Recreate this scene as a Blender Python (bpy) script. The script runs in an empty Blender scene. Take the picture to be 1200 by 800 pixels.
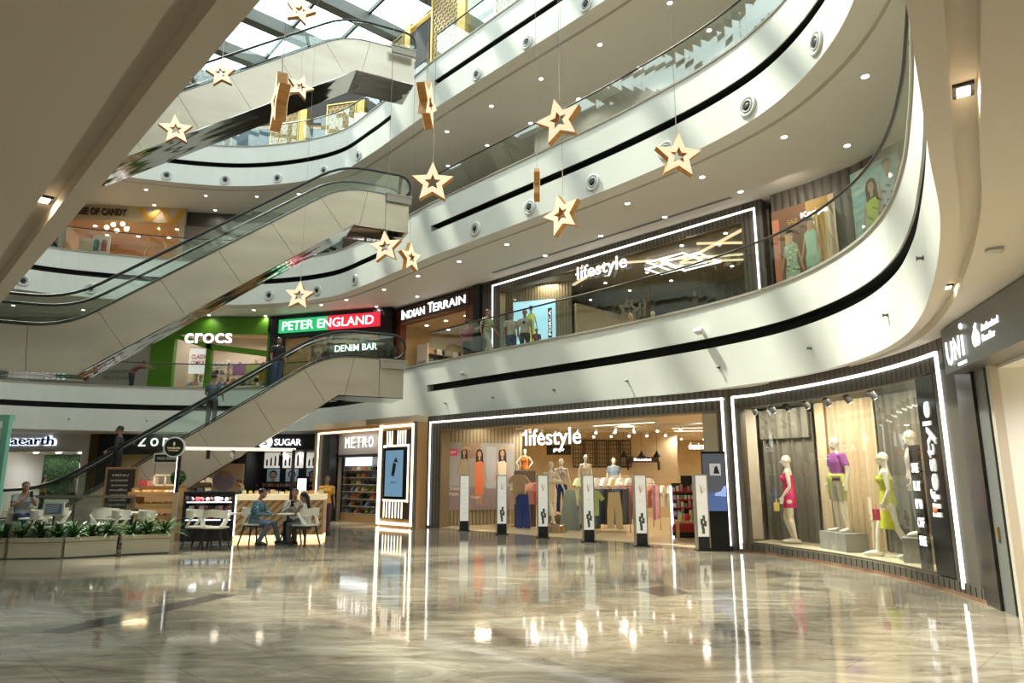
import bpy, math, random
from math import sin, cos, pi, atan2, sqrt, radians, hypot
from mathutils import Vector, Matrix
from mathutils.geometry import tessellate_polygon

# ------------------------------------------------------------------ camera, sky, sun, exposure
scene = bpy.context.scene
COL = scene.collection
cam_d = bpy.data.cameras.new('camera')
cam_d.sensor_width = 36.0
cam_d.lens = 24.0
cam_d.clip_end = 300
cam = bpy.data.objects.new('camera', cam_d)
cam.location = (0, 0, 1.6)
cam.rotation_euler = (radians(90) + math.atan(158 / 800), 0, 0)
COL.objects.link(cam)
scene.camera = cam

world = bpy.data.worlds.new('sky')
scene.world = world
world.use_nodes = True
bg = world.node_tree.nodes['Background']
bg.inputs['Color'].default_value = (0.95, 0.98, 0.985, 1)
bg.inputs['Strength'].default_value = 4.6

sun_d = bpy.data.lights.new('sun', 'SUN')
sun_d.energy = 10.0
sun_d.angle = radians(2.5)
sun_d.color = (1.0, 0.90, 0.74)
sun = bpy.data.objects.new('sun', sun_d)
sun.rotation_euler = Vector((-0.42, 0.26, 0.87)).to_track_quat('Z', 'Y').to_euler()
sun.location = (-10, 20, 40)
COL.objects.link(sun)

scene.view_settings.view_transform = 'Standard'
scene.view_settings.look = 'None'
scene.view_settings.gamma = 1.0
scene.view_settings.use_curve_mapping = False
scene.view_settings.exposure = 0.06
scene.cycles.use_denoising = True
scene.cycles.max_bounces = 14
scene.cycles.diffuse_bounces = 6
scene.cycles.glossy_bounces = 4
scene.cycles.transparent_max_bounces = 24
scene.cycles.caustics_reflective = False
scene.cycles.caustics_refractive = False
scene.cycles.sample_clamp_indirect = 6.0
scene.cycles.use_light_tree = True


def area_light(name, loc, size, power, color=(1, .93, .82), size_y=None, target=None, portal=False):
    if size >= 1.2 and not portal and target is None:
        # a shop ceiling: rows of small round lamps instead of one sheet
        sy = size_y or size
        ny = 2 if sy > .5 else 1
        nx = 3 if size > 2.8 else 2
        for i in range(nx):
            for j in range(ny):
                d = bpy.data.lights.new(name, 'SPOT')
                d.energy = power / (nx * ny) * 2.0
                d.color = color
                d.spot_size = radians(165)
                d.spot_blend = .6
                d.shadow_soft_size = .09
                o = bpy.data.objects.new(name, d)
                o.location = (loc[0] + size * ((i + .5) / nx - .5), loc[1] + sy * ((j + .5) / ny - .5), loc[2])
                COL.objects.link(o)
        return o
    d = bpy.data.lights.new(name, 'AREA')
    d.shape = 'RECTANGLE'
    d.size = size
    d.size_y = size_y or size
    d.energy = power
    d.color = color
    if portal:
        d.cycles.is_portal = True
    o = bpy.data.objects.new(name, d)
    o.location = loc
    if target is not None:
        v = Vector(target) - Vector(loc)
        o.rotation_euler = v.to_track_quat('-Z', 'Y').to_euler()
    COL.objects.link(o)
    return o


# ------------------------------------------------------------------ materials
MATS = {}


def mat(name, col=(.8, .8, .8), rough=.5, metal=0.0, emit=0.0, ecol=None, spec=.5, alpha=None, coat=0.0):
    if name in MATS:
        return MATS[name]
    m = bpy.data.materials.new(name)
    m.use_nodes = True
    b = m.node_tree.nodes['Principled BSDF']
    b.inputs['Base Color'].default_value = (*col, 1)
    b.inputs['Roughness'].default_value = rough
    b.inputs['Metallic'].default_value = metal
    b.inputs['Specular IOR Level'].default_value = spec
    b.inputs['Coat Weight'].default_value = coat
    b.inputs['Coat Roughness'].default_value = .05
    if emit:
        b.inputs['Emission Color'].default_value = (*(ecol or col), 1)
        b.inputs['Emission Strength'].default_value = emit
    MATS[name] = m
    return m


def nodes_of(m):
    nt = m.node_tree
    return nt, nt.nodes, nt.links, nt.nodes['Principled BSDF']


def ramp(nt, fac, stops):
    r = nt.nodes.new('ShaderNodeValToRGB')
    e = r.color_ramp.elements
    e[0].position, e[0].color = stops[0][0], (*stops[0][1], 1)
    e[1].position, e[1].color = stops[1][0], (*stops[1][1], 1)
    for p, c in stops[2:]:
        x = e.new(p)
        x.color = (*c, 1)
    nt.links.new(fac, r.inputs[0])
    return r.outputs[0]


def coords(nt, kind='Object', scale=(1, 1, 1), rot=(0, 0, 0)):
    tc = nt.nodes.new('ShaderNodeTexCoord')
    mp = nt.nodes.new('ShaderNodeMapping')
    mp.inputs['Scale'].default_value = scale
    mp.inputs['Rotation'].default_value = rot
    nt.links.new(tc.outputs[kind], mp.inputs[0])
    return mp.outputs[0]


def glass_mat(name, tint, k=1.0, base=0.0):
    m = bpy.data.materials.new(name)
    m.use_nodes = True
    nt = m.node_tree
    nt.nodes.clear()
    out = nt.nodes.new('ShaderNodeOutputMaterial')
    mix = nt.nodes.new('ShaderNodeMixShader')
    tr = nt.nodes.new('ShaderNodeBsdfTransparent')
    tr.inputs[0].default_value = (*tint, 1)
    gl = nt.nodes.new('ShaderNodeBsdfGlossy')
    gl.inputs['Roughness'].default_value = 0.0
    gl.inputs[0].default_value = (.95, 1, .98, 1)
    fr = nt.nodes.new('ShaderNodeFresnel')
    ge = nt.nodes.new('ShaderNodeNewGeometry')
    io = nt.nodes.new('ShaderNodeMath')
    io.operation = 'MULTIPLY_ADD'
    io.inputs[1].default_value = 1 / 1.5 - 1.5
    io.inputs[2].default_value = 1.5
    nt.links.new(ge.outputs['Backfacing'], io.inputs[0])
    nt.links.new(io.outputs[0], fr.inputs[0])
    mu = nt.nodes.new('ShaderNodeMath')
    mu.operation = 'MULTIPLY_ADD'
    mu.use_clamp = True
    mu.inputs[1].default_value = k
    mu.inputs[2].default_value = base
    nt.links.new(fr.outputs[0], mu.inputs[0])
    nt.links.new(mu.outputs[0], mix.inputs[0])
    nt.links.new(tr.outputs[0], mix.inputs[1])
    nt.links.new(gl.outputs[0], mix.inputs[2])
    nt.links.new(mix.outputs[0], out.inputs[0])
    MATS[name] = m
    return m


GLASS = glass_mat('clear_glass', (.94, .98, .965), 1.0, .01)
SHOPGLASS = glass_mat('shop_glass', (.98, .99, .99), 1.0, 0)
SKYGLASS = glass_mat('skylight_glass', (.90, .97, .97), .5, 0)

WHITE = mat('white_paint', (.80, .79, .73), .55)
n_, nn, ll, bb = nodes_of(WHITE)
nz = nn.new('ShaderNodeTexNoise')
nz.inputs['Scale'].default_value = .7
ll.new(coords(n_), nz.inputs['Vector'])
ll.new(ramp(n_, nz.outputs['Fac'], [(.3, (.78, .775, .715)), (.7, (.83, .82, .76))]), bb.inputs['Base Color'])
SOFFIT = mat('soffit_paint', (.80, .75, .675), .6)
WALLP = mat('plain_wall', (.7, .67, .6), .6)
BLACK = mat('matt_black', (.012, .012, .012), .55)
BLACKG = mat('gloss_black', (.015, .015, .016), .12)
STEEL = mat('steel', (.55, .55, .54), .25, 1.0)
DSTEEL = mat('dark_steel', (.16, .15, .14), .3, 1.0)
COPING = mat('coping_stone', (.42, .385, .33), .35)
RAIL = mat('dark_handrail', (.07, .055, .045), .3, .6)
RUBBER = mat('black_rubber', (.01, .01, .01), .45)
LEDW = mat('led_white', (1, 1, 1), .5, 0, 2.4, (1, .98, .95))
LEDWARM = mat('led_warm', (1, 1, 1), .5, 0, 2.6, (1, .84, .6))
LETTER = mat('lit_letters', (1, 1, 1), .5, 0, 1.5, (1, 1, 1))
LAMP = mat('lamp_white', (1, 1, 1), .5, 0, 9.0, (1, .95, .88))
CREAM = mat('cream', (.72, .63, .48), .5)
CREAML = mat('light_cream', (.85, .8, .7), .5)
GOLD = mat('gold_metal', (.75, .52, .18), .3, .85)
SKIN = mat('brown_skin', (.33, .17, .10), .5)
SKINL = mat('light_skin', (.62, .38, .27), .5)
HAIR = mat('black_hair', (.012, .010, .009), .4)
PLASTERMAN = mat('mannequin_cream', (.86, .80, .68), .3)
CONC = mat('grey_plinth', (.30, .29, .26), .6)


def flat(name, c, r=.6):
    return mat(name, c, r)


# brushed champagne cladding of the escalators
CLAD = mat('escalator_cladding', (.56, .49, .40), .30, .5)
n_, nn, ll, bb = nodes_of(CLAD)
nz = nn.new('ShaderNodeTexNoise')
nz.inputs['Scale'].default_value = .5
ll.new(coords(n_, 'Object', (1, 1, 3)), nz.inputs['Vector'])
ll.new(ramp(n_, nz.outputs['Fac'], [(.3, (.52, .45, .36)), (.7, (.62, .55, .45))]), bb.inputs['Base Color'])
MIRROR = mat('polished_underside', (.45, .42, .38), .07, 1.0)
n_, nn, ll, bb = nodes_of(MIRROR)
nz = nn.new('ShaderNodeTexNoise')
nz.inputs['Scale'].default_value = .8
nz.inputs['Detail'].default_value = 1
ll.new(coords(n_, 'Object', (.5, 2.0, .5)), nz.inputs['Vector'])
bp = nn.new('ShaderNodeBump')
bp.inputs['Strength'].default_value = .10
bp.inputs['Distance'].default_value = .3
ll.new(nz.outputs['Fac'], bp.inputs['Height'])
ll.new(bp.outputs[0], bb.inputs['Normal'])

# polished marble floor
MARBLE = mat('polished_marble', (.5, .45, .36), .065, spec=.55)
n_, nn, ll, bb = nodes_of(MARBLE)
co = coords(n_, 'Object', (1, 1, 1), (0, 0, radians(25)))
mp2 = coords(n_, 'Object', (.35, 1.25, 1), (0, 0, radians(20)))
w = nn.new('ShaderNodeTexNoise')
w.inputs['Scale'].default_value = 2.4
w.inputs['Detail'].default_value = 9
w.inputs['Roughness'].default_value = .68
w.inputs['Distortion'].default_value = 1.6
ll.new(mp2, w.inputs['Vector'])
c1 = ramp(n_, w.outputs['Fac'], [(.32, (.14, .108, .078)), (.44, (.22, .182, .138)), (.55, (.29, .248, .195)), (.70, (.42, .37, .30))])
v = nn.new('ShaderNodeTexNoise')
v.inputs['Scale'].default_value = .8
v.inputs['Detail'].default_value = 7
v.inputs['Distortion'].default_value = 2.6
ll.new(mp2, v.inputs['Vector'])
c2 = ramp(n_, v.outputs['Fac'], [(.47, (1, 1, 1)), (.5, (1.35, 1.3, 1.2)), (.53, (1, 1, 1))])
mx = nn.new('ShaderNodeMixRGB')
mx.blend_type = 'MULTIPLY'
mx.inputs[0].default_value = .55
ll.new(c1, mx.inputs[1])
ll.new(c2, mx.inputs[2])
bk = nn.new('ShaderNodeTexBrick')
bk.inputs['Scale'].default_value = 1
bk.inputs['Brick Width'].default_value = 1.6
bk.inputs['Row Height'].default_value = .8
bk.inputs['Mortar Size'].default_value = .004
bk.inputs['Color1'].default_value = (1, 1, 1, 1)
bk.inputs['Color2'].default_value = (.86, .85, .83, 1)
bk.inputs['Mortar'].default_value = (.55, .5, .45, 1)
ll.new(coords(n_, 'Object', (1, 1, 1), (0, 0, radians(45))), bk.inputs['Vector'])
mx2 = nn.new('ShaderNodeMixRGB')
mx2.blend_type = 'MULTIPLY'
mx2.inputs[0].default_value = .8
ll.new(mx.outputs[0], mx2.inputs[1])
ll.new(bk.outputs[0], mx2.inputs[2])
ll.new(mx2.outputs[0], bb.inputs['Base Color'])
wv = nn.new('ShaderNodeTexNoise')
wv.inputs['Scale'].default_value = 3.2
wv.inputs['Detail'].default_value = 3
ll.new(co, wv.inputs['Vector'])
bp = nn.new('ShaderNodeBump')
bp.inputs['Strength'].default_value = .05
bp.inputs['Distance'].default_value = .02
ll.new(wv.outputs['Fac'], bp.inputs['Height'])
ll.new(bp.outputs[0], bb.inputs['Normal'])


def slat_mat(name, c0, c1, scale, rot=(0, 0, 0), rough=.45):
    """vertical boards: colour steps and grooves repeat along local x"""
    m = mat(name, c0, rough)
    nt, nn, ll, bb = nodes_of(m)
    wv = nn.new('ShaderNodeTexWave')
    wv.bands_direction = 'X'
    wv.inputs['Scale'].default_value = scale
    wv.inputs['Distortion'].default_value = 0
    ll.new(coords(nt, 'Object', (1, 1, 1), rot), wv.inputs['Vector'])
    ll.new(ramp(nt, wv.outputs['Fac'], [(.0, tuple(x * .35 for x in c0)), (.12, c0), (1.0, c1)]), bb.inputs['Base Color'])
    bp = nn.new('ShaderNodeBump')
    bp.inputs['Strength'].default_value = .6
    bp.inputs['Distance'].default_value = .02
    ll.new(wv.outputs['Fac'], bp.inputs['Height'])
    ll.new(bp.outputs[0], bb.inputs['Normal'])
    return m


DARKSLAT = slat_mat('grey_brown_boards', (.10, .088, .070), (.135, .12, .098), 2.2)
SLATG = slat_mat('olive_boards', (.25, .205, .13), (.32, .265, .17), 2.6)
REDWOOD = mat('red_brown_wood', (.20, .055, .025), .4)
OAK = mat('oak', (.50, .30, .13), .45)
WALNUT = mat('walnut', (.09, .05, .03), .4)


def noise_mat(name, c0, c1, scale=4, rough=.5, detail=4, stretch=(1, 1, 1)):
    m = mat(name, c0, rough)
    nt, nn, ll, bb = nodes_of(m)
    z = nn.new('ShaderNodeTexNoise')
    z.inputs['Scale'].default_value = scale
    z.inputs['Detail'].default_value = detail
    ll.new(coords(nt, 'Object', stretch), z.inputs['Vector'])
    ll.new(ramp(nt, z.outputs['Fac'], [(.35, c0), (.65, c1)]), bb.inputs['Base Color'])
    return m


BMARBLE = noise_mat('black_marble', (.012, .010, .009), (.045, .034, .026), 3, .2)
STARWOOD = noise_mat('star_wood', (.56, .25, .06), (.66, .33, .09), 3, .5, 3, (1, 1, 12))
STARFACE = mat('star_face', (.93, .82, .62), .5, 0, .62, (1, .80, .52))
LEAF = noise_mat('green_leaf', (.025, .07, .015), (.07, .17, .03), 6, .4)
TERR = noise_mat('terrazzo', (.42, .34, .22), (.56, .47, .33), 24, .5)


def plaid_mat(name, a, b, scale=14):
    m = mat(name, a, .8)
    nt, nn, ll, bb = nodes_of(m)
    ck = nn.new('ShaderNodeTexChecker')
    ck.inputs['Scale'].default_value = scale
    ck.inputs['Color1'].default_value = (*a, 1)
    ck.inputs['Color2'].default_value = (*b, 1)
    ll.new(coords(nt), ck.inputs['Vector'])
    ll.new(ck.outputs[0], bb.inputs['Base Color'])
    return m


# ------------------------------------------------------------------ mesh builder
def world_of(o):
    M = o.matrix_basis.copy()
    while o.parent:
        o = o.parent
        M = o.matrix_basis @ M
    return M


def offset_path(path, off, closed=False):
    """shift a 2D polyline to the left of its direction of travel (away from the void)"""
    n = len(path)
    out = []
    for i, p in enumerate(path):
        ds = []
        if i > 0 or closed:
            q = path[i - 1]
            d = Vector((p[0] - q[0], p[1] - q[1]))
            if d.length > 1e-6:
                ds.append(d.normalized())
        if i < n - 1 or closed:
            q = path[(i + 1) % n]
            d = Vector((q[0] - p[0], q[1] - p[1]))
            if d.length > 1e-6:
                ds.append(d.normalized())
        nrm = [Vector((-d.y, d.x)) for d in ds]
        if len(nrm) == 2:
            m = nrm[0] + nrm[1]
            if m.length < 1e-3:
                m = nrm[0]
            m.normalize()
            k = 1 / max(.5, m.dot(nrm[0]))
            out.append((p[0] + m.x * off * k, p[1] + m.y * off * k))
        else:
            out.append((p[0] + nrm[0].x * off, p[1] + nrm[0].y * off))
    return out


class MB:
    def __init__(s):
        s.v, s.f, s.m = [], [], []
        s.T = None

    def add(s, vs, fs, mi=0):
        b = len(s.v)
        for p in vs:
            p = Vector(p)
            if s.T:
                p = s.T @ p
            s.v.append(tuple(p))
        for f in fs:
            s.f.append(tuple(b + i for i in f))
            s.m.append(mi)
        return s

    def box(s, x0, x1, y0, y1, z0, z1, mi=0):
        vs = [(x0, y0, z0), (x1, y0, z0), (x1, y1, z0), (x0, y1, z0), (x0, y0, z1), (x1, y0, z1), (x1, y1, z1), (x0, y1, z1)]
        fs = [(0, 3, 2, 1), (4, 5, 6, 7), (0, 1, 5, 4), (1, 2, 6, 5), (2, 3, 7, 6), (3, 0, 4, 7)]
        return s.add(vs, fs, mi)

    def prism(s, poly, y0, y1, mi=0, cap=True):
        """polygon in local xz, extruded along y"""
        n = len(poly)
        vs = [(x, y0, z) for x, z in poly] + [(x, y1, z) for x, z in poly]
        fs = [(i, (i + 1) % n, n + (i + 1) % n, n + i) for i in range(n)]
        if cap:
            tri = tessellate_polygon([[Vector((x, z, 0)) for x, z in poly]])
            fs += [tuple(t) for t in tri] + [tuple(n + i for i in reversed(t)) for t in tri]
        return s.add(vs, fs, mi)

    def plate(s, poly, z0, z1, mi=0):
        """polygon in xy, extruded along z"""
        n = len(poly)
        vs = [(x, y, z0) for x, y in poly] + [(x, y, z1) for x, y in poly]
        fs = [(i, (i + 1) % n, n + (i + 1) % n, n + i) for i in range(n)]
        tri = tessellate_polygon([[Vector((x, y, 0)) for x, y in poly]])
        fs += [tuple(reversed(t)) for t in tri] + [tuple(n + i for i in t) for t in tri]
        return s.add(vs, fs, mi)

    def tube(s, pts, r, n=8, mi=0, hint=None, round_ends=False, closed=False):
        pts = [Vector(p) for p in pts]
        rs = r if isinstance(r, list) else [r] * len(pts)
        rs = [x if isinstance(x, (list, tuple)) else (x, x) for x in rs]
        if round_ends:
            t0 = (pts[0] - pts[1]).normalized()
            t1 = (pts[-1] - pts[-2]).normalized()
            a, b = rs[0], rs[-1]
            ra, rb = min(a), min(b)
            pts = [pts[0] + t0 * ra * .95, pts[0] + t0 * ra * .7] + pts + [pts[-1] + t1 * rb * .7, pts[-1] + t1 * rb * .95]
            rs = [(a[0] * .3, a[1] * .3), (a[0] * .72, a[1] * .72)] + list(rs) + [(b[0] * .72, b[1] * .72), (b[0] * .3, b[1] * .3)]
        k = len(pts)
        vs, fs = [], []
        prev = None
        for i, p in enumerate(pts):
            if closed:
                t = (pts[(i + 1) % k] - pts[i - 1]).normalized()
            else:
                t = (pts[min(k - 1, i + 1)] - pts[max(0, i - 1)]).normalized()
            if hint is not None:
                a = Vector(hint)
            elif prev is not None:
                a = prev
            else:
                a = Vector((0, 0, 1)) if abs(t.z) < .9 else Vector((1, 0, 0))
            a = a - t * a.dot(t)
            if a.length < 1e-4:
                a = t.orthogonal()
            a.normalize()
            prev = a
            b = t.cross(a)
            for j in range(n):
                q = 2 * pi * j / n
                vs.append(p + a * cos(q) * rs[i][0] + b * sin(q) * rs[i][1])
        for i in range(k if closed else k - 1):
            for j in range(n):
                i2 = (i + 1) % k
                fs.append((i * n + j, i * n + (j + 1) % n, i2 * n + (j + 1) % n, i2 * n + j))
        if not closed:
            fs.append(tuple(reversed(range(n))))
            fs.append(tuple((k - 1) * n + j for j in range(n)))
        return s.add(vs, fs, mi)

    def lathe(s, prof, n=20, c=(0, 0, 0), mi=0, axis='z'):
        vs, fs = [], []
        for r, z in prof:
            for j in range(n):
                q = 2 * pi * j / n
                if axis == 'z':
                    vs.append((c[0] + r * cos(q), c[1] + r * sin(q), c[2] + z))
                else:
                    vs.append((c[0] + r * cos(q), c[1] + z, c[2] - r * sin(q)))
        k = len(prof)
        for i in range(k - 1):
            for j in range(n):
                fs.append((i * n + j, i * n + (j + 1) % n, (i + 1) * n + (j + 1) % n, (i + 1) * n + j))
        fs.append(tuple(reversed(range(n))))
        fs.append(tuple((k - 1) * n + j for j in range(n)))
        return s.add(vs, fs, mi)

    def ball(s, c, r, n=10, mi=0):
        r = r if isinstance(r, (list, tuple)) else (r, r, r)
        vs = [(c[0], c[1], c[2] - r[2])]
        m = max(4, n // 2)
        for i in range(1, m):
            a = -pi / 2 + pi * i / m
            for j in range(n):
                q = 2 * pi * j / n
                vs.append((c[0] + r[0] * cos(a) * cos(q), c[1] + r[1] * cos(a) * sin(q), c[2] + r[2] * sin(a)))
        vs.append((c[0], c[1], c[2] + r[2]))
        fs = [(0, 1 + (j + 1) % n, 1 + j) for j in range(n)]
        for i in range(m - 2):
            for j in range(n):
                a = 1 + i * n
                fs.append((a + j, a + (j + 1) % n, a + n + (j + 1) % n, a + n + j))
        a = 1 + (m - 2) * n
        e = len(vs) - 1
        fs += [(a + j, a + (j + 1) % n, e) for j in range(n)]
        return s.add(vs, fs, mi)

    def sweep(s, path, prof, closed_prof=True, mi=0, closed=False, mis=None):
        rings = [offset_path(path, o, closed) for o, z in prof]
        n = len(prof)
        vs, fs = [], []
        for i in range(len(path)):
            for k in range(n):
                vs.append((rings[k][i][0], rings[k][i][1], prof[k][1]))
        L = len(path)
        ms = []
        for i in range(L if closed else L - 1):
            i2 = (i + 1) % L
            for k in range(n if closed_prof else n - 1):
                k2 = (k + 1) % n
                fs.append((i * n + k, i2 * n + k, i2 * n + k2, i * n + k2))
                ms.append(mis[k] if mis else mi)
        if closed_prof and not closed:
            fs.append(tuple(range(n)))
            ms.append(mi)
            fs.append(tuple((L - 1) * n + k for k in reversed(range(n))))
            ms.append(mi)
        b = len(s.f)
        s.add(vs, fs, mi)
        s.m[b:] = ms
        return s

    def build(s, name, mats, parent=None, world=False, smooth=False, label=None):
        me = bpy.data.meshes.new(name)
        vs = s.v
        if parent is not None and world:
            Mi = world_of(parent).inverted()
            vs = [tuple(Mi @ Vector(p)) for p in vs]
        me.from_pydata(vs, [], s.f)
        if not isinstance(mats, (list, tuple)):
            mats = [mats]
        for m in mats:
            me.materials.append(m)
        me.polygons.foreach_set('material_index', s.m)
        if smooth:
            me.polygons.foreach_set('use_smooth', [True] * len(s.f))
        me.update()
        o = bpy.data.objects.new(name, me)
        COL.objects.link(o)
        if parent is not None:
            o.parent = parent
        if label:
            o['label'] = label
        return o


def tag(o, label=None, cat=None, group=None, kind=None):
    if label:
        o['label'] = label
    if cat:
        o['category'] = cat
    if group:
        o['group'] = group
    if kind:
        o['kind'] = kind
    return o


def thing(name, label, cat, loc=(0, 0, 0), rotz=0.0, group=None, kind=None):
    o = bpy.data.objects.new(name, None)
    COL.objects.link(o)
    o.location = loc
    o.rotation_euler = (0, 0, rotz)
    return tag(o, label, cat, group, kind)


def struct(o):
    o['kind'] = 'structure'
    return o


def copy_tree(o, parent=None):
    c = o.copy()
    COL.objects.link(c)
    c.parent = parent
    for ch in [x for x in bpy.data.objects if x.parent == o]:
        copy_tree(ch, c)
    return c


FONT_CACHE = {}


def text_polys(txt, bold=0.0):
    key = (txt, bold)
    if key in FONT_CACHE:
        return FONT_CACHE[key]
    cu = bpy.data.curves.new('t', 'FONT')
    cu.body = txt
    cu.size = 1
    cu.offset = bold
    cu.resolution_u = 3
    o = bpy.data.objects.new('t', cu)
    COL.objects.link(o)
    me = bpy.data.meshes.new_from_object(o.evaluated_get(bpy.context.evaluated_depsgraph_get()))
    vs = [(v.co.x, v.co.y) for v in me.vertices]
    fs = [tuple(p.vertices) for p in me.polygons]
    edges = {}
    for f in fs:
        for i in range(len(f)):
            a, b = f[i], f[(i + 1) % len(f)]
            edges[(a, b)] = 1
    border = [(a, b) for (a, b) in edges if (b, a) not in edges]
    bpy.data.objects.remove(o)
    bpy.data.meshes.remove(me)
    bpy.data.curves.remove(cu)
    FONT_CACHE[key] = (vs, fs, border)
    return FONT_CACHE[key]


def add_text(mb, txt, x0, x1, z0, z1, y, depth=.03, mi=0, bold=.02, vertical=False, slant=0.0):
    """letters fill the box x0..x1, z0..z1 on the plane y (facing -y), extruded back by depth"""
    vs, fs, border = text_polys(txt, bold)
    if not vs:
        return
    ax, bx = min(v[0] for v in vs), max(v[0] for v in vs)
    az, bz = min(v[1] for v in vs), max(v[1] for v in vs)
    n = len(vs)
    P = []
    for k in (0, 1):
        for (x, z) in vs:
            u, w = (x - ax) / (bx - ax), (z - az) / (bz - az)
            if vertical:
                X, Z = x1 - w * (x1 - x0), z0 + u * (z1 - z0)
            else:
                X, Z = x0 + u * (x1 - x0), z0 + w * (z1 - z0) + slant * u
            P.append((X, y + k * depth, Z))
    F = [tuple(f) for f in fs] + [tuple(n + i for i in reversed(f)) for f in fs] + [(b, a, n + a, n + b) for a, b in border]
    mb.add(P, F, mi)


def text_part(name, txt, x0, x1, z0, z1, y, m, parent, depth=.03, bold=.02, vertical=False, slant=0.0):
    mb = MB()
    add_text(mb, txt, x0, x1, z0, z1, y, depth, 0, bold, vertical, slant)
    return mb.build(name, m, parent)


# ------------------------------------------------------------------ the edge of the atrium void (same on every storey)
C0 = (-3.05, 23.9)
PK = [C0, (-0.3, 21.0), (2.4, 18.15), (4.0, 16.25), (4.95, 14.9), (5.55, 13.7), (5.85, 12.4), (5.88, 11.0), (5.6, 9.6), (5.05, 8.2),
      (4.45, 7.0), (3.85, 5.9), (3.25, 4.9), (2.6, 3.95), (2.0, 3.05), (1.5, 2.35), (0.9, 1.85), (0.2, 1.7), (-.5, 2.0), (-1.03, 2.5),
      (-3.4, 5.0), (-5.87, 7.6), (-10, 11.9), (-15, 17), (-19, 21), (-21.8, 24), (-22.3, 26.5), (-20.5, 28.7), (-17, 30.2),
      (-13.5, 30.9), (-10.5, 30.5), (-8, 29.4), (-6.2, 27.6), (-4.9, 26.1), C0]


def crom(P, n=6):
    out = []
    for i in range(len(P) - 1):
        p1, p2 = P[i], P[i + 1]
        p0 = P[i - 1] if i > 0 else (2 * p1[0] - p2[0], 2 * p1[1] - p2[1])
        p3 = P[i + 2] if i + 2 < len(P) else (2 * p2[0] - p1[0], 2 * p2[1] - p1[1])
        for k in range(n):
            t = k / n
            out.append(tuple(.5 * ((2 * p1[j]) + (-p0[j] + p2[j]) * t + (2 * p0[j] - 5 * p1[j] + 4 * p2[j] - p3[j]) * t * t
                                   + (-p0[j] + 3 * p1[j] - 3 * p2[j] + p3[j]) * t ** 3) for j in (0, 1)))
    out.append(P[-1])
    return out


EDGE = crom(PK)


def arcs(path):
    S = [0.0]
    for a, b in zip(path, path[1:]):
        S.append(S[-1] + hypot(b[0] - a[0], b[1] - a[1]))
    return S


EDGE_S = arcs(EDGE)


def sub(path, s0, s1):
    S = arcs(path)

    def at(s):
        for i in range(len(S) - 1):
            if s <= S[i + 1] + 1e-9:
                t = (s - S[i]) / max(1e-9, S[i + 1] - S[i])
                return (path[i][0] + (path[i + 1][0] - path[i][0]) * t, path[i][1] + (path[i + 1][1] - path[i][1]) * t)
        return path[-1]
    out = [at(s0)]
    for s, p in zip(S, path):
        if s0 + 1e-4 < s < s1 - 1e-4:
            out.append(p)
    out.append(at(s1))
    return out


def at_s(path, s, off=0.0):
    """point at arc length s shifted by off, and heading angle"""
    S = arcs(path)
    s = min(max(s, 0), S[-1] - 1e-6)
    for i in range(len(S) - 1):
        if s <= S[i + 1]:
            a, b = path[i], path[i + 1]
            t = (s - S[i]) / max(1e-9, S[i + 1] - S[i])
            L = max(1e-9, hypot(b[0] - a[0], b[1] - a[1]))
            d = ((b[0] - a[0]) / L, (b[1] - a[1]) / L)
            return (a[0] + (b[0] - a[0]) * t - d[1] * off, a[1] + (b[1] - a[1]) * t + d[0] * off, atan2(d[1], d[0]))


X0, X1, Y0, Y1 = -46, 26, -14, 46
LEVELS = [(3.55, 5.5), (9.45, 11.5), (15.35, 17.4)]
GLEN = EDGE_S[-1]

# floor
o = MB().box(X0, X1, Y0, Y1, -.3, 0).build('floor', MARBLE)
struct(o)

# outer walls
for nm, b in (('wall_left', (X0 - .3, X0, Y0, Y1)), ('wall_right', (X1, X1 + .3, Y0, Y1)), ('wall_near', (X0, X1, Y0 - .3, Y0)), ('wall_far', (X0, X1, Y1, Y1 + .3))):
    struct(MB().box(*b, 0, 24).build(nm, WALLP))


def ring_plate(z, path, up, m):
    """horizontal sheet from the path out to the building's walls"""
    outer = [(X0, Y0), (X1, Y0), (X1, Y1), (X0, Y1)]
    pts = [Vector((x, y, 0)) for x, y in outer]
    hole = [Vector((x, y, 0)) for x, y in path]
    tri = tessellate_polygon([pts, hole])
    allp = outer + list(path)
    vs = [(x, y, z) for x, y in allp]
    return vs, [tuple(t) for t in tri]


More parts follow.
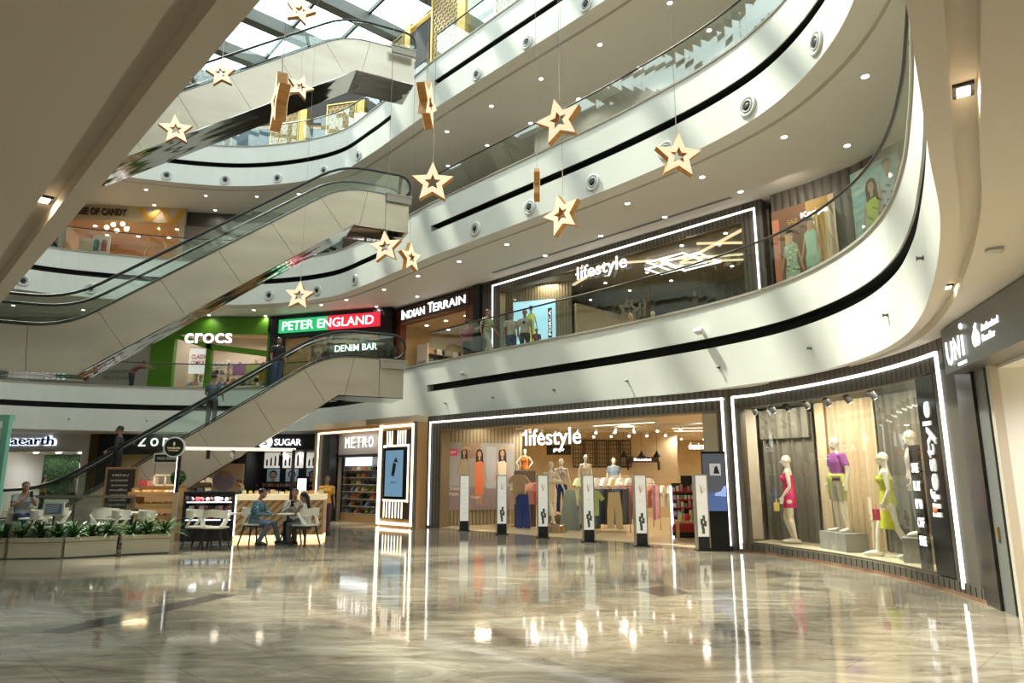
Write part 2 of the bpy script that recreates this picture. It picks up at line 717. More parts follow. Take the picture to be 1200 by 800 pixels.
LOOP = EDGE[:-1]
n_trim = 0
for k, (zb, zt) in enumerate(LEVELS):
    r0, r1 = zb + .95, zb + 1.19
    # ceiling below and walkway above
    mb = MB()
    ga, gb = (.13, .26) if k == 0 else (.5, .62)
    mb.sweep(LOOP, [(0, zb), (ga, zb), (ga, zb + .12), (gb, zb + .12), (gb, zb), (1.2, zb)], False, 0, True)
    vs, fs = ring_plate(zb, offset_path(LOOP, 1.2, True), False, None)
    mb.add(vs, fs)
    struct(mb.build('ceiling', SOFFIT))
    mb = MB()
    vs, fs = ring_plate(zt - .2, offset_path(LOOP, .22, True), True, None)
    mb.add(vs, fs)
    struct(mb.build('floor', mat('walkway_tiles', (.55, .50, .42), .2)))
    # fascia: lower band, black slot, upper band
    mb = MB()
    mb.sweep(sub(EDGE, .08, 81.8), [(0, zb), (0, r0), (.03, r0)], False)
    mb.sweep(sub(EDGE, .08, 81.8), [(.03, r1), (0, r1), (0, zt)], False)
    mb.sweep(sub(EDGE, 81.8, GLEN) + sub(EDGE, 0, .08)[1:], [(0, zb), (0, zt)], False)
    for s_ in (.08, 81.8):
        x, y, a = at_s(EDGE, s_)
        q = at_s(EDGE, s_, .3)
        mb.add([(x, y, r0), (q[0], q[1], r0), (q[0], q[1], r1), (x, y, r1)], [(0, 1, 2, 3)])
    n_trim += 1
    tr = struct(mb.build('trim_%d' % n_trim, WHITE))
    MB().sweep(sub(EDGE, .08, 81.8), [(.03, r0), (.3, r0), (.3, r1), (.03, r1)], False).build('slot', BLACK, tr)
    MB().sweep(LOOP, [(-.03, zt), (.22, zt), (.22, zt + .05), (-.03, zt + .05)], True, 0, True).build('coping', COPING, tr)

NUM = ['first', 'second', 'third', 'fourth', 'fifth', 'sixth', 'seventh', 'eighth', 'ninth', 'tenth', 'eleventh', 'twelfth', 'thirteenth', 'fourteenth',
       'fifteenth', 'sixteenth', 'seventeenth', 'eighteenth', 'nineteenth', 'twentieth', 'twenty-first', 'twenty-second', 'twenty-third', 'twenty-fourth']


def nth(i):
    return 'leftmost' if i == 0 else NUM[i] + ' from the left'


def tier(j, n, word='shelf'):
    if j == 0:
        return 'bottom ' + word
    if j == n - 1:
        return 'top ' + word
    return NUM[j] + ' ' + word + ' up'

# storefront line of the ground floor (left to right), shared by the door facade and the curved show window
SK = [(-2.75, 22.75), (1.0, 19.22), (4.84, 15.6), (5.55, 14.3), (6.0, 12.9), (6.22, 11.5), (6.22, 10.3), (6.08, 9.15)]
SHOP = [SK[0]] + crom([SK[1]] + SK[2:], 8)
SHOP_S = arcs(SHOP)

# walls behind the walkways (closing each upper storey)
for k, (z0, z1) in enumerate(((5.3, 9.45), (11.3, 15.35), (17.2, 23.3))):
    if k == 0:
        path = [(7.35, 18.25), (8.0, 17.5), (8.75, 16.4), (9.25, 15.0), (9.45, 13.3), (9.35, 11.5), (8.9, 9.7), (8.2, 8.0), (6.0, 4.0), (4.0, 1.0), (3, -2)]
        m = DARKSLAT
    else:
        path = offset_path(EDGE, 4.2)[2:20 * 6]
        path = path[::4]
        m = WALLP
    struct(MB().sweep(path, [(0, z0), (0, z1)], False).build('wall_right', m))

# ------------------------------------------------------------------ roof with skylight
E1 = (.75, .6614)
E2 = (-.6614, .75)
RZ = 23.4


def ab(a, b):
    return (a * E1[0] + b * E2[0], a * E1[1] + b * E2[1])


A0, A1, B0, B1 = -2.0, 16.6, -1.0, 38.0
hole = [ab(A0, B0), ab(A0, B1), ab(A1, B1), ab(A1, B0)]
vs, fs = ring_plate(RZ, hole, False, None)
mb = MB().add(vs, fs)
vs2, fs2 = ring_plate(RZ + .6, hole, False, None)
mb.add(vs2, fs2)
struct(mb.build('ceiling', SOFFIT))
BEAM = mat('painted_roof_steel', (.115, .115, .10), .45)
sk = thing('window_1', 'glazed skylight over the atrium with deep grey steel beams', 'skylight', (0, 0, RZ), 0)
struct(sk)
# pane pitch 2.35 along the beams, beams 3.45 apart
bl = [b for b in [19.9 + 3.45 * i for i in range(-7, 6)] if B0 < b < B1]
def orient_box(mb, a0, a1, b0, b1, z0, z1):
    p = [ab(a0, b0), ab(a1, b0), ab(a1, b1), ab(a0, b1)]
    mb.add([(x, y, z0) for x, y in p] + [(x, y, z1) for x, y in p],
           [(0, 3, 2, 1), (4, 5, 6, 7), (0, 1, 5, 4), (1, 2, 6, 5), (2, 3, 7, 6), (3, 0, 4, 7)])
for b in [B0] + bl + [B1]:
    mb = MB()
    orient_box(mb, A0, A1, b - .17, b + .17, RZ - .35, RZ + .3)
    orient_box(mb, A0, A1, b - .26, b + .26, RZ - .40, RZ - .33)
    mb.build('roof_beam', BEAM, sk, world=True)
na = 8
for i in range(na + 1):
    a = A0 + (A1 - A0) * i / na
    mb = MB()
    orient_box(mb, a - .06, a + .06, B0, B1, RZ + .2, RZ + .42)
    mb.build('glazing_bar', mat('dark_glazing_bar', (.05, .052, .05), .4), sk, world=True)
bb_ = [B0] + bl + [B1]
for j in range(len(bb_) - 1):
    mb = MB()
    for i in range(na):
        orient_box(mb, A0 + (A1 - A0) * i / na + .06, A0 + (A1 - A0) * (i + 1) / na - .06, bb_[j] + .17, bb_[j + 1] - .17, RZ + .34, RZ + .36)
    mb.build('glass_pane', SKYGLASS, sk, world=True)
# portal so that the sky is sampled through the opening
ca, cb = (A0 + A1) / 2, (B0 + B1) / 2
x, y = ab(ca, cb)
pl = area_light('skylight_portal', (x, y, RZ + 1.0), A1 - A0, 1, size_y=B1 - B0, portal=True)
pl.rotation_euler = (0, 0, atan2(E1[1], E1[0]))

# ------------------------------------------------------------------ glass balustrades
def balustrade(k, s0, s1, label, step=1.55):
    zt = LEVELS[k][1]
    x, y, a = at_s(EDGE, (s0 + s1) / 2)
    t = thing('glass_balustrade', label, 'balustrade', (x, y, zt + .05), 0)
    n = max(1, int((s1 - s0) / step))
    for i in range(n):
        a0, a1 = s0 + (s1 - s0) * i / n, s0 + (s1 - s0) * (i + 1) / n
        MB().sweep(sub(EDGE, a0 + .008, a1 - .008), [(.07, zt + .05), (.082, zt + .05), (.082, zt + 1.12), (.07, zt + 1.12)]).build('glass_panel', GLASS, t, world=True)
    p = offset_path(sub(EDGE, s0, s1), .076)
    MB().tube([(q[0], q[1], zt + 1.14) for q in p], .028, 8).build('handrail', RAIL, t, world=True, smooth=True)
    return t


balustrade(0, .1, 27.0, 'first-floor glass balustrade curving round in front of the upper fashion store')
balustrade(0, 60.5, 80.6, 'first-floor glass balustrade in front of the green shoe shop')
balustrade(1, .1, 27.0, 'second-floor glass balustrade sweeping from the escalator landing to the upper right')
balustrade(1, 60.5, 80.6, 'second-floor glass balustrade in front of the candy shop')
balustrade(2, .1, 14.0, 'top-floor glass balustrade beside the gold-framed pavilion')
balustrade(2, 64.0, 80.6, 'top-floor glass balustrade at the far end under the skylight')

# ------------------------------------------------------------------ escalators
ED = (.906, .423)
EN = (-.423, .906)
EANG = atan2(ED[1], ED[0])
STEPM = mat('escalator_step', (.12, .12, .12), .35, .8)


def escalator(label, top_end, zt, zlow, run_land=2.6, low_land=2.2, rise_deg=35.0):
    """local x climbs towards the landing, y goes away from the near side, origin at the landing end"""
    W, H = 1.55, 1.33
    t = thing('escalator', label, 'escalator', (top_end[0], top_end[1], 0), EANG)
    tn = math.tan(radians(rise_deg))
    run = (zt - zlow) / tn
    xb1 = -run_land
    xb0 = xb1 - run
    xl = xb0 - low_land
    # upper outline of the side cladding with rounded bends
    def arc_pts(xc, zc, d_in, d_out, L=.9, n=5):
        p0 = (xc - d_in[0] * L, zc - d_in[1] * L)
        p2 = (xc + d_out[0] * L, zc + d_out[1] * L)
        return [((1 - u) ** 2 * p0[0] + 2 * u * (1 - u) * xc + u * u * p2[0], (1 - u) ** 2 * p0[1] + 2 * u * (1 - u) * zc + u * u * p2[1]) for u in [i / n for i in range(n + 1)]]
    c, s = cos(radians(rise_deg)), sin(radians(rise_deg))
    topo = [(xl, zlow)] + arc_pts(xb0, zlow, (1, 0), (c, s)) + arc_pts(xb1, zt, (c, s), (1, 0)) + [(0, zt)]
    # lower outline: sharp bends
    def low_of(p):
        x, z = p
        if x <= xb0 - .9:
            return (x, zlow - H)
        return None
    dx = H * math.tan(radians(rise_deg / 2))
    lb0 = (xb0 + dx, zlow - H)
    lb1 = (xb1 + dx, zt - H)
    # stations: (top, bottom)
    st = [((xl, zlow), (xl, zlow - H)), ((xl + 1.1, zlow), (xl + 1.1, zlow - H)), (topo[1], (topo[1][0] + .1, zlow - H))]
    st += [(p, lb0) for p in topo[3:6]] + [(topo[6], (lb0[0] + .35 * c, lb0[1] + .35 * s))]
    p0, p1 = topo[6], topo[7]
    q0, q1 = (p0[0] + H * s, p0[1] - H * c), (p1[0] + H * s, p1[1] - H * c)
    st[-1] = (p0, q0)
    L = hypot(p1[0] - p0[0], p1[1] - p0[1])
    n = max(2, int(round(L / 1.75)))
    for i in range(1, n + 1):
        u = i / n
        st.append(((p0[0] + (p1[0] - p0[0]) * u, p0[1] + (p1[1] - p0[1]) * u), (q0[0] + (q1[0] - q0[0]) * u, q0[1] + (q1[1] - q0[1]) * u)))
    seams = [0, 1, 2, 6] + list(range(7, 7 + n))
    k0 = len(st)
    st += [(p, lb1) for p in topo[8:12]] + [(topo[12], (lb1[0] + .2, lb1[1]))]
    seams.append(len(st) - 1)
    st += [((-.85, zt), (-.85, zt - H)), ((0, zt), (0, zt - H))]
    seams += [len(st) - 2, len(st) - 1]
    for side, ya, yb in (('near', 0, .05), ('far', W - .05, W)):
        for a, b in zip(seams, seams[1:]):
            ring = [st[i][0] for i in range(a, b + 1)]
            low = [st[i][1] for i in range(b, a - 1, -1)]
            low2 = []
            for q in low:
                if not low2 or hypot(q[0] - low2[-1][0], q[1] - low2[-1][1]) > 1e-4:
                    low2.append(q)
            poly = ring + low2
            cx = sum(p[0] for p in poly) / len(poly)
            cz = sum(p[1] for p in poly) / len(poly)
            poly = [(x - .007 * (1 if x > cx else -1), z) for x, z in poly]
            MB().prism(poly, ya, yb).build('side_cladding', CLAD, t)
    # body between the sides, floor of the truss and polished soffit
    body = [(x, z - .13) for x, z in topo] + [(0, zt - H + .02), (lb1[0], lb1[1] + .02), (lb0[0], lb0[1] + .02), (xl, zlow - H + .02)]
    MB().prism(body, .05, W - .05).build('truss', DSTEEL, t)
    sof = [(0, zt - H), lb1, lb0, (xl, zlow - H)]
    mb = MB()
    mb.prism(sof + [(x, z - .03) for x, z in reversed(sof)], -.01, W + .01)
    mb.build('polished_soffit', MIRROR, t)
    # deck strips along the top of the cladding
    for ya, yb in ((-.01, .30), (W - .30, W + .01)):
        MB().prism(topo + [(x, z - .05) for x, z in reversed(topo)], ya, yb).build('deck_strip', DSTEEL, t)
    # steps
    ns = int(run / .40)
    mb = MB()
    for i in range(ns):
        x = xb0 + run * i / ns
        z = zlow + (zt - zlow) * (i + .5) / ns - .10
        mb.box(x, x + run / ns, .32, W - .32, z - .2, z)
    mb.box(xl, xb0, .32, W - .32, zlow - .2, zlow - .10).box(xb1, 0, .32, W - .32, zt - .2, zt - .10)
    mb.build('steps', STEPM, t)
    # handrails with looped ends and the glass under them
    up = .86
    for yy in (.16, W - .16):
        rail = [(x, z + up) for x, z in topo[:]]
        rail[0] = (xl + .7, zlow + up)
        rail[-1] = (-.35, zt + up)
        loopa = [(rail[0][0] - .42 * sin(q), zlow + up - .42 + .42 * cos(q)) for q in [pi * i / 8 for i in range(8, 0, -1)]]
        loopb = [(rail[-1][0] + .42 * sin(q), zt + up - .42 + .42 * cos(q)) for q in [pi * i / 8 for i in range(1, 9)]]
        full = loopa + rail + loopb
        MB().tube([(x, yy, z) for x, z in full], (.035, .045), 8, hint=(0, 1, 0)).build('handrail', RUBBER, t, smooth=True)
        MB().tube([(x, yy, z + .0) for x, z in [(p[0], p[1] + .06) for p in topo]], .02, 6).build('skirt_rail', RUBBER, t, smooth=True)
        gp = [(x, z - .03) for x, z in full]
        base = [(x, z + .0) for x, z in topo if rail[0][0] - .3 < x < rail[-1][0] + .3]
        poly = gp + list(reversed([(rail[0][0], zlow)] + base + [(rail[-1][0], zt)]))
        # split the glass into sheets along the run
        xs = [p[0] for p in rail]
        n = 5
        cuts = [rail[0][0] + (rail[-1][0] - rail[0][0]) * i / n for i in range(n + 1)]

        def on(path, x):
            for a, b in zip(path, path[1:]):
                if a[0] - 1e-9 <= x <= b[0] + 1e-9:
                    u = (x - a[0]) / max(1e-9, b[0] - a[0])
                    return a[1] + (b[1] - a[1]) * u
            return path[-1][1]
        for i in range(n):
            a, b = cuts[i] + .006, cuts[i + 1] - .006
            ups = [(a, on(rail, a) - .03)] + [(x, z - .03) for x, z in rail if a < x < b] + [(b, on(rail, b) - .03)]
            los = [(a, on(topo, a))] + [p for p in topo if a < p[0] < b] + [(b, on(topo, b))]
            MB().prism(ups + list(reversed(los)), yy - .006, yy + .006).build('glass_panel', GLASS, t)
        for lp in (loopa, loopb):
            MB().prism([(x, z) for x, z in lp], yy - .006, yy + .006).build('glass_panel', GLASS, t)
    # comb plates
    MB().box(-.5, .12, .32, W - .32, zt - .12, zt - .06).build('comb_plate', STEEL, t)
    return t


TOP = (-3.72, 23.25)
escalator('lowest escalator climbing from the cafe seating to the first floor', TOP, 5.55, .38)
escalator('middle escalator climbing from the first to the second floor', TOP, 11.5, 5.8, run_land=2.4, low_land=5.5, rise_deg=37)
escalator('uppermost escalator climbing to the top floor beneath the skylight', (-3.72, 23.5), 17.5, 12.2, low_land=4)

# short taupe nibs where the escalators meet the slabs
for k, (zb, zt) in enumerate(LEVELS):
    t = struct(thing('trim_%d' % (4 + k), None, None, (TOP[0], TOP[1], zt - .30), EANG))
    MB().box(-.85, .06, -.10, -.005, 0, .26).build('landing_nib', mat('nib_taupe', (.36, .32, .27), .5), t)
    MB().box(-.87, .08, -.12, -.005, .26, .31).build('nib_edge', COPING, t)

# ------------------------------------------------------------------ round air diffusers on the fascias
def diffuser(label, group):
    t = thing('air_diffuser', label, 'air diffuser', group=group)
    m = mat('diffuser_white', (.75, .75, .72), .4)
    MB().lathe([(.24, 0), (.25, -.03), (.22, -.05), (.17, -.035), (.165, 0)], 24, axis='y').build('rim', m, t, smooth=True)
    MB().lathe([(.165, .0), (.15, -.05), (.12, -.06), (.11, -.02), (.10, 0)], 24, axis='y').build('nozzle_ring', mat('diffuser_grey', (.5, .5, .48), .4), t, smooth=True)
    MB().lathe([(.10, 0), (.08, -.045), (.03, -.05)], 20, axis='y').build('core', BLACK, t, smooth=True)
    return t


DIFF = [(2, 2.63, 15.62), (2, 5.16, 15.62), (2, 7.7, 15.62), (2, 68.76, 15.66), (2, 71.4, 15.66), (2, 74.0, 15.66), (2, 76.6, 15.66), (2, 79.1, 15.66),
        (1, 2.63, 9.83), (1, 5.24, 9.83), (1, 7.79, 9.83), (1, 10.35, 9.83), (1, 12.9, 9.83), (1, 15.3, 9.83),
        (1, 63.7, 9.85), (1, 66.2, 9.85), (1, 71.2, 9.85), (1, 74.0, 9.85), (1, 76.6, 9.85), (1, 79.3, 9.85)]
protos = {}
dcount = {}
for lv, s, z in DIFF:
    far = s > 50
    lab = '%s round air diffuser on the white %s fascia of the %s' % ('white', 'far' if far else 'right-hand', ('', 'second floor', 'top floor')[lv])
    grp = 'round air diffusers on the %s %s fascia' % ('far' if far else 'right-hand', ('', 'second-floor', 'top-floor')[lv])
    x, y, a = at_s(EDGE, s, -.002)
    dcount[grp] = dcount.get(grp, 0) + 1
    dn = dcount[grp] - 1
    lab = 'round white air diffuser on the %s fascia of the %s, %s' % ('far' if far else 'right-hand', ('', 'second floor', 'top floor')[lv], nth(dn))
    if not protos:
        protos['d'] = o = diffuser(lab, grp)
    else:
        o = copy_tree(protos['d'])
        tag(o, lab, None, grp)
    # local -y must point into the void (to the right of travel)
    o.location = (x, y, z)
    o.rotation_euler = (0, 0, a)
    o['label'] = lab

# small flood lights and sprinkler heads on the first-floor fascia
for s, lab in ((2.27, 'small white flood light on the first-floor fascia near the escalator corner'), (11.2, 'small white flood light on the first-floor fascia above the shop doorway')):
    x, y, a = at_s(EDGE, s)
    t = thing('flood_light', lab, 'light fitting', (x, y, 4.9), a)
    MB().box(-.03, .03, -.08, 0, -.03, .03).build('bracket', STEEL, t)
    mb = MB()
    mb.T = Matrix.Translation((0, -.14, .0)) @ Matrix.Rotation(radians(-25), 4, 'X')
    mb.box(-.11, .11, -.09, .07, -.035, .035)
    mb.build('housing', mat('diffuser_white'), t)
t0 = None
for q_, s in enumerate((1.2, 3.6, 6.2, 8.8, 11.6, 14.2, 17.0, 20.0, 63.0, 66.0, 69.0, 72.0)):
    x, y, a = at_s(EDGE, s)
    if t0 is None:
        t0 = MB().lathe([(.028, 0), (.028, -.02), (.018, -.03), (.018, -.06), (.03, -.065), (.03, -.075)], 10, axis='y').build('sprinkler_head', mat('sprinkler_metal', (.2, .19, .17), .4, .8), smooth=True)
        o = t0
    else:
        o = t0.copy()
        COL.objects.link(o)
    tag(o, 'tiny sprinkler head on the %s first-floor fascia, %s' % (('right-hand', nth(q_)) if q_ < 8 else ('far', nth(q_ - 8))), 'sprinkler', 'sprinkler heads on the first-floor fascia')
    o.location = (x, y, 4.02)
    o.rotation_euler = (0, 0, a)

# ------------------------------------------------------------------ recessed downlights
def downlight(label, group):
    t = thing('downlight', label, 'downlight', group=group)
    MB().lathe([(.075, 0), (.10, -.004), (.10, -.012), (.075, -.014)], 16).build('trim_ring', mat('diffuser_white'), t)
    MB().lathe([(.073, -.012), (.070, -.02)], 16).build('lens', LAMP, t)
    return t


DL = [(2, x, y) for x, y in [(-2.64, 25.57), (-0.78, 23.62), (1.02, 21.81), (2.85, 19.87), (4.67, 17.88), (-2.89, 28.68), (-1.05, 26.74), (0.74, 24.89), (2.47, 23.14), (4.36, 21.14), (6.19, 19.14),
                             (-17.89, 31.3), (-15.29, 32.02), (-18.47, 33.22), (-15.63, 33.92), (-12.78, 32.13), (-10.59, 31.81)]]
DL += [(1, x, y) for x, y in [(7.06, 12.36), (6.41, 14.84), (8.1, 15.27), (5.08, 17.04), (6.42, 17.99), (3.38, 18.84), (2.95, 21.59), (4.71, 19.91), (-0.18, 22.44), (-1.97, 24.34), (1.2, 23.64),
                              (-3.75, 26.22), (-5.48, 28.24), (-4.21, 29.37), (-7.5, 29.97), (-9.3, 32.61), (-6.39, 31.24), (-12.41, 31.9), (-12.3, 33.16), (-15.03, 32.97), (-8.9, 30.9), (-23.33, 31.0), (-20.61, 31.9)]]
p_ = None
dcount = {}
for lv, x, y in sorted(DL, key=lambda d: (d[0], d[1] / max(1, d[2]))):
    far = y > 30.5
    lab = 'small round downlight in the %s ceiling over the %s' % (('', 'second-level', 'third-level')[lv], 'far walkway' if far else 'right-hand walkway')
    grp = 'downlights over the %s %s' % (('', 'first-floor', 'second-floor')[lv], 'far walkway' if far else 'right-hand walkway')
    dcount[grp] = dcount.get(grp, 0) + 1
    lab = 'round downlight in the %s ceiling over the %s, %s' % (('', 'second-level', 'third-level')[lv], 'far walkway' if far else 'right-hand walkway', nth(dcount[grp] - 1))
    if p_ is None:
        p_ = o = downlight(lab, grp)
    else:
        o = copy_tree(p_)
        tag(o, lab, None, grp)
    o.location = (x, y, LEVELS[lv][0])
# recessed square lights in the soffit groove near the camera
for x, y, lab in ((-3.40, 4.85, 'recessed square spotlight in the soffit groove at the left'), (2.30, 3.45, 'recessed square spotlight in the soffit groove at the upper right'), (4.63, 7.35, 'recessed square spotlight in the soffit groove above the phone shop')):
    S = EDGE_S
    best = min(range(len(EDGE)), key=lambda i: (EDGE[i][0] - x) ** 2 + (EDGE[i][1] - y) ** 2)
    X, Y, a = at_s(EDGE, EDGE_S[best], .195)
    t = thing('groove_spotlight', lab, 'spotlight', (X, Y, 3.68), a)
    MB().box(-.07, .07, -.05, .05, -.03, 0).build('housing', BLACK, t)
    MB().box(-.05, .05, -.03, .03, -.035, -.03).build('lens', mat('groove_lamp', (1, 1, 1), .5, 0, 20, (1, .85, .6)), t)
    area_light('groove_light', (X, Y, 3.64), .08, 1.2, (1, .75, .45))
t = thing('smoke_detector', 'white smoke detector on the ceiling at the right', 'smoke detector', (4.21, 5.69, 3.55))
MB().lathe([(.07, 0), (.07, -.02), (.055, -.045), (.02, -.05)], 20).build('dome', mat('diffuser_white'), t, smooth=True)
MB().lathe([(.072, -.016), (.072, -.026)], 20).build('vent_ring', mat('diffuser_grey'), t)

# ------------------------------------------------------------------ hanging stars
def star_outline(R, r, n=5):
    return [((R if i % 2 == 0 else r) * sin(pi * i / n), (R if i % 2 == 0 else r) * cos(pi * i / n)) for i in range(2 * n)]


def star_meshes(R=.45, D=.15, holeR=.17):
    out, inn = star_outline(R, R * .45), star_outline(holeR, holeR * .45)
    n = 10
    body, face = MB(), MB()
    vs = [(x, y, z) for y in (-D / 2, D / 2) for x, z in out + inn]
    fs = []
    for i in range(n):
        j = (i + 1) % n
        fs += [(i, 2 * n + i, 2 * n + j, j), (n + i, n + j, 3 * n + j, 3 * n + i)]
        fs += [(i, j, n + j, n + i), (2 * n + i, 3 * n + i, 3 * n + j, 2 * n + j)]
    body.add(vs, fs)
    for y0, y1 in ((-D / 2 - .006, -D / 2 - .001), (D / 2 + .001, D / 2 + .006)):
        o2, i2 = [(x * .985, z * .985) for x, z in out], [(x * 1.03, z * 1.03) for x, z in inn]
        vs = [(x, y, z) for y in (y0, y1) for x, z in o2 + i2]
        face.add(vs, fs)
    return body, face


STAR_SRC = None


def star(label, x, y, z, yaw=0.0, tilt=0.0, size=1.0, top=RZ - .4, group=None):
    global STAR_SRC
    t = thing('hanging_star', label, 'hanging star', (x, y, z), radians(yaw))
    if STAR_SRC is None:
        b, f = star_meshes()
        STAR_SRC = (b.build('wooden_frame', STARWOOD, t), f.build('lit_face', STARFACE, t))
        parts = STAR_SRC
    else:
        parts = []
        for s in STAR_SRC:
            c = s.copy()
            COL.objects.link(c)
            c.parent = t
            parts.append(c)
    for p in parts:
        p.rotation_euler = (0, radians(tilt), 0)
        p.scale = (size,) * 3
    zt_ = .45 * size
    MB().tube([(0, 0, zt_ * .99 - .03), (0, 0, zt_ + .7)], .008, 5).build('rope', mat('pale_rope', (.7, .62, .5), .7), t)
    MB().tube([(0, 0, zt_ + .7), (0, 0, top - z)], .0045, 5).build('cable', mat('grey_cable', (.3, .3, .28), .5), t)
    return t

for a in [('wooden five-point star with a lit pale face, cut by the top edge of the picture', -6.2, 17.75, 14.94, 12, 14, 1.0),
          ('lit wooden star half hidden by the overhead slab, left of the top escalator', -8.74, 18.56, 13.44, 18, -12, .98),
          ('lit wooden star in front of the lower end of the top escalator', -9.11, 17.04, 10.79, 25, -8, .98),
          ('tall wooden star seen almost edge-on in front of the top escalator', -3.57, 9.59, 7.24, -62, 10, 1.05),
          ('small lit wooden star just right of the tall edge-on star', -6.36, 18.64, 13.04, 28, 12, .9),
          ('wooden star turned fully edge-on beside the top landing corner', -1.38, 10.05, 7.49, 82, 4, .9),
          ('large lit wooden star tilted over the second-floor balustrade', .86, 11.3, 7.86, -26, -10, 1.0),
          ('lit wooden star with a pale outline, rightmost of the hanging stars', 3.08, 11.79, 7.42, 4, 3, 1.0),
          ('lit wooden star facing forward below the second landing corner', -1.66, 13.39, 7.61, 3, 0, 1.02),
          ('small wooden star turned edge-on against the second-floor fascia', .56, 14.42, 8.06, 88, 3, .88),
          ('lit wooden star turned partly aside over the store sign', .99, 12.48, 6.55, -40, -12, .98),
          ('lit wooden star in front of the middle escalator landing', -3.29, 16.99, 7.45, -10, -4, 1.0),
          ('narrow wooden star turned aside, right of the star at the middle landing', -2.73, 17.42, 7.31, 58, -6, .92),
          ('lowest hanging star, above the green and red menswear sign', -6.22, 19.36, 6.78, 0, 4, 1.0)]:
    star(*a)

# ------------------------------------------------------------------ figures (people and mannequins)
def remeshed(mb, name, m, parent, voxel, smooth_it=3):
    o = mb.build(name, m, None)
    md = o.modifiers.new('r', 'REMESH')
    md.mode = 'VOXEL'
    md.voxel_size = voxel
    if smooth_it:
        sm = o.modifiers.new('s', 'SMOOTH')
        sm.factor = .5
        sm.iterations = smooth_it
    dg = bpy.context.evaluated_depsgraph_get()
    me = bpy.data.meshes.new_from_object(o.evaluated_get(dg))
    me.name = name
    o.modifiers.clear()
    old = o.data
    o.data = me
    bpy.data.meshes.remove(old)
    me.polygons.foreach_set('use_smooth', [True] * len(me.polygons))
    me.materials.clear()
    me.materials.append(m)
    if parent is not None:
        o.parent = parent
    return o


def P_stand():
    return dict(pel=(0, 0, .93), wst=(0, 0, 1.10), chs=(0, 0, 1.29), nck=(0, .01, 1.46), hed=(0, -.02, 1.635),
                shl=[(-.175, 0, 1.40), (.175, 0, 1.40)], elb=[(-.235, .03, 1.12), (.235, .03, 1.12)], wri=[(-.245, -.05, .88), (.245, -.05, .88)],
                hnd=[(0, -.25, -1), (0, -.25, -1)],
                hip=[(-.09, 0, .90), (.09, 0, .90)], kne=[(-.10, -.02, .49), (.10, -.02, .49)], ank=[(-.10, .03, .09), (.10, .03, .09)],
                toe=[(-.12, -.14, .03), (.12, -.14, .03)])


def P_walk():
    p = P_stand()
    p.update(kne=[(-.09, -.20, .52), (.09, .04, .48)], ank=[(-.09, -.30, .12), (.09, .34, .16)], toe=[(-.10, -.46, .07), (.10, .20, .035)],
             elb=[(-.235, .12, 1.14), (.235, -.05, 1.13)], wri=[(-.24, .05, .90), (.22, -.24, .95)])
    return p


def P_sit(lean=0.0):
    p = dict(pel=(0, .04, .50), wst=(0, .06 - lean * .3, .68), chs=(0, .04 - lean * .7, .88), nck=(0, .02 - lean, 1.05), hed=(0, -.03 - lean * 1.2, 1.22),
             shl=[(-.175, .04 - lean, 1.0), (.175, .04 - lean, 1.0)], elb=[(-.23, -.02 - lean, .74), (.23, -.02 - lean, .74)],
             wri=[(-.12, -.27 - lean, .72), (.12, -.27 - lean, .72)], hnd=[(.2, -1, .1), (-.2, -1, .1)],
             hip=[(-.09, .0, .50), (.09, .0, .50)], kne=[(-.11, -.42, .52), (.11, -.42, .52)], ank=[(-.11, -.40, .10), (.11, -.40, .10)],
             toe=[(-.12, -.57, .04), (.12, -.57, .04)])
    return p


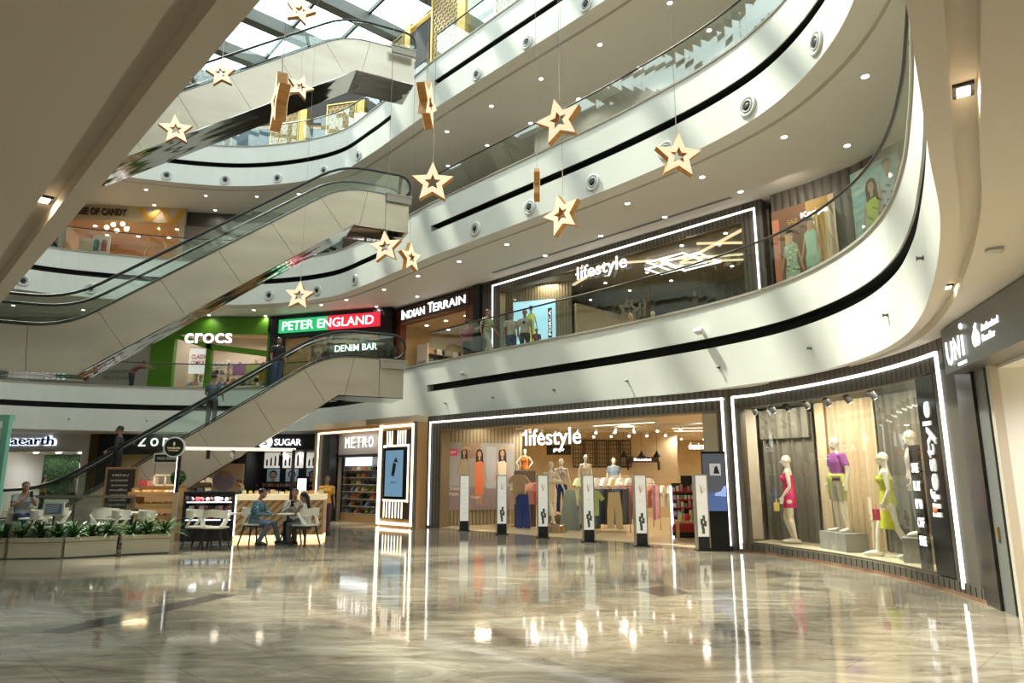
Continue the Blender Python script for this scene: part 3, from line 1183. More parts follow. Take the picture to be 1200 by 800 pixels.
def figure(name, label, cat, loc, rotz, pose, h=1.72, skin=SKIN, top=None, sleeve='short', bottom=None, bot_len='long', shoe=None,
           hair=None, hairstyle='short', dress=None, voxel=.011, group=None, female=False, faceless=False, legs=True, head=True, arms=True, extra=None, floorz=0):
    t = thing(name, label, cat, loc, rotz, group)
    k = h / 1.75
    J = {}
    for a, b in pose.items():
        if a == 'hnd':
            J[a] = b
        elif isinstance(b, list):
            J[a] = [Vector(q) * k for q in b]
        else:
            J[a] = Vector(b) * k
    sw = .93 if female else 1.0
    mb = MB()
    # torso
    up = (J['nck'] - J['pel']).normalized()
    sh_mid = (J['shl'][0] + J['shl'][1]) / 2
    tor = [J['pel'] - up * .07, J['pel'], J['wst'], J['chs'], sh_mid + up * .02, J['nck'] + up * .015]
    rad = [(.12, .09), (.160, .115), (.118 if female else .135, .092), (.150 if female else .168, .115), (.125, .078), (.058, .058)]
    rad = [(a * sw * k, b * k) for a, b in rad]
    mb.tube(tor, rad, 16, hint=(1, 0, 0))
    if female:
        for sx in (-1, 1):
            mb.ball(J['chs'] + Vector((sx * .065, -.085, .0)) * k, .062 * k, 10)
    # neck and head
    hd = J['hed']
    mb.tube([J['nck'] - up * .03, J['nck'] + up * .04, hd + Vector((0, .015, -.05)) * k], [.062 * k, .052 * k, .055 * k], 12)
    if head:
        mb.ball(hd + Vector((0, .01, .025)) * k, (.076 * k, .094 * k, .095 * k), 16)
        mb.ball(hd + Vector((0, -.02, -.05)) * k, (.055 * k, .062 * k, .072 * k), 14)
        mb.tube([hd + Vector((0, -.082, .02)) * k, hd + Vector((0, -.103, -.022)) * k], [.009 * k, .015 * k], 8, round_ends=True)
        mb.ball(hd + Vector((0, -.078, -.058)) * k, (.024 * k, .012 * k, .010 * k), 8)
        for sx in (-1, 1):
            mb.ball(hd + Vector((sx * .078, .01, .0)) * k, (.010 * k, .02 * k, .03 * k), 8)
    # limbs
    ud = 1 if not female else .88
    for i in (0, 1):
        sx = -1 if i == 0 else 1
        if arms:
            S_, E_, W_ = J['shl'][i], J['elb'][i], J['wri'][i]
            mb.tube([S_ + Vector((-sx * .05, 0, .005)) * k, S_, S_ + (E_ - S_) * .5, E_, E_ + (W_ - E_) * .35, W_],
                    [x * k * ud for x in (.05, .057, .047, .038, .039, .025)], 10, round_ends=True)
            hdv = Vector(J['hnd'][i]).normalized()
            lat = Vector((0, 1, 0)) if abs(hdv.y) < .7 else Vector((1, 0, 0))
            lat = (lat - hdv * lat.dot(hdv)).normalized()
            pn = hdv.cross(lat)
            mb.tube([W_, W_ + hdv * .04 * k, W_ + hdv * .085 * k], [(.026 * k, .020 * k), (.040 * k, .016 * k), (.038 * k, .014 * k)], 10, hint=lat)
            for q, (off, ln) in enumerate(((-.029, .062), (-.010, .075), (.010, .070), (.028, .055))):
                b0 = W_ + hdv * .08 * k + lat * off * k
                mb.tube([b0, b0 + hdv * ln * .5 * k + pn * .004, b0 + hdv * ln * .9 * k + pn * .018 * k], [.0095 * k, .009 * k, .008 * k], 6, round_ends=True)
            b0 = W_ + hdv * .03 * k - lat * .028 * k
            mb.tube([b0, b0 - lat * .028 * k + hdv * .025 * k, b0 - lat * .034 * k + hdv * .055 * k], [.012 * k, .0105 * k, .009 * k], 6, round_ends=True)
        if legs:
            H_, K_, A_, T_ = J['hip'][i], J['kne'][i], J['ank'][i], J['toe'][i]
            mb.tube([H_ + Vector((-sx * .01, 0, .03)) * k, H_ + (K_ - H_) * .2, H_ + (K_ - H_) * .6, K_, K_ + (A_ - K_) * .3, K_ + (A_ - K_) * .7, A_],
                    [x * k for x in (.085, .088, .068, .052, .054, .038, .033)], 12, round_ends=True)
            d = (T_ - A_)
            hl = Vector((A_.x, A_.y, T_.z + .01 * k)) - Vector((d.x, d.y, 0)).normalized() * .045 * k
            mb.tube([hl, A_ + d * .35 + Vector((0, 0, -.02 * k)), T_, T_ + Vector((d.x, d.y, 0)).normalized() * .05 * k],
                    [(.034 * k, .036 * k), (.040 * k, .034 * k), (.044 * k, .024 * k), (.030 * k, .016 * k)], 10, hint=(1, 0, 0), round_ends=True)
    remeshed(mb, 'body', skin, t, voxel)
    if head and not faceless:
        f = MB()
        for sx in (-1, 1):
            f.ball(hd + Vector((sx * .032, -.084, .022)) * k, (.012 * k, .006 * k, .006 * k), 8)
            f.tube([hd + Vector((sx * .048, -.078, .043)) * k, hd + Vector((sx * .018, -.088, .043)) * k], .0035 * k, 5)
        f.build('eyes', BLACK, t)
    if hair and head:
        hb = MB()
        hb.ball(hd + Vector((0, .022, .045)) * k, (.085 * k, .098 * k, .088 * k), 16)
        if hairstyle in ('long', 'pony'):
            if hairstyle == 'long':
                hb.tube([hd + Vector((0, .04, .06)) * k, hd + Vector((0, .085, -.05)) * k, hd + Vector((0, .09, -.2)) * k, hd + Vector((0, .08, -.33)) * k], [(.085 * k, .06 * k), (.10 * k, .05 * k), (.10 * k, .04 * k), (.05 * k, .025 * k)], 12, hint=(1, 0, 0), round_ends=True)
            else:
                hb.tube([hd + Vector((0, .09, .08)) * k, hd + Vector((0, .15, -.02)) * k, hd + Vector((0.02, .22, -.22)) * k, hd + Vector((.02, .27, -.46)) * k], [.035 * k, .05 * k, .045 * k, .018 * k], 10, round_ends=True)
        # keep the face clear
        o = remeshed(hb, 'hair', hair, t, voxel)
        me = o.data
        import bmesh
        bm = bmesh.new()
        bm.from_mesh(me)
        dead = [v for v in bm.verts if v.co.y < hd.y - .045 * k and v.co.z < hd.z + .062 * k and v.co.z > hd.z - .2 * k]
        bmesh.ops.delete(bm, geom=dead, context='VERTS')
        bm.to_mesh(me)
        bm.free()
    if top:
        sb = MB()
        g = .018
        tp = [J['pel'] + up * .0, J['pel'] + up * .06, J['wst'], J['chs'], sh_mid + up * .018, J['nck'] - up * .03]
        rr = [(.175, .13), (.170, .128), (.140 if female else .152, .112), (.165 if female else .182, .130), (.140, .092), (.085, .075)]
        sb.tube(tp, [(a * k * sw, b * k) for a, b in rr], 16, hint=(1, 0, 0))
        if female:
            for sx in (-1, 1):
                sb.ball(J['chs'] + Vector((sx * .065, -.088, .0)) * k, .073 * k, 10)
        if sleeve != 'none':
            for i in (0, 1):
                sx = -1 if i == 0 else 1
                S_, E_, W_ = J['shl'][i], J['elb'][i], J['wri'][i]
                if sleeve == 'short':
                    sb.tube([S_ + Vector((-sx * .06, 0, 0)) * k, S_, S_ + (E_ - S_) * .68], [.065 * k, .072 * k, .068 * k], 10)
                else:
                    sb.tube([S_ + Vector((-sx * .06, 0, 0)) * k, S_, S_ + (E_ - S_) * .5, E_, E_ + (W_ - E_) * .93], [.065 * k, .072 * k, .062 * k, .053 * k, .042 * k], 10)
        remeshed(sb, 'shirt', top, t, voxel, 2)
    if bottom:
        tb = MB()
        tb.tube([J['pel'] - up * .09 * k, J['pel'], J['pel'] + up * .09 * k], [(.125 * k * sw, .105 * k), (.172 * k * sw, .127 * k), (.155 * k * sw, .112 * k)], 14, hint=(1, 0, 0))
        for i in (0, 1):
            H_, K_, A_ = J['hip'][i], J['kne'][i], J['ank'][i]
            e = {'long': 1.0, 'short': 0.0}[bot_len]
            pts = [H_ + Vector((0, 0, .03)) * k, H_ + (K_ - H_) * .2, H_ + (K_ - H_) * .6, K_]
            rs = [.09, .098, .082, .068]
            if e:
                pts += [K_ + (A_ - K_) * .5, A_ + (A_ - K_) * .02]
                rs += [.062, .054]
            else:
                pts[-1] = H_ + (K_ - H_) * .85
            tb.tube(pts, [r * k for r in rs], 12)
        remeshed(tb, 'trousers', bottom, t, voxel, 2)
    if dress:
        dm, z0, slit = dress
        db = MB()
        zs = [J['nck'].z - .07 * k, J['chs'].z, J['wst'].z, J['pel'].z, J['pel'].z - .15 * k, z0 * k]
        zs = [z for z in zs if z >= z0 * k - 1e-6]
        rr = [(.10, .085), (.165, .125), (.128, .108), (.178, .135), (.175, .13), (.165 + slit, .14 + slit)]
        pts = [Vector((J['chs'].x, (J['chs'].y if z > J['wst'].z else J['pel'].y), z)) for z in zs]
        db.tube(pts, [(a * k * .96, b * k) for a, b in rr[:len(zs)]], 18, hint=(1, 0, 0))
        for sx in (-1, 1):
            db.ball(J['chs'] + Vector((sx * .065, -.09, .0)) * k, .073 * k, 10)
        db.tube([(.09 * k * 1, 0, J['nck'].z - .02 * k), (.10 * k, -.07 * k, J['chs'].z + .05 * k)], .028 * k, 6)
        db.tube([(-.09 * k * 1, 0, J['nck'].z - .02 * k), (-.10 * k, -.07 * k, J['chs'].z + .05 * k)], .028 * k, 6)
        remeshed(db, 'dress', dm, t, voxel, 2)
    if shoe and legs:
        for i in (0, 1):
            A_, T_ = J['ank'][i], J['toe'][i]
            fb = MB()
            d = Vector((T_.x - A_.x, T_.y - A_.y, 0)).normalized()
            hl = Vector((A_.x, A_.y, T_.z + .012 * k)) - d * .055 * k
            fb.tube([hl, Vector((A_.x, A_.y, T_.z + .03 * k)) + d * .03 * k, T_ + Vector((0, 0, .012 * k)), T_ + d * .045 * k], [(.040 * k, .045 * k), (.043 * k, .050 * k), (.046 * k, .032 * k), (.032 * k, .022 * k)], 12, hint=(1, 0, 0), round_ends=True)
            fb.build('shoe', shoe, t, smooth=True)
    if extra:
        extra(t, J, k)
    return t


def pose_mod(p, **kw):
    for a, b in kw.items():
        p[a] = b
    return p


C_ = lambda n, *c: mat(n, c, .75)
JEANS = C_('blue_denim', .06, .10, .18)
BLACKC = C_('black_cloth', .015, .015, .018)
GREYC = C_('grey_cloth', .32, .33, .34)
WHITEC = C_('white_cloth', .78, .76, .72)
NAVYC = C_('navy_cloth', .02, .035, .10)
OLIVEC = C_('khaki_cloth', .50, .47, .36)


# ------------------------------------------------------------------ shop helpers
class Frame:
    """x runs left to right along a shopfront, y goes into the shop"""

    def __init__(s, p, q=None, ang=None):
        s.p = p
        s.a = ang if ang is not None else atan2(q[1] - p[1], q[0] - p[0])
        s.L = hypot(q[0] - p[0], q[1] - p[1]) if q else 0

    def pt(s, x, y):
        return (s.p[0] + cos(s.a) * x - sin(s.a) * y, s.p[1] + sin(s.a) * x + cos(s.a) * y)

    def at(s, x, y, z):
        return (*s.pt(x, y), z)


def shop_room(fr, x0, x1, y0, y1, z0, z1, wall, ceil, flo, open_left=False, open_right=False, nm='wall_back'):
    t = struct(thing(nm, None, None, fr.at(0, 0, z0), fr.a))
    h = z1 - z0
    MB().box(x0, x1, y1, y1 + .08, 0, h).build('back_wall', wall, t)
    if not open_left:
        MB().box(x0 - .06, x0, y0, y1, 0, h).build('side_wall', wall, t)
    if not open_right:
        MB().box(x1, x1 + .06, y0, y1, 0, h).build('side_wall', wall, t)
    MB().box(x0, x1, y0, y1, h - .06, h - .02).build('shop_ceiling', ceil, t)
    MB().box(x0, x1, y0, y1, .0, .012).build('shop_floor', flo, t)
    return t


def ceiling_lights(fr, spots, z, group, label, size=.16, m=None):
    for x, y in spots:
        rows = sorted({q[1] for q in spots})
        cols = sorted({q[0] for q in spots})
        lb = label + ', %s row, %s' % (('front', 'second', 'third')[rows.index(y)], nth(cols.index(x)))
        t = MB().lathe([(size / 2, 0), (size / 2 * 1.1, -.012), (size / 2, -.02)], 14).build('ceiling_lamp', m or LAMP)
        tag(t, lb, 'ceiling lamp', group)
        t.location = fr.at(x, y, z)


PROTO = {}


def proto(nm, mb, smooth=False):
    me = bpy.data.meshes.new(nm)
    me.from_pydata(mb.v, [], mb.f)
    me.materials.append(WHITEC)
    if smooth:
        me.polygons.foreach_set('use_smooth', [True] * len(me.polygons))
    me.update()
    PROTO[nm] = me


# unit-size goods
mb = MB()
mb.tube([(0, .42, .28), (0, .30, .36), (0, .05, .33), (0, -.2, .24), (0, -.42, .17)], [(.20, .26), (.30, .34), (.34, .32), (.40, .22), (.26, .12)], 10, hint=(1, 0, 0), round_ends=True)
mb.box(-.38, .38, -.5, .5, 0, .09)
proto('shoe', mb, False)
mb = MB()
mb.prism([(-.5, 0), (.5, 0), (.42, .62), (-.42, .62)], -.3, .3)
mb.tube([(-.25, 0, .6), (-.22, 0, .85), (0, 0, 1.0), (.22, 0, .85), (.25, 0, .6)], .04, 6)
proto('handbag', mb)
mb = MB()
for i in range(3):
    mb.box(-.5 + .02 * i, .5 - .03 * i, -.5, .5, i / 3, i / 3 + .31)
proto('folded_garment', mb)
mb = MB().lathe([(.5, 0), (.5, .6), (.45, .68), (.18, .74), (.18, .85), (.24, .86), (.24, 1.0)], 10)
proto('bottle', mb)
mb = MB().ball((0, 0, .45), (.5, .5, .5), 10)
proto('bun', mb, True)
# hanging garments, hanging from z=0 downwards, width along x
mb = MB()
mb.prism([(-.09, 0), (.09, 0), (.22, -.04), (.36, -.24), (.27, -.31), (.20, -.22), (.20, -.68), (-.20, -.68), (-.20, -.22), (-.27, -.31), (-.36, -.24), (-.22, -.04)], -.05, .05)
proto('hanging_top', mb)
mb = MB()
mb.prism([(-.16, 0), (.16, 0), (.21, -.5), (.22, -1.02), (.03, -1.02), (0, -.35), (-.03, -1.02), (-.22, -1.02), (-.21, -.5)], -.05, .05)
proto('hanging_trousers', mb)
mb = MB()
mb.tube([(0, 0, 0), (0, 0, -.3), (0, 0, -.95)], [(.13, .06), (.16, .08), (.26, .10)], 12, hint=(1, 0, 0))
proto('hanging_skirt', mb)
mb = MB()
mb.prism([(-.5, 0), (.5, 0), (.5, 1), (-.5, 1)], -.5, .5)
proto('carton', mb)


def place(nm, name, label, cat, group, loc, rz, scale, m):
    me = PROTO[nm]
    o = bpy.data.objects.new(name, me)
    COL.objects.link(o)
    o.location = loc
    o.rotation_euler = (0, 0, rz)
    o.scale = scale if isinstance(scale, tuple) else (scale,) * 3
    o.material_slots[0].link = 'OBJECT'
    o.material_slots[0].material = m
    return tag(o, label, cat, group)


RN = random.Random(11)
PAL = [C_('cloth_%d' % i, *c) for i, c in enumerate([(.75, .72, .62), (.62, .68, .40), (.05, .05, .06), (.55, .20, .22), (.75, .45, .35), (.10, .16, .30),
                                                    (.80, .78, .75), (.35, .42, .45), (.70, .60, .38), (.30, .22, .18), (.60, .30, .42), (.45, .60, .62)])]


# ================================================================== GROUND FLOOR: fashion store with wide doorway
FL = Frame((-2.75, 22.75), (4.84, 15.6))
store = thing('storefront', 'ground-floor fashion store doorway framed in dark boards and a white light line', 'shop front', FL.at(0, 0, 0), FL.a)
MB().box(0, .62, -.0, .35, 0, 3.12).box(10.28, 10.62, -.0, .35, 0, 3.12).box(0, 10.62, 0, .35, 3.1, 3.56).build('board_portal', DARKSLAT, store)
MB().box(.06, .10, -.03, 0, .06, 3.36).box(.06, 10.42, -.03, 0, 3.32, 3.37).box(10.37, 10.42, -.03, 0, .1, 3.36).build('light_strip', LEDW, store)
MB().box(.60, .64, -.01, .37, 0, 3.12).box(10.24, 10.28, -.01, .37, 0, 3.12).box(.6, 10.28, -.01, .37, 3.06, 3.1).build('metal_reveal', mat('bronze_trim', (.25, .2, .13), .35, .6), store)
# hanging sign
sg = thing('hanging_sign', 'white illuminated "lifestyle" letters hung in the ground-floor doorway', 'sign', FL.at(4.25, .05, 2.3), FL.a)
text_part('lettering', 'lifestyle', 0, 2.02, .02, .62, 0, LETTER, sg, .02, .006)
MB().ball((.20, -.01, .60), (.05, .03, .05), 10).build('red_dot', mat('coral_lamp', (.9, .3, .2), .5, 0, 1.5, (1, .35, .2)), sg)
MB().tube([(.3, .03, .5), (.3, .03, .8)], .006, 5).tube([(1.6, .03, .5), (1.6, .03, .8)], .006, 5).build('wire', STEEL, sg)

# interior shell
CRW = noise_mat('store_wall', (.58, .47, .30), (.64, .53, .35), 3, .6)
CEIL = mat('store_ceiling', (.70, .62, .47), .6)
SFLOOR = mat('store_floor', (.78, .62, .40), .15)
w = struct(thing('wall_back', None, None, (0, 28, 0)))
MB().box(-.2, 6.6, 0, .1, 0, 3.4).build('back_wall', CRW, w)
MB().box(6.6, 15, 6.4, 6.5, 0, 3.4).box(6.6, 6.7, 0, 6.4, 0, 3.4).build('deep_wall', CRW, w)
struct(MB().sweep([(-2.5, 22.98), (.36, 24.2)], [(0, .0), (0, 3.4), (.08, 3.4), (.08, 0)]).build('wall_left', SLATG))
struct(MB().sweep([(.36, 24.2), (.25, 28.1)], [(0, .0), (0, 3.4), (.1, 3.4), (.1, 0)]).build('wall_left', CRW))
struct(MB().sweep([(5.05, 15.9), (8.4, 19.5), (15, 34.5)], [(0, .0), (0, 3.4), (-.08, 3.4), (-.08, 0)]).build('wall_right', CRW))
struct(MB().plate([(-2.5, 22.98), (4.95, 15.9), (8.4, 19.5), (15, 34.5), (6.6, 34.5), (0.2, 28.2), (.36, 24.2)], 3.36, 3.40).build('ceiling', CEIL))
struct(MB().plate([(-2.72, 22.8), (4.82, 15.68), (8.4, 19.5), (15, 34.5), (6.6, 34.5), (0.2, 28.2), (.36, 24.2)], .0, .012).build('floor', SFLOOR))
# lights inside
area_light('store_light', (2.2, 23.0, 3.25), 4.5, 330, (1, .90, .70), 3.0)
area_light('store_light', (6.2, 20.2, 3.25), 2.6, 190, (1, .90, .70), 2.2)
area_light('store_light', (8.5, 29, 3.25), 5, 320, (1, .90, .70), 5)
# ceiling tracks with spotlights
def track(x, y, a, L, n, label, strip=False):
    t = thing('ceiling_track', label, 'track light', (x, y, 3.2), a)
    MB().box(-L / 2, L / 2, -.03, .03, -.03, .03).build('rail', mat('white_metal', (.8, .78, .72), .4), t)
    if strip:
        MB().box(-L / 2 + .1, L / 2 - .1, -.02, .02, -.045, -.03).build('light_strip', LEDWARM, t)
    for i in range(n):
        u = -L / 2 + L * (i + .5) / n
        mb = MB()
        mb.tube([(u, 0, -.02), (u, 0, -.10)], .012, 6)
        mb.tube([(u, .06, -.07), (u, -.10, -.20)], [.045, .05], 10)
        sp = mb.build('spotlight', mat('white_metal'), t)
        MB().tube([(u, -.098, -.198), (u, -.104, -.204)], .042, 10).build('lens', LAMP, sp)


track(2.2, 22.9, -.35, 4.4, 7, 'white ceiling track with spotlights above the racks of tops')
track(4.2, 24.6, -.35, 3.2, 5, 'white ceiling track with spotlights nearest the lattice panels')
track(5.6, 21.2, -.55, 3.0, 4, 'white ceiling track with spotlights above the promotion stand')
track(7.8, 26.5, -.1, 3.4, 4, 'white ceiling track with spotlights before the jeans section')
track(3.4, 21.0, -.75, 2.4, 0, 'lit linear ceiling light behind the store sign', True)
track(6.9, 24.0, -.2, 2.6, 0, 'lit linear ceiling light above the jeans section', True)
track(6.3, 22.6, -.2, 2.2, 0, 'lit linear ceiling light in the middle of the store', True)
# slim lit grid at back right + exit sign
t = thing('exit_sign', 'small green exit sign under the store ceiling', 'sign', (5.6, 18.7, 3.0), FL.a)
MB().box(-.17, .17, 0, .03, 0, .15).build('panel', mat('green_sign', (.05, .3, .1), .5, 0, 1.0, (.2, .8, .35)), t)
text_part('lettering', 'EXIT', -.12, .12, .035, .115, -.006, WHITEC, t, .005, .02)

# slatted wall poster with three women
def poster_woman(mb, x, z, s, dress, skin, hair, y, long_hair=True, arms=True, hat=None):
    """flat printed figure: feet at x, z"""
    def poly(pts, mi, d):
        mb.prism([(x + a * s, z + b * s) for a, b in pts], y - d, y - d + .0015, mi)
    poly([(-.07, 0), (-.02, 0), (0, .45), (.03, 0), (.08, 0), (.10, .5), (-.10, .5)], skin, .001)
    poly([(-.12, .28), (.13, .28), (.15, .75), (.11, .92), (.13, 1.28), (.06, 1.36), (-.06, 1.36), (-.14, 1.28), (-.11, .92), (-.15, .72)], dress, .003)
    if arms:
        poly([(-.14, 1.3), (-.10, 1.25), (-.17, .95), (-.22, .72), (-.25, .74), (-.20, 1.0)], skin, .002)
        poly([(.14, 1.3), (.10, 1.25), (.17, .95), (.22, .72), (.25, .74), (.20, 1.0)], skin, .002)
    if long_hair:
        poly([(-.11, 1.25), (-.12, 1.5), (-.08, 1.62), (0, 1.66), (.08, 1.62), (.12, 1.5), (.13, 1.22), (.06, 1.3), (-.05, 1.28)], hair, .004)
    poly([(-.03, 1.32), (.03, 1.32), (.03, 1.42), (-.03, 1.42)], skin, .005)
    poly([(.065 * sin(q), 1.5 + .09 * cos(q)) for q in [2 * pi * i / 12 for i in range(12)]], skin, .0065)
    if not long_hair:
        poly([(-.07, 1.50), (-.075, 1.57), (-.03, 1.62), (.03, 1.62), (.075, 1.57), (.07, 1.50), (.05, 1.55), (-.05, 1.55)], hair, .008)
    poly([(-.035, 1.515), (-.015, 1.515), (-.015, 1.525), (-.035, 1.525)], hair, .008)
    poly([(.035, 1.515), (.015, 1.515), (.015, 1.525), (.035, 1.525)], hair, .008)
    if hat:
        poly([(-.16, 1.58), (-.02, 1.72), (.22, 1.68), (.30, 1.58), (.10, 1.62)], hat, .0095)


FW = Frame((-2.5, 22.96), (.36, 24.18))
t = thing('wall_poster', 'large fashion poster of three women on the boarded wall left of the doorway', 'poster', FW.at(0, -.03, 0), FW.a)
PW, PZ0, PZ1 = (.25, 2.78), .50, 2.72
MB().box(PW[0], PW[1], 0, .02, PZ0, PZ1).build('print', mat('poster_stone', (.34, .33, .34), .5), t)
mb = MB()
mb.box(PW[0], PW[1], -.002, 0, PZ0, 1.25, 0).box(.3, 1.0, -.003, 0, 1.3, 2.35, 1).box(1.75, 2.1, -.003, 0, 1.2, 2.6, 1).box(.85, 1.55, -.003, 0, 2.2, 2.72, 2)
for i in range(7):
    for j in range(3):
        mb.box(.3 + i * .36 + .12 * (j % 2), .5 + i * .36 + .12 * (j % 2), -.003, -.002, PZ0 + .08 + j * .22, PZ0 + .16 + j * .22, 3)
mb.build('scene', [C_('poster_paving', .26, .22, .24), C_('poster_wall', .42, .42, .45), C_('poster_basket', .32, .22, .15), C_('poster_pink', .36, .18, .2)], t)
mb = MB()
poster_woman(mb, .95, .95, .96, 0, 3, 4, -.003, hat=5)
poster_woman(mb, 1.50, .66, 1.12, 1, 3, 4, -.003)
poster_woman(mb, 2.34, .10 + .45, 1.22, 2, 3, 4, -.004, hat=5)
mb.build('women', [C_('print_khaki', .42, .36, .22), C_('print_orange', .75, .20, .08), C_('print_cream', .70, .62, .48), C_('print_skin', .50, .27, .17), C_('print_hair', .03, .02, .015), C_('print_straw', .45, .33, .2)], t)
mb = MB().box(.27, .72, -.004, 0, 2.28, 2.50)
mb.build('red_tag', mat('tag_pink', (.75, .05, .16), .5), t)
text_part('tag_lettering', 'ginger', .33, .67, 2.33, 2.46, -.008, WHITEC, t, .003, .01)
text_part('headline', 'Dress', .42, .80, 1.15, 1.27, -.008, mat('print_white', (.85, .75, .65), .6), t, .003, .01)
text_part('headline', 'from', .42, .75, .98, 1.10, -.008, mat('print_white'), t, .003, .01)
text_part('headline', 'Ginger', 1.2, 1.55, .86, .97, -.008, mat('print_white'), t, .003, .01)
t = thing('fire_call_point', 'small red call point on the boarded wall left of the poster', 'alarm', FW.at(.13, -.04, .98), FW.a)
MB().box(-.05, .05, 0, .04, 0, .12).lathe([(.035, 0), (.035, -.02)], 12, (0, 0, .22), 0, 'y').build('box', mat('alarm_red', (.6, .03, .02), .4), t)
t = thing('ceiling_spot', 'bright recessed spot above the three-women poster', 'downlight', FW.at(1.5, -.35, 3.34))
MB().lathe([(.06, 0), (.06, -.02)], 14).build('lens', LAMP, t)
area_light('poster_light', FW.at(1.5, -.5, 3.3), .5, 14, (1, .86, .62))

# lattice panels on the back wall
t = thing('lattice_panel', 'row of five dark window-like lattice panels on the store back wall', 'wall panel', (2.45, 27.95, 1.95))
fm = mat('dark_lattice', (.05, .04, .03), .5)
for i in range(5):
    x = i * .48
    mb = MB()
    mb.box(x, x + .44, -.05, 0, 0, .05).box(x, x + .44, -.05, 0, 1.05, 1.1).box(x, x + .04, -.05, 0, 0, 1.1).box(x + .40, x + .44, -.05, 0, 0, 1.1)
    for j in range(1, 6):
        mb.box(x, x + .44, -.035, -.015, j * .18, j * .18 + .02)
    for j in range(1, 4):
        mb.box(x + j * .11 - .008, x + j * .11 + .008, -.035, -.015, 0, 1.1)
    mb.build('lattice_frame', fm, t)
# ginger sign and denim sign
t = thing('brand_sign', 'black "ginger" sign on the back wall above the orange-topped mannequin', 'sign', (1.35, 26.9, 2.42))
MB().box(0, .95, 0, .05, 0, .38).build('board', BLACK, t)
MB().tube([(.15, .025, .36), (.15, .025, .95)], .01, 6).tube([(.8, .025, .36), (.8, .025, .95)], .01, 6).build('rod', BLACK, t)
text_part('lettering', 'ginger', .25, .70, .1, .28, -.012, LETTER, t, .01, .01)
t = thing('hanging_sign', 'white illuminated "denim" letters hung deep inside the store', 'sign', (6.35, 24.8, 2.55))
text_part('lettering', 'denim', 0, .56, 0, .24, 0, LETTER, t, .04, .006)
MB().tube([(.1, .02, .2), (.1, .02, .8)], .004, 5).tube([(.46, .02, .2), (.46, .02, .8)], .004, 5).build('wire', STEEL, t)
# hanging pendant lamps
for i, x in enumerate((3.9, 4.6, 5.2)):
    t = thing('pendant_lamp', ('left', 'middle', 'right')[i] + ' one of three black cone pendant lamps before the back wall', 'pendant lamp', (x + .5, 27.2, 2.35))
    MB().lathe([(.15, 0), (.15, .02), (.05, .16), (.03, .24)], 16).build('shade', BLACK, t, smooth=True)
    MB().tube([(0, 0, .22), (0, 0, 1.0)], .006, 5).build('cord', BLACK, t)
t = thing('wall_shelf', 'wall shelf with white letters in front of the store back wall', 'shelf', (4.6, 27.6, 2.15))
MB().box(0, 1.3, 0, .3, 0, .04).box(0, 1.3, .26, .3, 0, .22).build('board', WALNUT, t)
MB().box(.02, .05, 0, .3, -.3, 0).box(1.25, 1.28, 0, .3, -.3, 0).build('bracket', BLACK, t)
text_part('lettering', 'Bossini', .3, 1.0, .06, .18, .25, LETTER, t, .01, .02)
# mirror frame with mannequin bust at the jeans section
t = thing('lit_display', 'white-lit tall frame with a dark figure print in the jeans section', 'display', (7.35, 25.5, .0))
MB().box(0, .06, 0, .06, 0, 2.35).box(.94, 1.0, 0, .06, 0, 2.35).box(0, 1.0, 0, .06, 2.29, 2.35).build('lit_frame', mat('soft_light', (1, 1, 1), .5, 0, 1.6, (1, .97, .9)), t)
MB().box(.06, .94, .03, .06, 0, 2.29).build('panel', C_('panel_brown', .10, .09, .07), t)
mb = MB()
poster_woman(mb, .5, .5, 1.0, 0, 1, 2, .02, long_hair=False)
mb.build('figure_print', [BLACKC, C_('print_tan', .6, .42, .3), HAIR], t)

# antenna pylons with posters
pyl = [(-1.43, 21.05, 0), (-.29, 19.85, 1), (.82, 18.78, 1), (1.91, 17.62, 1), (3.02, 16.55, 2), (4.21, 15.62, 1)]
ordn = ['leftmost', 'second', 'third', 'fourth', 'fifth', 'rightmost']
for i, (x, y, kind) in enumerate(pyl):
    t = thing('security_gate', ordn[i] + ' of the six white poster pylons across the store doorway', 'security pylon', (x, y, 0), 0.06)
    MB().box(-.17, .17, -.12, .12, 0, .03).build('foot', BLACK, t)
    MB().box(-.125, .125, -.07, .07, .03, .30).build('black_base', BLACK, t)
    MB().box(-.15, -.125, -.085, .085, .03, 1.62).box(.125, .15, -.085, .085, .03, 1.62).box(-.15, .15, -.085, .085, 1.62, 1.645).build('frame', mat('satin_aluminium', (.42, .40, .36), .35, .8), t)
    pn = MB().box(-.125, .125, -.075, .075, .30, 1.62).build('poster_panel', mat('poster_white', (.86, .85, .80), .5, 0, .25, (1, .97, .9)), t)
    mb = MB()
    if kind:
        for j in range(5):
            a = j * 1.1
            mb.tube([(.0, -.078, 1.22), (.02 + .07 * cos(a), -.078, 1.35 + .10 * sin(a) * .5 + .02 * j)], .004, 4, 1)
        for q, (u, v_) in enumerate(((-.03, .62), (.02, .70), (.05, .58), (-.01, .52), (.0, .42))):
            mb.box(u - .03, u + .03, -.0785, -.0755, v_ - .06, v_ + .06, 0)
        mb.box(-.06, .06, -.0785, -.0755, 1.02, 1.028, 2)
    else:
        for j in range(9):
            mb.box(-.03 - .02 * (j % 3), .03 + .02 * (j % 2), -.0785, -.0755, .42 + j * .12, .43 + j * .12, 2)
    mb.build('print', [C_('print_dark_leaf', .12, .13, .12), C_('print_rust', .55, .3, .22), C_('print_grey', .45, .45, .42)], pn)

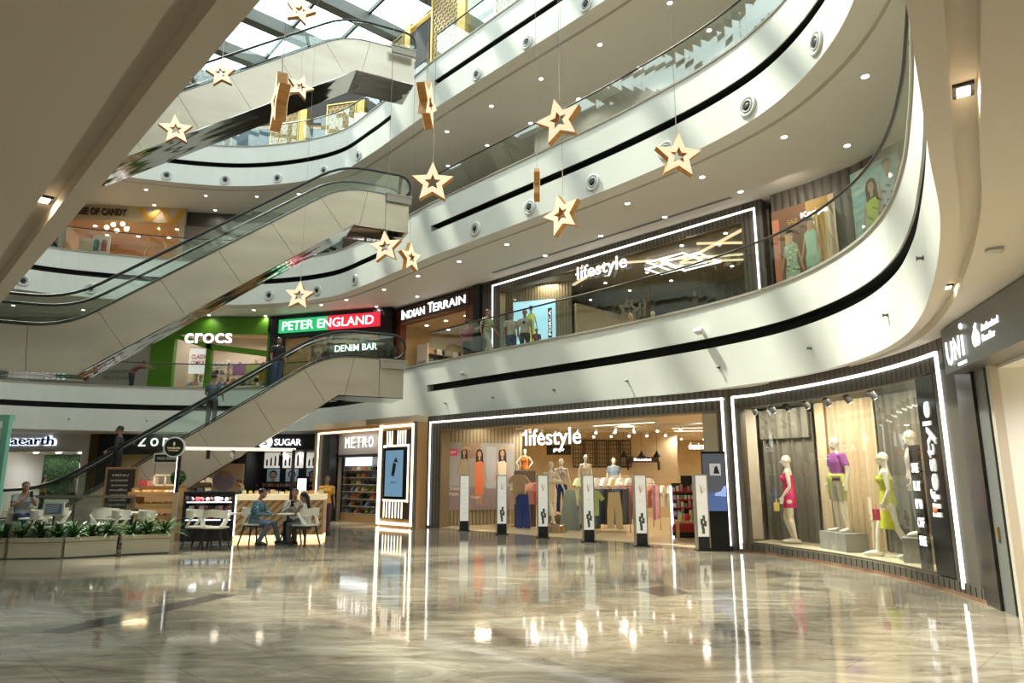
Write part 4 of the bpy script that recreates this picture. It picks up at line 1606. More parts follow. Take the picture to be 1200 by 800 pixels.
# digital totem by the right jamb
t = thing('digital_totem', 'black advertising totem showing a blue shoe, right of the doorway', 'digital screen', (4.52, 15.62, 0), radians(-12))
MB().box(-.25, .27, -.12, .12, 0, .06).build('base', BLACK, t)
MB().box(-.25, .27, -.08, .08, .06, 2.15).build('casing', BLACKG, t)
sc = MB().box(-.23, .25, -.088, -.08, .85, 2.10).build('screen', mat('screen_dark', (.02, .02, .02), .2, 0, .5, (.16, .17, .19)), t)
MB().box(-.23, .25, -.091, -.088, .85, 1.25).build('blue_ground', mat('screen_blue', (.05, .1, .3), .3, 0, .5, (.10, .16, .36)), sc)
mb = MB().box(-.08, .16, -.091, -.088, 1.62, 1.88)
mb.build('grey_picture', mat('screen_grey', (.4, .4, .4), .3, 0, .5, (.45, .45, .48)), sc)
MB().prism([(0.0, 1.66), (.03, 1.80), (.08, 1.84), (.10, 1.76), (.13, 1.66)], -.094, -.091).build('silhouette', BLACK, sc)
MB().prism([(.0, 1.18), (.25, 1.16), (.25, 1.40), (.20, 1.38), (.14, 1.28), (.02, 1.24)], -.096, -.091).build('shoe_picture', mat('screen_shoe', (.3, .4, .8), .4, 0, .6, (.30, .42, .80)), sc)

# promotion stand, table
t = thing('promotion_stand', 'red and black tilted product stand inside the store by the right pylon', 'display stand', (4.25, 18.6, 0), -.15)
for sx in (0, .92):
    MB().prism([(sx, 0), (sx + .04, 0), (sx + .04, .01)], 0, .01).build('foot', BLACK, t)
MB().box(-.02, 1.9, .1, .7, 0, .3).build('black_base', BLACK, t)
mb = MB()
for i in range(11):
    mb.box(.0 + i * .075, .055 + i * .075, .07, .1, .16, .36)
mb.build('red_fringe', mat('stand_red', (.5, .02, .02), .4), t)
for sx in (-.03, .82):
    mb = MB()
    mb.T = Matrix.Translation((sx, .12, 0)) @ Matrix.Rotation(radians(-10), 4, 'X')
    mb.box(0, .06, -.03, .03, 0, 1.36)
    mb.build('lit_edge', mat('edge_lamp', (1, 1, 1), .5, 0, 2.0, (.85, .92, 1)), t)
for j in range(5):
    MB().box(.03, .84, .14 + j * .05, .42 + j * .05, .34 + j * .21, .37 + j * .21).build('shelf', mat('stand_red'), t)
MB().box(.03, .84, .44, .5, .3, 1.42).box(.88, 1.9, .62, .68, .3, 1.48).build('back_panel', BLACK, t)
MB().box(.3, 1.9, .55, .61, 1.42, 1.62).build('header', BLACK, t)
text_part('header_lettering', 'Lakme', 1.25, 1.65, 1.46, 1.56, .54, LETTER, t, .008, .02)
for j in range(2):
    MB().ball((1.15 + j * .42, .6, 1.1), (.17, .03, .26), 12).build('red_print', mat('stand_red'), t)
ft = Frame((4.25, 18.6), ang=-.15)
for j in range(5):
    for i in range(8):
        place('carton', 'cosmetic_box', 'cosmetic box on the tilted red stand, %s, %s' % (tier(j, 5), nth(i)), 'cosmetics box', 'cosmetics on the red stand',
              ft.at(.09 + i * .098, .22 + j * .05, .37 + j * .21), -.15, (.07, .05, .10 + .04 * ((i * j) % 3)), RN.choice([WHITEC, BLACKC, C_('c_red', .5, .03, .04), C_('c_rose', .6, .25, .25), GREYC]))
t = thing('display_table', 'low wooden-legged table of small goods in front of the red stand', 'table', (4.15, 17.75, 0), -.15)
MB().box(0, 1.15, 0, .6, .46, .50).build('top', OAK, t)
for x, y in ((.02, .02), (1.09, .02), (.02, .54), (1.09, .54), (.55, .02), (.55, .54)):
    MB().box(x, x + .04, y, y + .04, .012, .46).build('leg', mat('brass', (.5, .34, .15), .3, .8), t)
f2 = Frame((4.15, 17.75), ang=-.15)
for i in range(14):
    place(RN.choice(['bottle', 'carton', 'bun']), 'toiletry', 'toiletry on the low display table, %s row, %s' % (('front', 'back')[i // 7], nth(i % 7)), 'toiletry', 'toiletries on the low display table',
          f2.at(.12 + (i % 7) * .15, .15 + (i // 7) * .28, .5), RN.random(), (.09, .09, .10 + .16 * RN.random()), RN.choice([C_('t_yel', .7, .55, .1), C_('t_gr', .2, .45, .15), C_('t_blue', .35, .55, .8), WHITEC, C_('c_red', .5, .03, .04)]))


# clothes racks
def rack(x, y, a, L, h, items, label, garment_label, group):
    t = thing('clothes_rack', label, 'clothes rack', (x, y, 0), a)
    m = mat('rack_metal', (.5, .42, .3), .3, .8)
    MB().tube([(-L / 2, 0, .03), (-L / 2, 0, h), (L / 2, 0, h), (L / 2, 0, .03)], .014, 6).build('frame', m, t)
    for sx in (-L / 2, L / 2):
        MB().tube([(sx, -.22, .02), (sx, .22, .02)], .014, 6).build('foot', m, t)
    fr = Frame((x, y), ang=a)
    n = len(items)
    for i, (kind, mm) in enumerate(items):
        u = -L / 2 + L * (i + .5) / n
        place(kind, 'hanging_garment', garment_label + ', ' + nth(i), 'garment', group, fr.at(u, 0, h - .05), a + RN.uniform(.9, 1.25), (1, 1, 1), mm)
    return fr


def front_garment(x, y, z, a, kind, mm, label, s=1.0):
    place(kind, 'hanging_garment', label, 'garment', None, (x, y, z), a, (s, 1, s), mm)


rack(3.35, 23.0, -.15, 2.5, 1.60, [('hanging_top', RN.choice([PAL[0], PAL[6], PAL[1], PAL[8]])) for i in range(9)], 'upper rail of pale tops behind the fourth pylon',
     'pale top on the upper middle rail', 'pale tops on the middle rail')
rack(2.75, 20.9, -.25, 1.5, 1.28, [('hanging_trousers', RN.choice([PAL[2], PAL[2], PAL[7], PAL[5]])) for i in range(6)], 'rack of dark trousers between the fourth and fifth pylons',
     'dark garment hanging between the fourth and fifth pylons', 'dark garments between the fourth and fifth pylons')
rack(3.9, 21.6, -.1, 1.3, 1.38, [('hanging_skirt', PAL[10]), ('hanging_trousers', PAL[3]), ('hanging_skirt', PAL[10]), ('hanging_top', PAL[4]), ('hanging_trousers', PAL[10])],
     'rack with pink garments left of the fifth pylon', 'pink or coral garment on the rack left of the fifth pylon', 'pink garments left of the fifth pylon')
rack(5.2, 23.5, .1, 2.0, 1.35, [('hanging_top', RN.choice(PAL)) for i in range(8)], 'rack of mixed tops behind the fifth pylon', 'coloured top on the rack behind the fifth pylon', 'mixed tops behind the fifth pylon')
rack(.55, 22.7, -.4, 1.0, 1.45, [('hanging_top', PAL[8]), ('hanging_top', PAL[9]), ('hanging_top', PAL[4]), ('hanging_top', PAL[3])], 'short rack behind the third pylon with blush tops',
     'blush top on the short rack behind the third pylon', 'blush tops behind the third pylon')
front_garment(2.28, 20.1, 1.22, -.15, 'hanging_top', C_('lime_cloth', .48, .60, .26), 'pale lime green top displayed facing out right of the fourth pylon', 1.05)
front_garment(2.95, 20.2, 1.15, -.1, 'hanging_trousers', PAL[8], 'beige wide trousers facing out right of the lime green top')
front_garment(1.75, 21.3, 1.20, -.1, 'hanging_skirt', C_('sky_cloth', .36, .47, .50), 'pale blue pleated skirt hanging left of the fourth pylon', 1.3)
front_garment(.35, 21.9, 1.05, -.2, 'hanging_trousers', C_('royal_cloth', .02, .05, .28), 'royal blue trousers hanging behind the third pylon')
front_garment(.22, 22.0, 1.66, -.2, 'hanging_top', C_('straw_cloth', .55, .42, .28), 'straw coloured top above the royal blue trousers')

# mannequins in the store
pm = PLASTERMAN
p = pose_mod(P_stand(), elb=[(-.27, .10, 1.14), (.30, .02, 1.15)], wri=[(-.16, -.02, .98), (.36, -.12, .96)], kne=[(-.03, -.06, .49), (.08, .02, .50)], ank=[(.05, -.08, .09), (.03, .05, .12)], toe=[(.04, -.24, .03), (.05, -.1, .03)])
def shawl(t, J, k):
    mb = MB()
    mb.tube([J['elb'][0] * 1, J['wst'] + Vector((-.1, -.15, .12)), J['chs'] + Vector((.05, -.17, -.10)), J['elb'][1] + Vector((0, -.04, .02))], [.05, .085, .085, .05], 10, round_ends=True)
    mb.build('fur_stole', C_('cream_fur', .85, .75, .62), t, smooth=True)
figure('mannequin', 'cream mannequin in a short cream dress and stole between the third and fourth pylons', 'mannequin', (1.15, 20.6, .22), radians(8), p, 1.82, pm, dress=(C_('cream_cloth', .88, .76, .56), .60, .0), female=True, faceless=True, shoe=C_('heel_cream', .7, .55, .4), extra=shawl, voxel=.012)
t = thing('round_plinth', 'round bronze plinth under the cream-dressed mannequin', 'plinth', (1.15, 20.6, 0))
MB().lathe([(.42, 0), (.42, .20), (.40, .22)], 28).build('drum', mat('bronze_drum', (.4, .3, .2), .3, .7), t)
figure('mannequin', 'cream mannequin in wide navy trousers left of the fourth pylon', 'mannequin', (1.55, 21.9, .42), radians(-5), pose_mod(P_stand(), wri=[(-.12, -.12, .98), (.30, -.05, .92)]), 1.74, pm, top=C_('print_top', .50, .42, .42), bottom=C_('navy_wide', .02, .04, .20), sleeve='none', female=True, faceless=True, shoe=C_('heel_cream'), voxel=.013)
t = thing('round_plinth', 'tall round plinth under the mannequin in navy trousers', 'plinth', (1.55, 21.9, 0))
MB().lathe([(.5, 0), (.5, .39), (.52, .42)], 28).build('drum', mat('bronze_drum'), t)
figure('mannequin', 'bare cream torso mannequin standing above the rack by the fourth pylon', 'mannequin', (2.35, 22.2, .68), radians(20), P_stand(), 1.60, pm, bottom=C_('green_cloth', .03, .16, .08), bot_len='short', female=True, faceless=True, voxel=.014)
t = thing('display_block', 'tall block under the bare-torso mannequin', 'plinth', (2.35, 22.2, 0))
MB().box(-.4, .4, -.3, .3, 0, .68).build('block', C_('block_brown', .12, .09, .07), t)
figure('mannequin', 'half mannequin in an orange sleeveless top leaning at the upper left', 'mannequin', (.42, 23.0, 1.05), radians(-10), pose_mod(P_stand(), elb=[(-.33, -.05, 1.2), (.3, .1, 1.2)], wri=[(-.2, -.25, 1.05), (.2, -.12, 1.05)]), 1.45, pm, top=C_('orange_cloth', .75, .22, .05), sleeve='none', female=True, faceless=True, legs=False, voxel=.013)
t = thing('display_block', 'shelf block under the orange-topped half mannequin', 'plinth', (.42, 23.0, 0))
MB().box(-.35, .35, -.3, .3, 0, 1.78).build('block', C_('block_brown'), t)
figure('mannequin', 'mannequin with a blue jacket beyond the fourth pylon at the back', 'mannequin', (3.6, 24.6, .55), radians(10), P_stand(), 1.7, pm, top=C_('blue_grey_cloth', .22, .30, .42), bottom=BLACKC, faceless=True, voxel=.016)
t = thing('display_block', 'block under the mannequin with the blue jacket', 'plinth', (3.6, 24.6, 0))
MB().box(-.35, .35, -.3, .3, 0, .55).build('block', C_('block_brown'), t)

# ================================================================== curved show window on the right
SW0, SW1 = 10.82, 16.25
top_fr = struct(thing('window_2', None, None, (6.0, 13.0, 0)))
boards = MB()
pth = sub(SHOP, 10.60, 17.18)
boards.sweep(pth, [(0, 3.10), (0, 3.57), (.2, 3.57), (.2, 3.10)])
boards.sweep(pth, [(-.02, 0.04), (-.02, .18), (.2, .18), (.2, .04)])
boards.sweep(sub(SHOP, 10.60, SW0), [(0, 0.04), (0, 3.2), (.2, 3.2), (.2, .04)])
boards.sweep(sub(SHOP, 16.37, 17.18), [(0, 0.04), (0, 3.2), (.2, 3.2), (.2, .04)])
# a board pattern that follows the curve
bpth = MB()
for i in range(46):
    s = 10.66 + i * .142
    if s > 17.1:
        break
    x, y, a = at_s(SHOP, s)
    bpth.T = Matrix.Translation((x, y, 0)) @ Matrix.Rotation(a, 4, 'Z')
    bpth.box(-.004, .004, -.004, .01, 3.10, 3.57).box(-.004, .004, -.026, -.01, .04, .18)
BOARD = mat('curved_boards', (.115, .10, .08), .5)
boards.build('board_frame', BOARD, top_fr, world=True)
bpth.T = None
bpth.build('board_joints', BLACK, top_fr, world=True)
MB().sweep(sub(SHOP, 10.66, 16.60), [(-.035, 3.33), (-.035, 3.38), (0, 3.38), (0, 3.33)]).sweep(sub(SHOP, 10.64, 10.69), [(-.035, .06), (-.035, 3.36), (0, 3.36), (0, .06)]).sweep(sub(SHOP, 16.56, 16.61), [(-.035, .10), (-.035, 3.36), (0, 3.36), (0, .10)]).build('light_strip', LEDW, top_fr, world=True)
for a, b in ((SW0, 13.0), (13.01, 14.9), (14.91, SW1)):
    MB().sweep(sub(SHOP, a, b), [(.05, .2), (.05, 3.1), (.062, 3.1), (.062, .2)]).build('glass_pane', SHOPGLASS, top_fr, world=True)
MB().sweep(sub(SHOP, SW0, SW1), [(.04, .18), (.04, .21), (.08, .21), (.08, .18)]).build('glazing_bead', mat('bronze_trim'), top_fr, world=True)
struct(MB().sweep(sub(SHOP, 10.6, 17.18), [(-.03, 0), (-.03, .045), (.3, .045), (.3, 0)]).build('baseboard_right', noise_mat('plinth_marble', (.20, .10, .06), (.34, .19, .12), 2.5, .12)))
# window stage, back wall of pleated panels, ceiling
st = thing('window_stage', 'pale raised stage floor of the curved show window', 'window display', (6.4, 13.4, 0))
MB().sweep(sub(SHOP, SW0 - .1, 16.5), [(.09, .02), (.09, .19), (1.5, .19), (1.5, .02)]).build('stage_floor', mat('stage', (.55, .47, .33), .5), st, world=True)
struct(MB().sweep(sub(SHOP, SW0 - .2, 16.6), [(.09, 3.16), (.09, 3.2), (1.6, 3.2), (1.6, 3.16)]).build('ceiling', mat('window_ceiling', (.06, .055, .05), .6)))
def pleats(s0, s1, off, z0, z1, m, label, amp=.045, pitch=.13):
    path = []
    n = max(2, int((s1 - s0) / (pitch / 6)))
    for i in range(n + 1):
        s = s0 + (s1 - s0) * i / n
        x, y, a = at_s(SHOP, s, off + amp * cos(2 * pi * (s - s0) / pitch))
        path.append((x, y))
    x, y, a = at_s(SHOP, (s0 + s1) / 2, off)
    t = thing('pleated_backdrop', label, 'backdrop panel', (x, y, z0))
    MB().sweep(path, [(0, z0), (0, z1), (.03, z1), (.03, z0)]).build('pleated_sheet', m, t, world=True)
DK = mat('pleat_grey', (.20, .19, .155), .6)
CR = mat('pleat_cream', (.76, .64, .44), .6)
pleats(9.3, 10.60, 1.05, .19, 3.16, CREAML, 'plain pale panel at the left end of the show window', 0.0)
pleats(10.62, 11.45, 1.22, .19, 3.0, DK, 'grey pleated panel behind the pink-dressed mannequin')
pleats(10.62, 11.45, 1.12, 2.45, 3.12, DK, 'short grey pleated valance over the pink-dressed mannequin')
pleats(11.47, 13.08, 1.28, .19, 3.16, CR, 'tall cream pleated panel behind the purple tee mannequin')
pleats(13.10, 14.5, 1.30, .19, 3.16, DK, 'grey pleated panel behind the lime-dressed mannequin')
pleats(14.52, 16.5, 1.30, .19, 3.16, CR, 'cream panel half hidden behind the black brand panel', 0.0)
for i, s in enumerate((10.95, 11.35, 11.8, 12.35, 12.9, 13.45, 14.1)):
    x, y, a = at_s(SHOP, s, .35)
    t = thing('window_spotlight', ordn[min(i, 5)] + ' black spotlight hung inside the show window top' if i < 6 else 'black show-window spotlight nearest the brand panel', 'spotlight', (x, y, 3.16), a)
    MB().box(-.09, .09, -.05, .05, -.03, 0).build('mount', BLACK, t)
    mb = MB()
    mb.tube([(0, -.02, -.05), (0, .08, -.17)], [.055, .06], 12)
    mb.build('can', BLACK, t)
    MB().tube([(0, .081, -.171), (0, .085, -.175)], .045, 10).build('lens', LAMP, t)
for s, pw in ((11.2, 50), (12.6, 42), (14.0, 50), (15.2, 26)):
    x, y, a = at_s(SHOP, s, .45)
    x2, y2, a2 = at_s(SHOP, s, 1.0)
    area_light('show_window_light', (x, y, 3.12), .9, pw, (1, .90, .70), .5, (x2, y2, 1.0))
# brand panel with vertical sign
x, y, a = at_s(SHOP, 15.98, .02)
bx, by, ba = at_s(SHOP, 15.86, -.005)
ex, ey, _ = at_s(SHOP, 16.36, -.005)
fb = Frame((bx, by), (ex, ey))
t = thing('brand_sign', 'tall black panel with "lifestyle" running up it at the right end of the window', 'sign', fb.at(0, 0, 0), fb.a)
MB().box(0, fb.L, 0, .03, .2, 3.08).build('black_panel', BLACKG, t)
mb = MB()
add_text(mb, 'lifestyle', .12, fb.L - .08, 1.02, 2.70, -.02, .02, 0, .012, vertical=True)
mb.build('lettering', mat('silver_letters', (.85, .85, .82), .4, 0, .25, (1, 1, 1)), t)
MB().ball((.20, -.02, 1.12), (.06, .02, .05), 12).build('flower_mark', mat('coral_mark', (.75, .25, .12), .5), t)
# offer column with white lettering in the window
x, y, a = at_s(SHOP, 15.30, .16)
t = thing('offer_column', 'black panel column with white offer lettering beside the brand panel', 'display', (x, y, .19), a)
MB().box(-.13, .13, 0, .04, 0, 1.9).build('board', BLACKG, t)
mb = MB()
for i, tx in enumerate(('STYLE', 'OFF', 'UP TO', 'FLAT', 'SALE')):
    add_text(mb, tx, .02 - .1, .10, .35 + i * .28, .50 + i * .28, -.012, .008, 0, .01)
mb.build('offer_lettering', LETTER, t)

# show-window mannequins (local -y faces the glass)
def facing(s, off, turn=0):
    x, y, a = at_s(SHOP, s, off)
    return x, y, a + radians(turn)
x, y, a = facing(11.30, .72, -48)
def yellow_bag(t, J, k):
    c = J['wri'][1] + Vector((.03, -.12, -.20)) * k
    b = MB().box(c.x - .13, c.x + .13, c.y - .05, c.y + .05, c.z - .08, c.z + .09).build('handbag', C_('bag_yellow', .75, .60, .05), t)
    MB().tube([c + Vector((-.08, 0, .08)), c + Vector((0, 0, .17)), c + Vector((.08, 0, .08))], .008, 5).build('bag_handle', C_('bag_yellow'), b)
figure('mannequin', 'cream mannequin in a short pink dress with a yellow bag in the show window', 'mannequin', (x, y, .19), a, pose_mod(P_stand(), wri=[(-.22, -.02, .90), (.20, -.12, .92)], kne=[(-.06, -.1, .50), (.07, .0, .50)], ank=[(-.02, .02, .10), (.06, .07, .09)], toe=[(-.02, -.14, .03), (.06, -.09, .03)]), 1.86, pm,
       dress=(C_('pink_cloth', .72, .03, .20), .70, .0), female=True, faceless=True, shoe=C_('shoe_cream', .78, .70, .58), extra=yellow_bag, voxel=.009)
x, y, a = facing(12.66, .72, -10)
t = thing('plinth_block', 'grey block plinth under the purple tee mannequin', 'plinth', (x, y, .19), a)
MB().box(-.42, .42, -.24, .24, 0, .34).build('block', CONC, t)
def tied_shirt(t, J, k):
    mb = MB()
    w = J['pel'] + Vector((0, 0, .10))
    mb.tube([w + Vector((.19 * cos(q), .145 * sin(q), 0)) for q in [2 * pi * i / 12 for i in range(12)]], .045, 8, closed=True)
    mb.tube([w + Vector((-.02, -.16, 0)), w + Vector((.0, -.19, -.08)), w + Vector((-.02, -.19, -.16))], [.06, .05, .02], 8, round_ends=True)
    mb.tube([w + Vector((-.19, -.04, 0)), w + Vector((-.24, -.04, -.22)), w + Vector((-.22, -.06, -.42))], [.05, .045, .03], 8, round_ends=True)
    mb.tube([w + Vector((.19, -.04, 0)), w + Vector((.24, -.04, -.20)), w + Vector((.25, -.06, -.40))], [.05, .045, .03], 8, round_ends=True)
    mb.build('tied_shirt', C_('lime_shirt', .62, .66, .20), t, smooth=True)
figure('mannequin', 'male mannequin in a purple tee with a lime shirt tied at the waist', 'mannequin', (x, y, .53), a, pose_mod(P_stand(), elb=[(-.27, .04, 1.12), (.27, .04, 1.12)], wri=[(-.28, -.03, .90), (.28, -.03, .90)], kne=[(-.12, -.02, .50), (.12, -.02, .50)], ank=[(-.13, .03, .09), (.13, .03, .09)], toe=[(-.17, -.12, .03), (.17, -.12, .03)]), 1.84, pm,
       top=C_('purple_cloth', .40, .12, .42), bottom=C_('stone_shorts', .66, .60, .48), bot_len='short', faceless=True, extra=tied_shirt, voxel=.009)
x, y, a = facing(13.86, .66, -38)
def red_bag(t, J, k):
    c = J['wri'][1] + Vector((.04, -.13, -.20)) * k
    b = MB().prism([(c.x - .14, c.z - .10), (c.x + .14, c.z - .10), (c.x + .11, c.z + .09), (c.x - .11, c.z + .09)], c.y - .06, c.y + .06).build('handbag', C_('bag_red', .50, .02, .07), t)
    MB().tube([c + Vector((-.07, 0, .08)), c + Vector((0, 0, .16)), c + Vector((.07, 0, .08))], .008, 5).build('bag_handle', C_('bag_red'), b)
figure('mannequin', 'striding cream mannequin in a long lime-yellow dress with a red bag', 'mannequin', (x, y, .19), a, pose_mod(P_stand(), wri=[(-.22, -.04, .90), (.24, -.06, .92)], kne=[(-.10, -.16, .52), (.10, .10, .50)], ank=[(-.12, -.22, .09), (.12, .28, .12)], toe=[(-.13, -.39, .03), (.13, .12, .03)]), 1.84, pm,
       dress=(C_('lime_dress', .62, .66, .05), .47, .01), female=True, faceless=True, shoe=C_('sneaker_white', .80, .76, .66), extra=red_bag, voxel=.009)
x, y, a = facing(14.42, .78, -40)
t = thing('plinth_block', 'grey block plinth under the partly hidden mannequin', 'plinth', (x, y, .19), a)
MB().box(-.36, .36, -.28, .28, 0, .40).build('block', CONC, t)
figure('mannequin', 'white-clad mannequin on a block half hidden by the brand panel', 'mannequin', (x, y, .59), a, P_stand(), 1.80, pm, top=WHITEC, bottom=GREYC, faceless=True, shoe=C_('sneaker_white'), voxel=.011)

# ================================================================== phone shop on the far right
FU = Frame((6.02, 9.0), (5.39, 6.9))
t = struct(thing('wall_right', None, None, FU.at(0, 0, 0), FU.a))
MB().box(-.32, .28, -.02, .5, 0, 3.55).build('marble_pier', BMARBLE, t)
MB().box(.28, .62, .02, .12, 0, 2.97).build('grey_jamb', mat('grey_jamb', (.16, .16, .15), .5), t)
MB().box(.62, .70, .04, .12, 0, 2.97).build('black_track', BLACK, t)
MB().box(.70, .80, .02, .12, 0, 2.97).build('pale_jamb', mat('pale_jamb', (.55, .50, .42), .4), t)
MB().box(.8, 9, .05, .5, 2.95, 3.55).build('bulkhead', mat('grey_panel', (.13, .13, .13), .35), t)
MB().box(.38, .46, -.005, .03, .85, 1.0).build('key_switch', mat('brass'), t)
t = thing('shop_sign', 'grey fascia sign with glowing "UNI" letters and a fruit logo at the right edge', 'sign', FU.at(.02, -.22, 2.93), FU.a)
MB().box(0, 6, 0, .42, 0, .60).build('sign_box', mat('sign_grey', (.14, .14, .145), .3), t)
mb = MB()
# rounded U N i drawn with thick strokes
def stroke(mb, pts, r=.035, y=-.02):
    mb.tube([(x, y, z) for x, z in pts], (.008, r), 8, hint=(0, 1, 0))
stroke(mb, [(.22, .40), (.22, .22), (.26, .13), (.33, .11), (.40, .15), (.42, .22), (.42, .38)], .034)
stroke(mb, [(.53, .12), (.53, .38), (.69, .15), (.71, .40)], .034)
stroke(mb, [(.84, .13), (.84, .38)], .036)
mb.ball((.84, -.02, .49), (.04, .02, .04), 12)
mb.build('uni_letters', LETTER, t)
text_part('small_lettering', 'UNICORN', .55, .85, .035, .075, -.01, LETTER, t, .01, .02)
mb = MB()
mb.ball((1.27, -.01, .29), (.075, .02, .085), 14)
mb.ball((1.22, -.01, .25), (.06, .02, .09), 14)
mb.ball((1.32, -.01, .25), (.055, .02, .09), 14)
mb.tube([(1.27, -.01, .38), (1.31, -.01, .43)], [.02, .008], 8)
mb.build('fruit_logo', LETTER, t)
text_part('small_lettering', 'Authorised', 1.45, 1.95, .30, .38, -.01, LETTER, t, .01, .015)
text_part('small_lettering', 'Reseller', 1.45, 1.82, .18, .26, -.01, LETTER, t, .01, .015)
shop_room(FU, .8, 7, .12, 6, 0, 2.95, mat('bright_wall', (.82, .81, .77), .5), mat('bright_wall'), SFLOOR, nm='wall_right')
area_light('phone_shop_light', FU.at(2.6, 1.9, 2.85), 3, 260, (1, .97, .9), 3)
t = thing('display_cabinet', 'pale grey wall cabinet inside the phone shop', 'cabinet', FU.at(.90, 2.6, 0), FU.a)
MB().box(0, .5, 0, 2.4, 0, 1.9).build('carcass', mat('grey_cabinet', (.45, .44, .42), .5), t)
MB().box(.5, .52, .1, 2.3, .1, .95).build('door', mat('grey_door', (.3, .3, .3), .4), t)
MB().box(.5, .52, .1, 2.3, 1.02, 1.8).build('door', mat('grey_door'), t)

# ================================================================== FIRST FLOOR, right: upper fashion store
ZF1 = 5.3
F1 = Frame((-0.8, 26.85), (7.03, 18.62))
t = thing('storefront', 'upper fashion store opening framed in dark boards and a white light line', 'shop front', F1.at(0, 0, ZF1), F1.a)
MB().box(-.62, .42, 0, .35, 0, 4.13).box(10.95, 11.55, 0, .35, 0, 4.13).box(-.62, 11.55, 0, .35, 3.62, 4.13).build('board_portal', DARKSLAT, t)
MB().box(0, .05, -.03, 0, 0, 3.92).box(0, 11.34, -.03, 0, 3.88, 3.93).box(11.30, 11.35, -.03, 0, 0, 3.92).build('light_strip', LEDW, t)
MB().box(.42, .47, 0, .3, 0, 3.62).box(10.9, 10.95, 0, .3, 0, 3.62).box(.42, 10.95, 0, .3, 3.58, 3.62).build('metal_reveal', mat('bronze_trim'), t)
for i in range(5):
    MB().box(.5 + i * 2.08, 2.56 + i * 2.08, .1, .112, 0, 3.58).build('glass_pane', SHOPGLASS, t)
sg = thing('hanging_sign', 'white illuminated "lifestyle" letters over the first-floor store opening', 'sign', F1.at(4.58, -.05, 8.33), F1.a)
text_part('lettering', 'lifestyle', 0, 2.2, 0, .62, 0, LETTER, sg, .02, .006)
MB().ball((.27, -.01, .60), (.05, .03, .05), 10).build('red_dot', mat('coral_lamp'), sg)
MB().tube([(.4, .03, .5), (.4, .03, .68)], .006, 5).tube([(1.8, .03, .5), (1.8, .03, .68)], .006, 5).build('wire', STEEL, sg)
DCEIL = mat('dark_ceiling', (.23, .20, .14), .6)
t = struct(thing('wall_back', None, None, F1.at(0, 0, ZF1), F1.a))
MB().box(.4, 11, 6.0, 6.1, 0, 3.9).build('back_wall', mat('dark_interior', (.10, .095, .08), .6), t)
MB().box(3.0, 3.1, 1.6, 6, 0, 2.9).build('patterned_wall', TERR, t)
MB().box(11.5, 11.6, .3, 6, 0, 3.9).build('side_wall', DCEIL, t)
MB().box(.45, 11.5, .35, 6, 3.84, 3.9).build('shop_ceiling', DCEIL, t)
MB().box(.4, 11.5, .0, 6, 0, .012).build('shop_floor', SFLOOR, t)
# boarded side wall with blue screen, angled like the wall below it
FS = Frame(F1.pt(.42, .35), F1.pt(2.9, 1.55))
t = struct(thing('wall_left', None, None, FS.at(0, 0, ZF1), FS.a))
MB().box(0, FS.L, 0, .1, 0, 3.84).build('boards', SLATG, t)
t = thing('lightbox', 'pale blue lightbox of a jumping figure left inside the upper store', 'lightbox', FS.at(.35, -.05, ZF1 + .2), FS.a)
MB().box(0, 1.75, 0, .04, 0, 2.95).build('blue_panel', mat('lightbox_blue', (.4, .75, .9), .5, 0, .9, (.42, .78, .95)), t)
MB().box(1.45, 1.62, -.005, 0, 1.4, 2.6).build('black_bar', BLACK, t)
text_part('bar_lettering', 'FORCA', 1.48, 1.59, 1.5, 2.5, -.01, LETTER, t, .004, .01, vertical=True)
mb = MB()
poster_woman(mb, .75, .9, 1.15, 0, 1, 2, -.001, long_hair=False)
mb.build('figure_print', [mat('neon_top', (.7, .85, .1), .6, 0, .3, (.7, .85, .1)), C_('print_skin'), HAIR], t)
# ceiling trims, lit grid, spots
def f1_bar(name, label, p, q, z, w, m):
    a, b = F1.pt(*p), F1.pt(*q)
    fr = Frame(a, b)
    t = thing(name, label, 'ceiling light', fr.at(0, 0, z), fr.a)
    MB().box(0, fr.L, -w / 2, w / 2, -.04, 0).build('diffuser', m, t)


SOFTL = mat('soft_strip', (.9, .8, .55), .5, 0, .9, (1, .83, .5))
for i, (p, q) in enumerate([((2.6, 2.0), (5.3, .8)), ((5.3, .8), (9.6, 3.6)), ((7.2, 2.6), (10.8, .9)), ((7.2, 2.6), (9.6, 4.4)), ((8.7, 1.2), (10.8, 3.2))]):
    f1_bar('cove_light', ['soft cove light running up to the apex left in the upper store ceiling', 'long soft cove light falling rightward from the apex', 'soft cove light rising to the right frame of the upper store',
                          'deep cove light at the back right of the upper store', 'rightmost cove light crossing the upper store ceiling'][i], p, q, ZF1 + 3.82, .12, SOFTL)
t = thing('grid_light', 'lit white nested-square ceiling light right of the upper store letters', 'ceiling light', F1.at(6.5, 1.5, ZF1 + 3.75), F1.a)
mb = MB()
for x0, y0, w_ in ((0, 0, 1.5), (.35, .35, 1.5), (-.5, .6, 1.0)):
    mb.box(x0, x0 + w_, y0, y0 + .06, -.04, 0).box(x0, x0 + w_, y0 + w_ - .06, y0 + w_, -.04, 0).box(x0, x0 + .06, y0, y0 + w_, -.04, 0).box(x0 + w_ - .06, x0 + w_, y0, y0 + w_, -.04, 0)
mb.build('light_tubes', mat('tube_white', (1, 1, 1), .5, 0, 2.2, (1, .97, .9)), t)
ceiling_lights(F1, [(x, y) for x in (1.5, 3.6, 5.6, 8.2, 9.8) for y in (1.1, 2.8, 4.4)], ZF1 + 3.84, 'recessed lamps in the upper store ceiling', 'small recessed lamp in the upper fashion store ceiling', .11)
area_light('upper_store_light', F1.at(6.8, 3.2, ZF1 + 3.75), 3, 150, (1, .86, .6), 2)
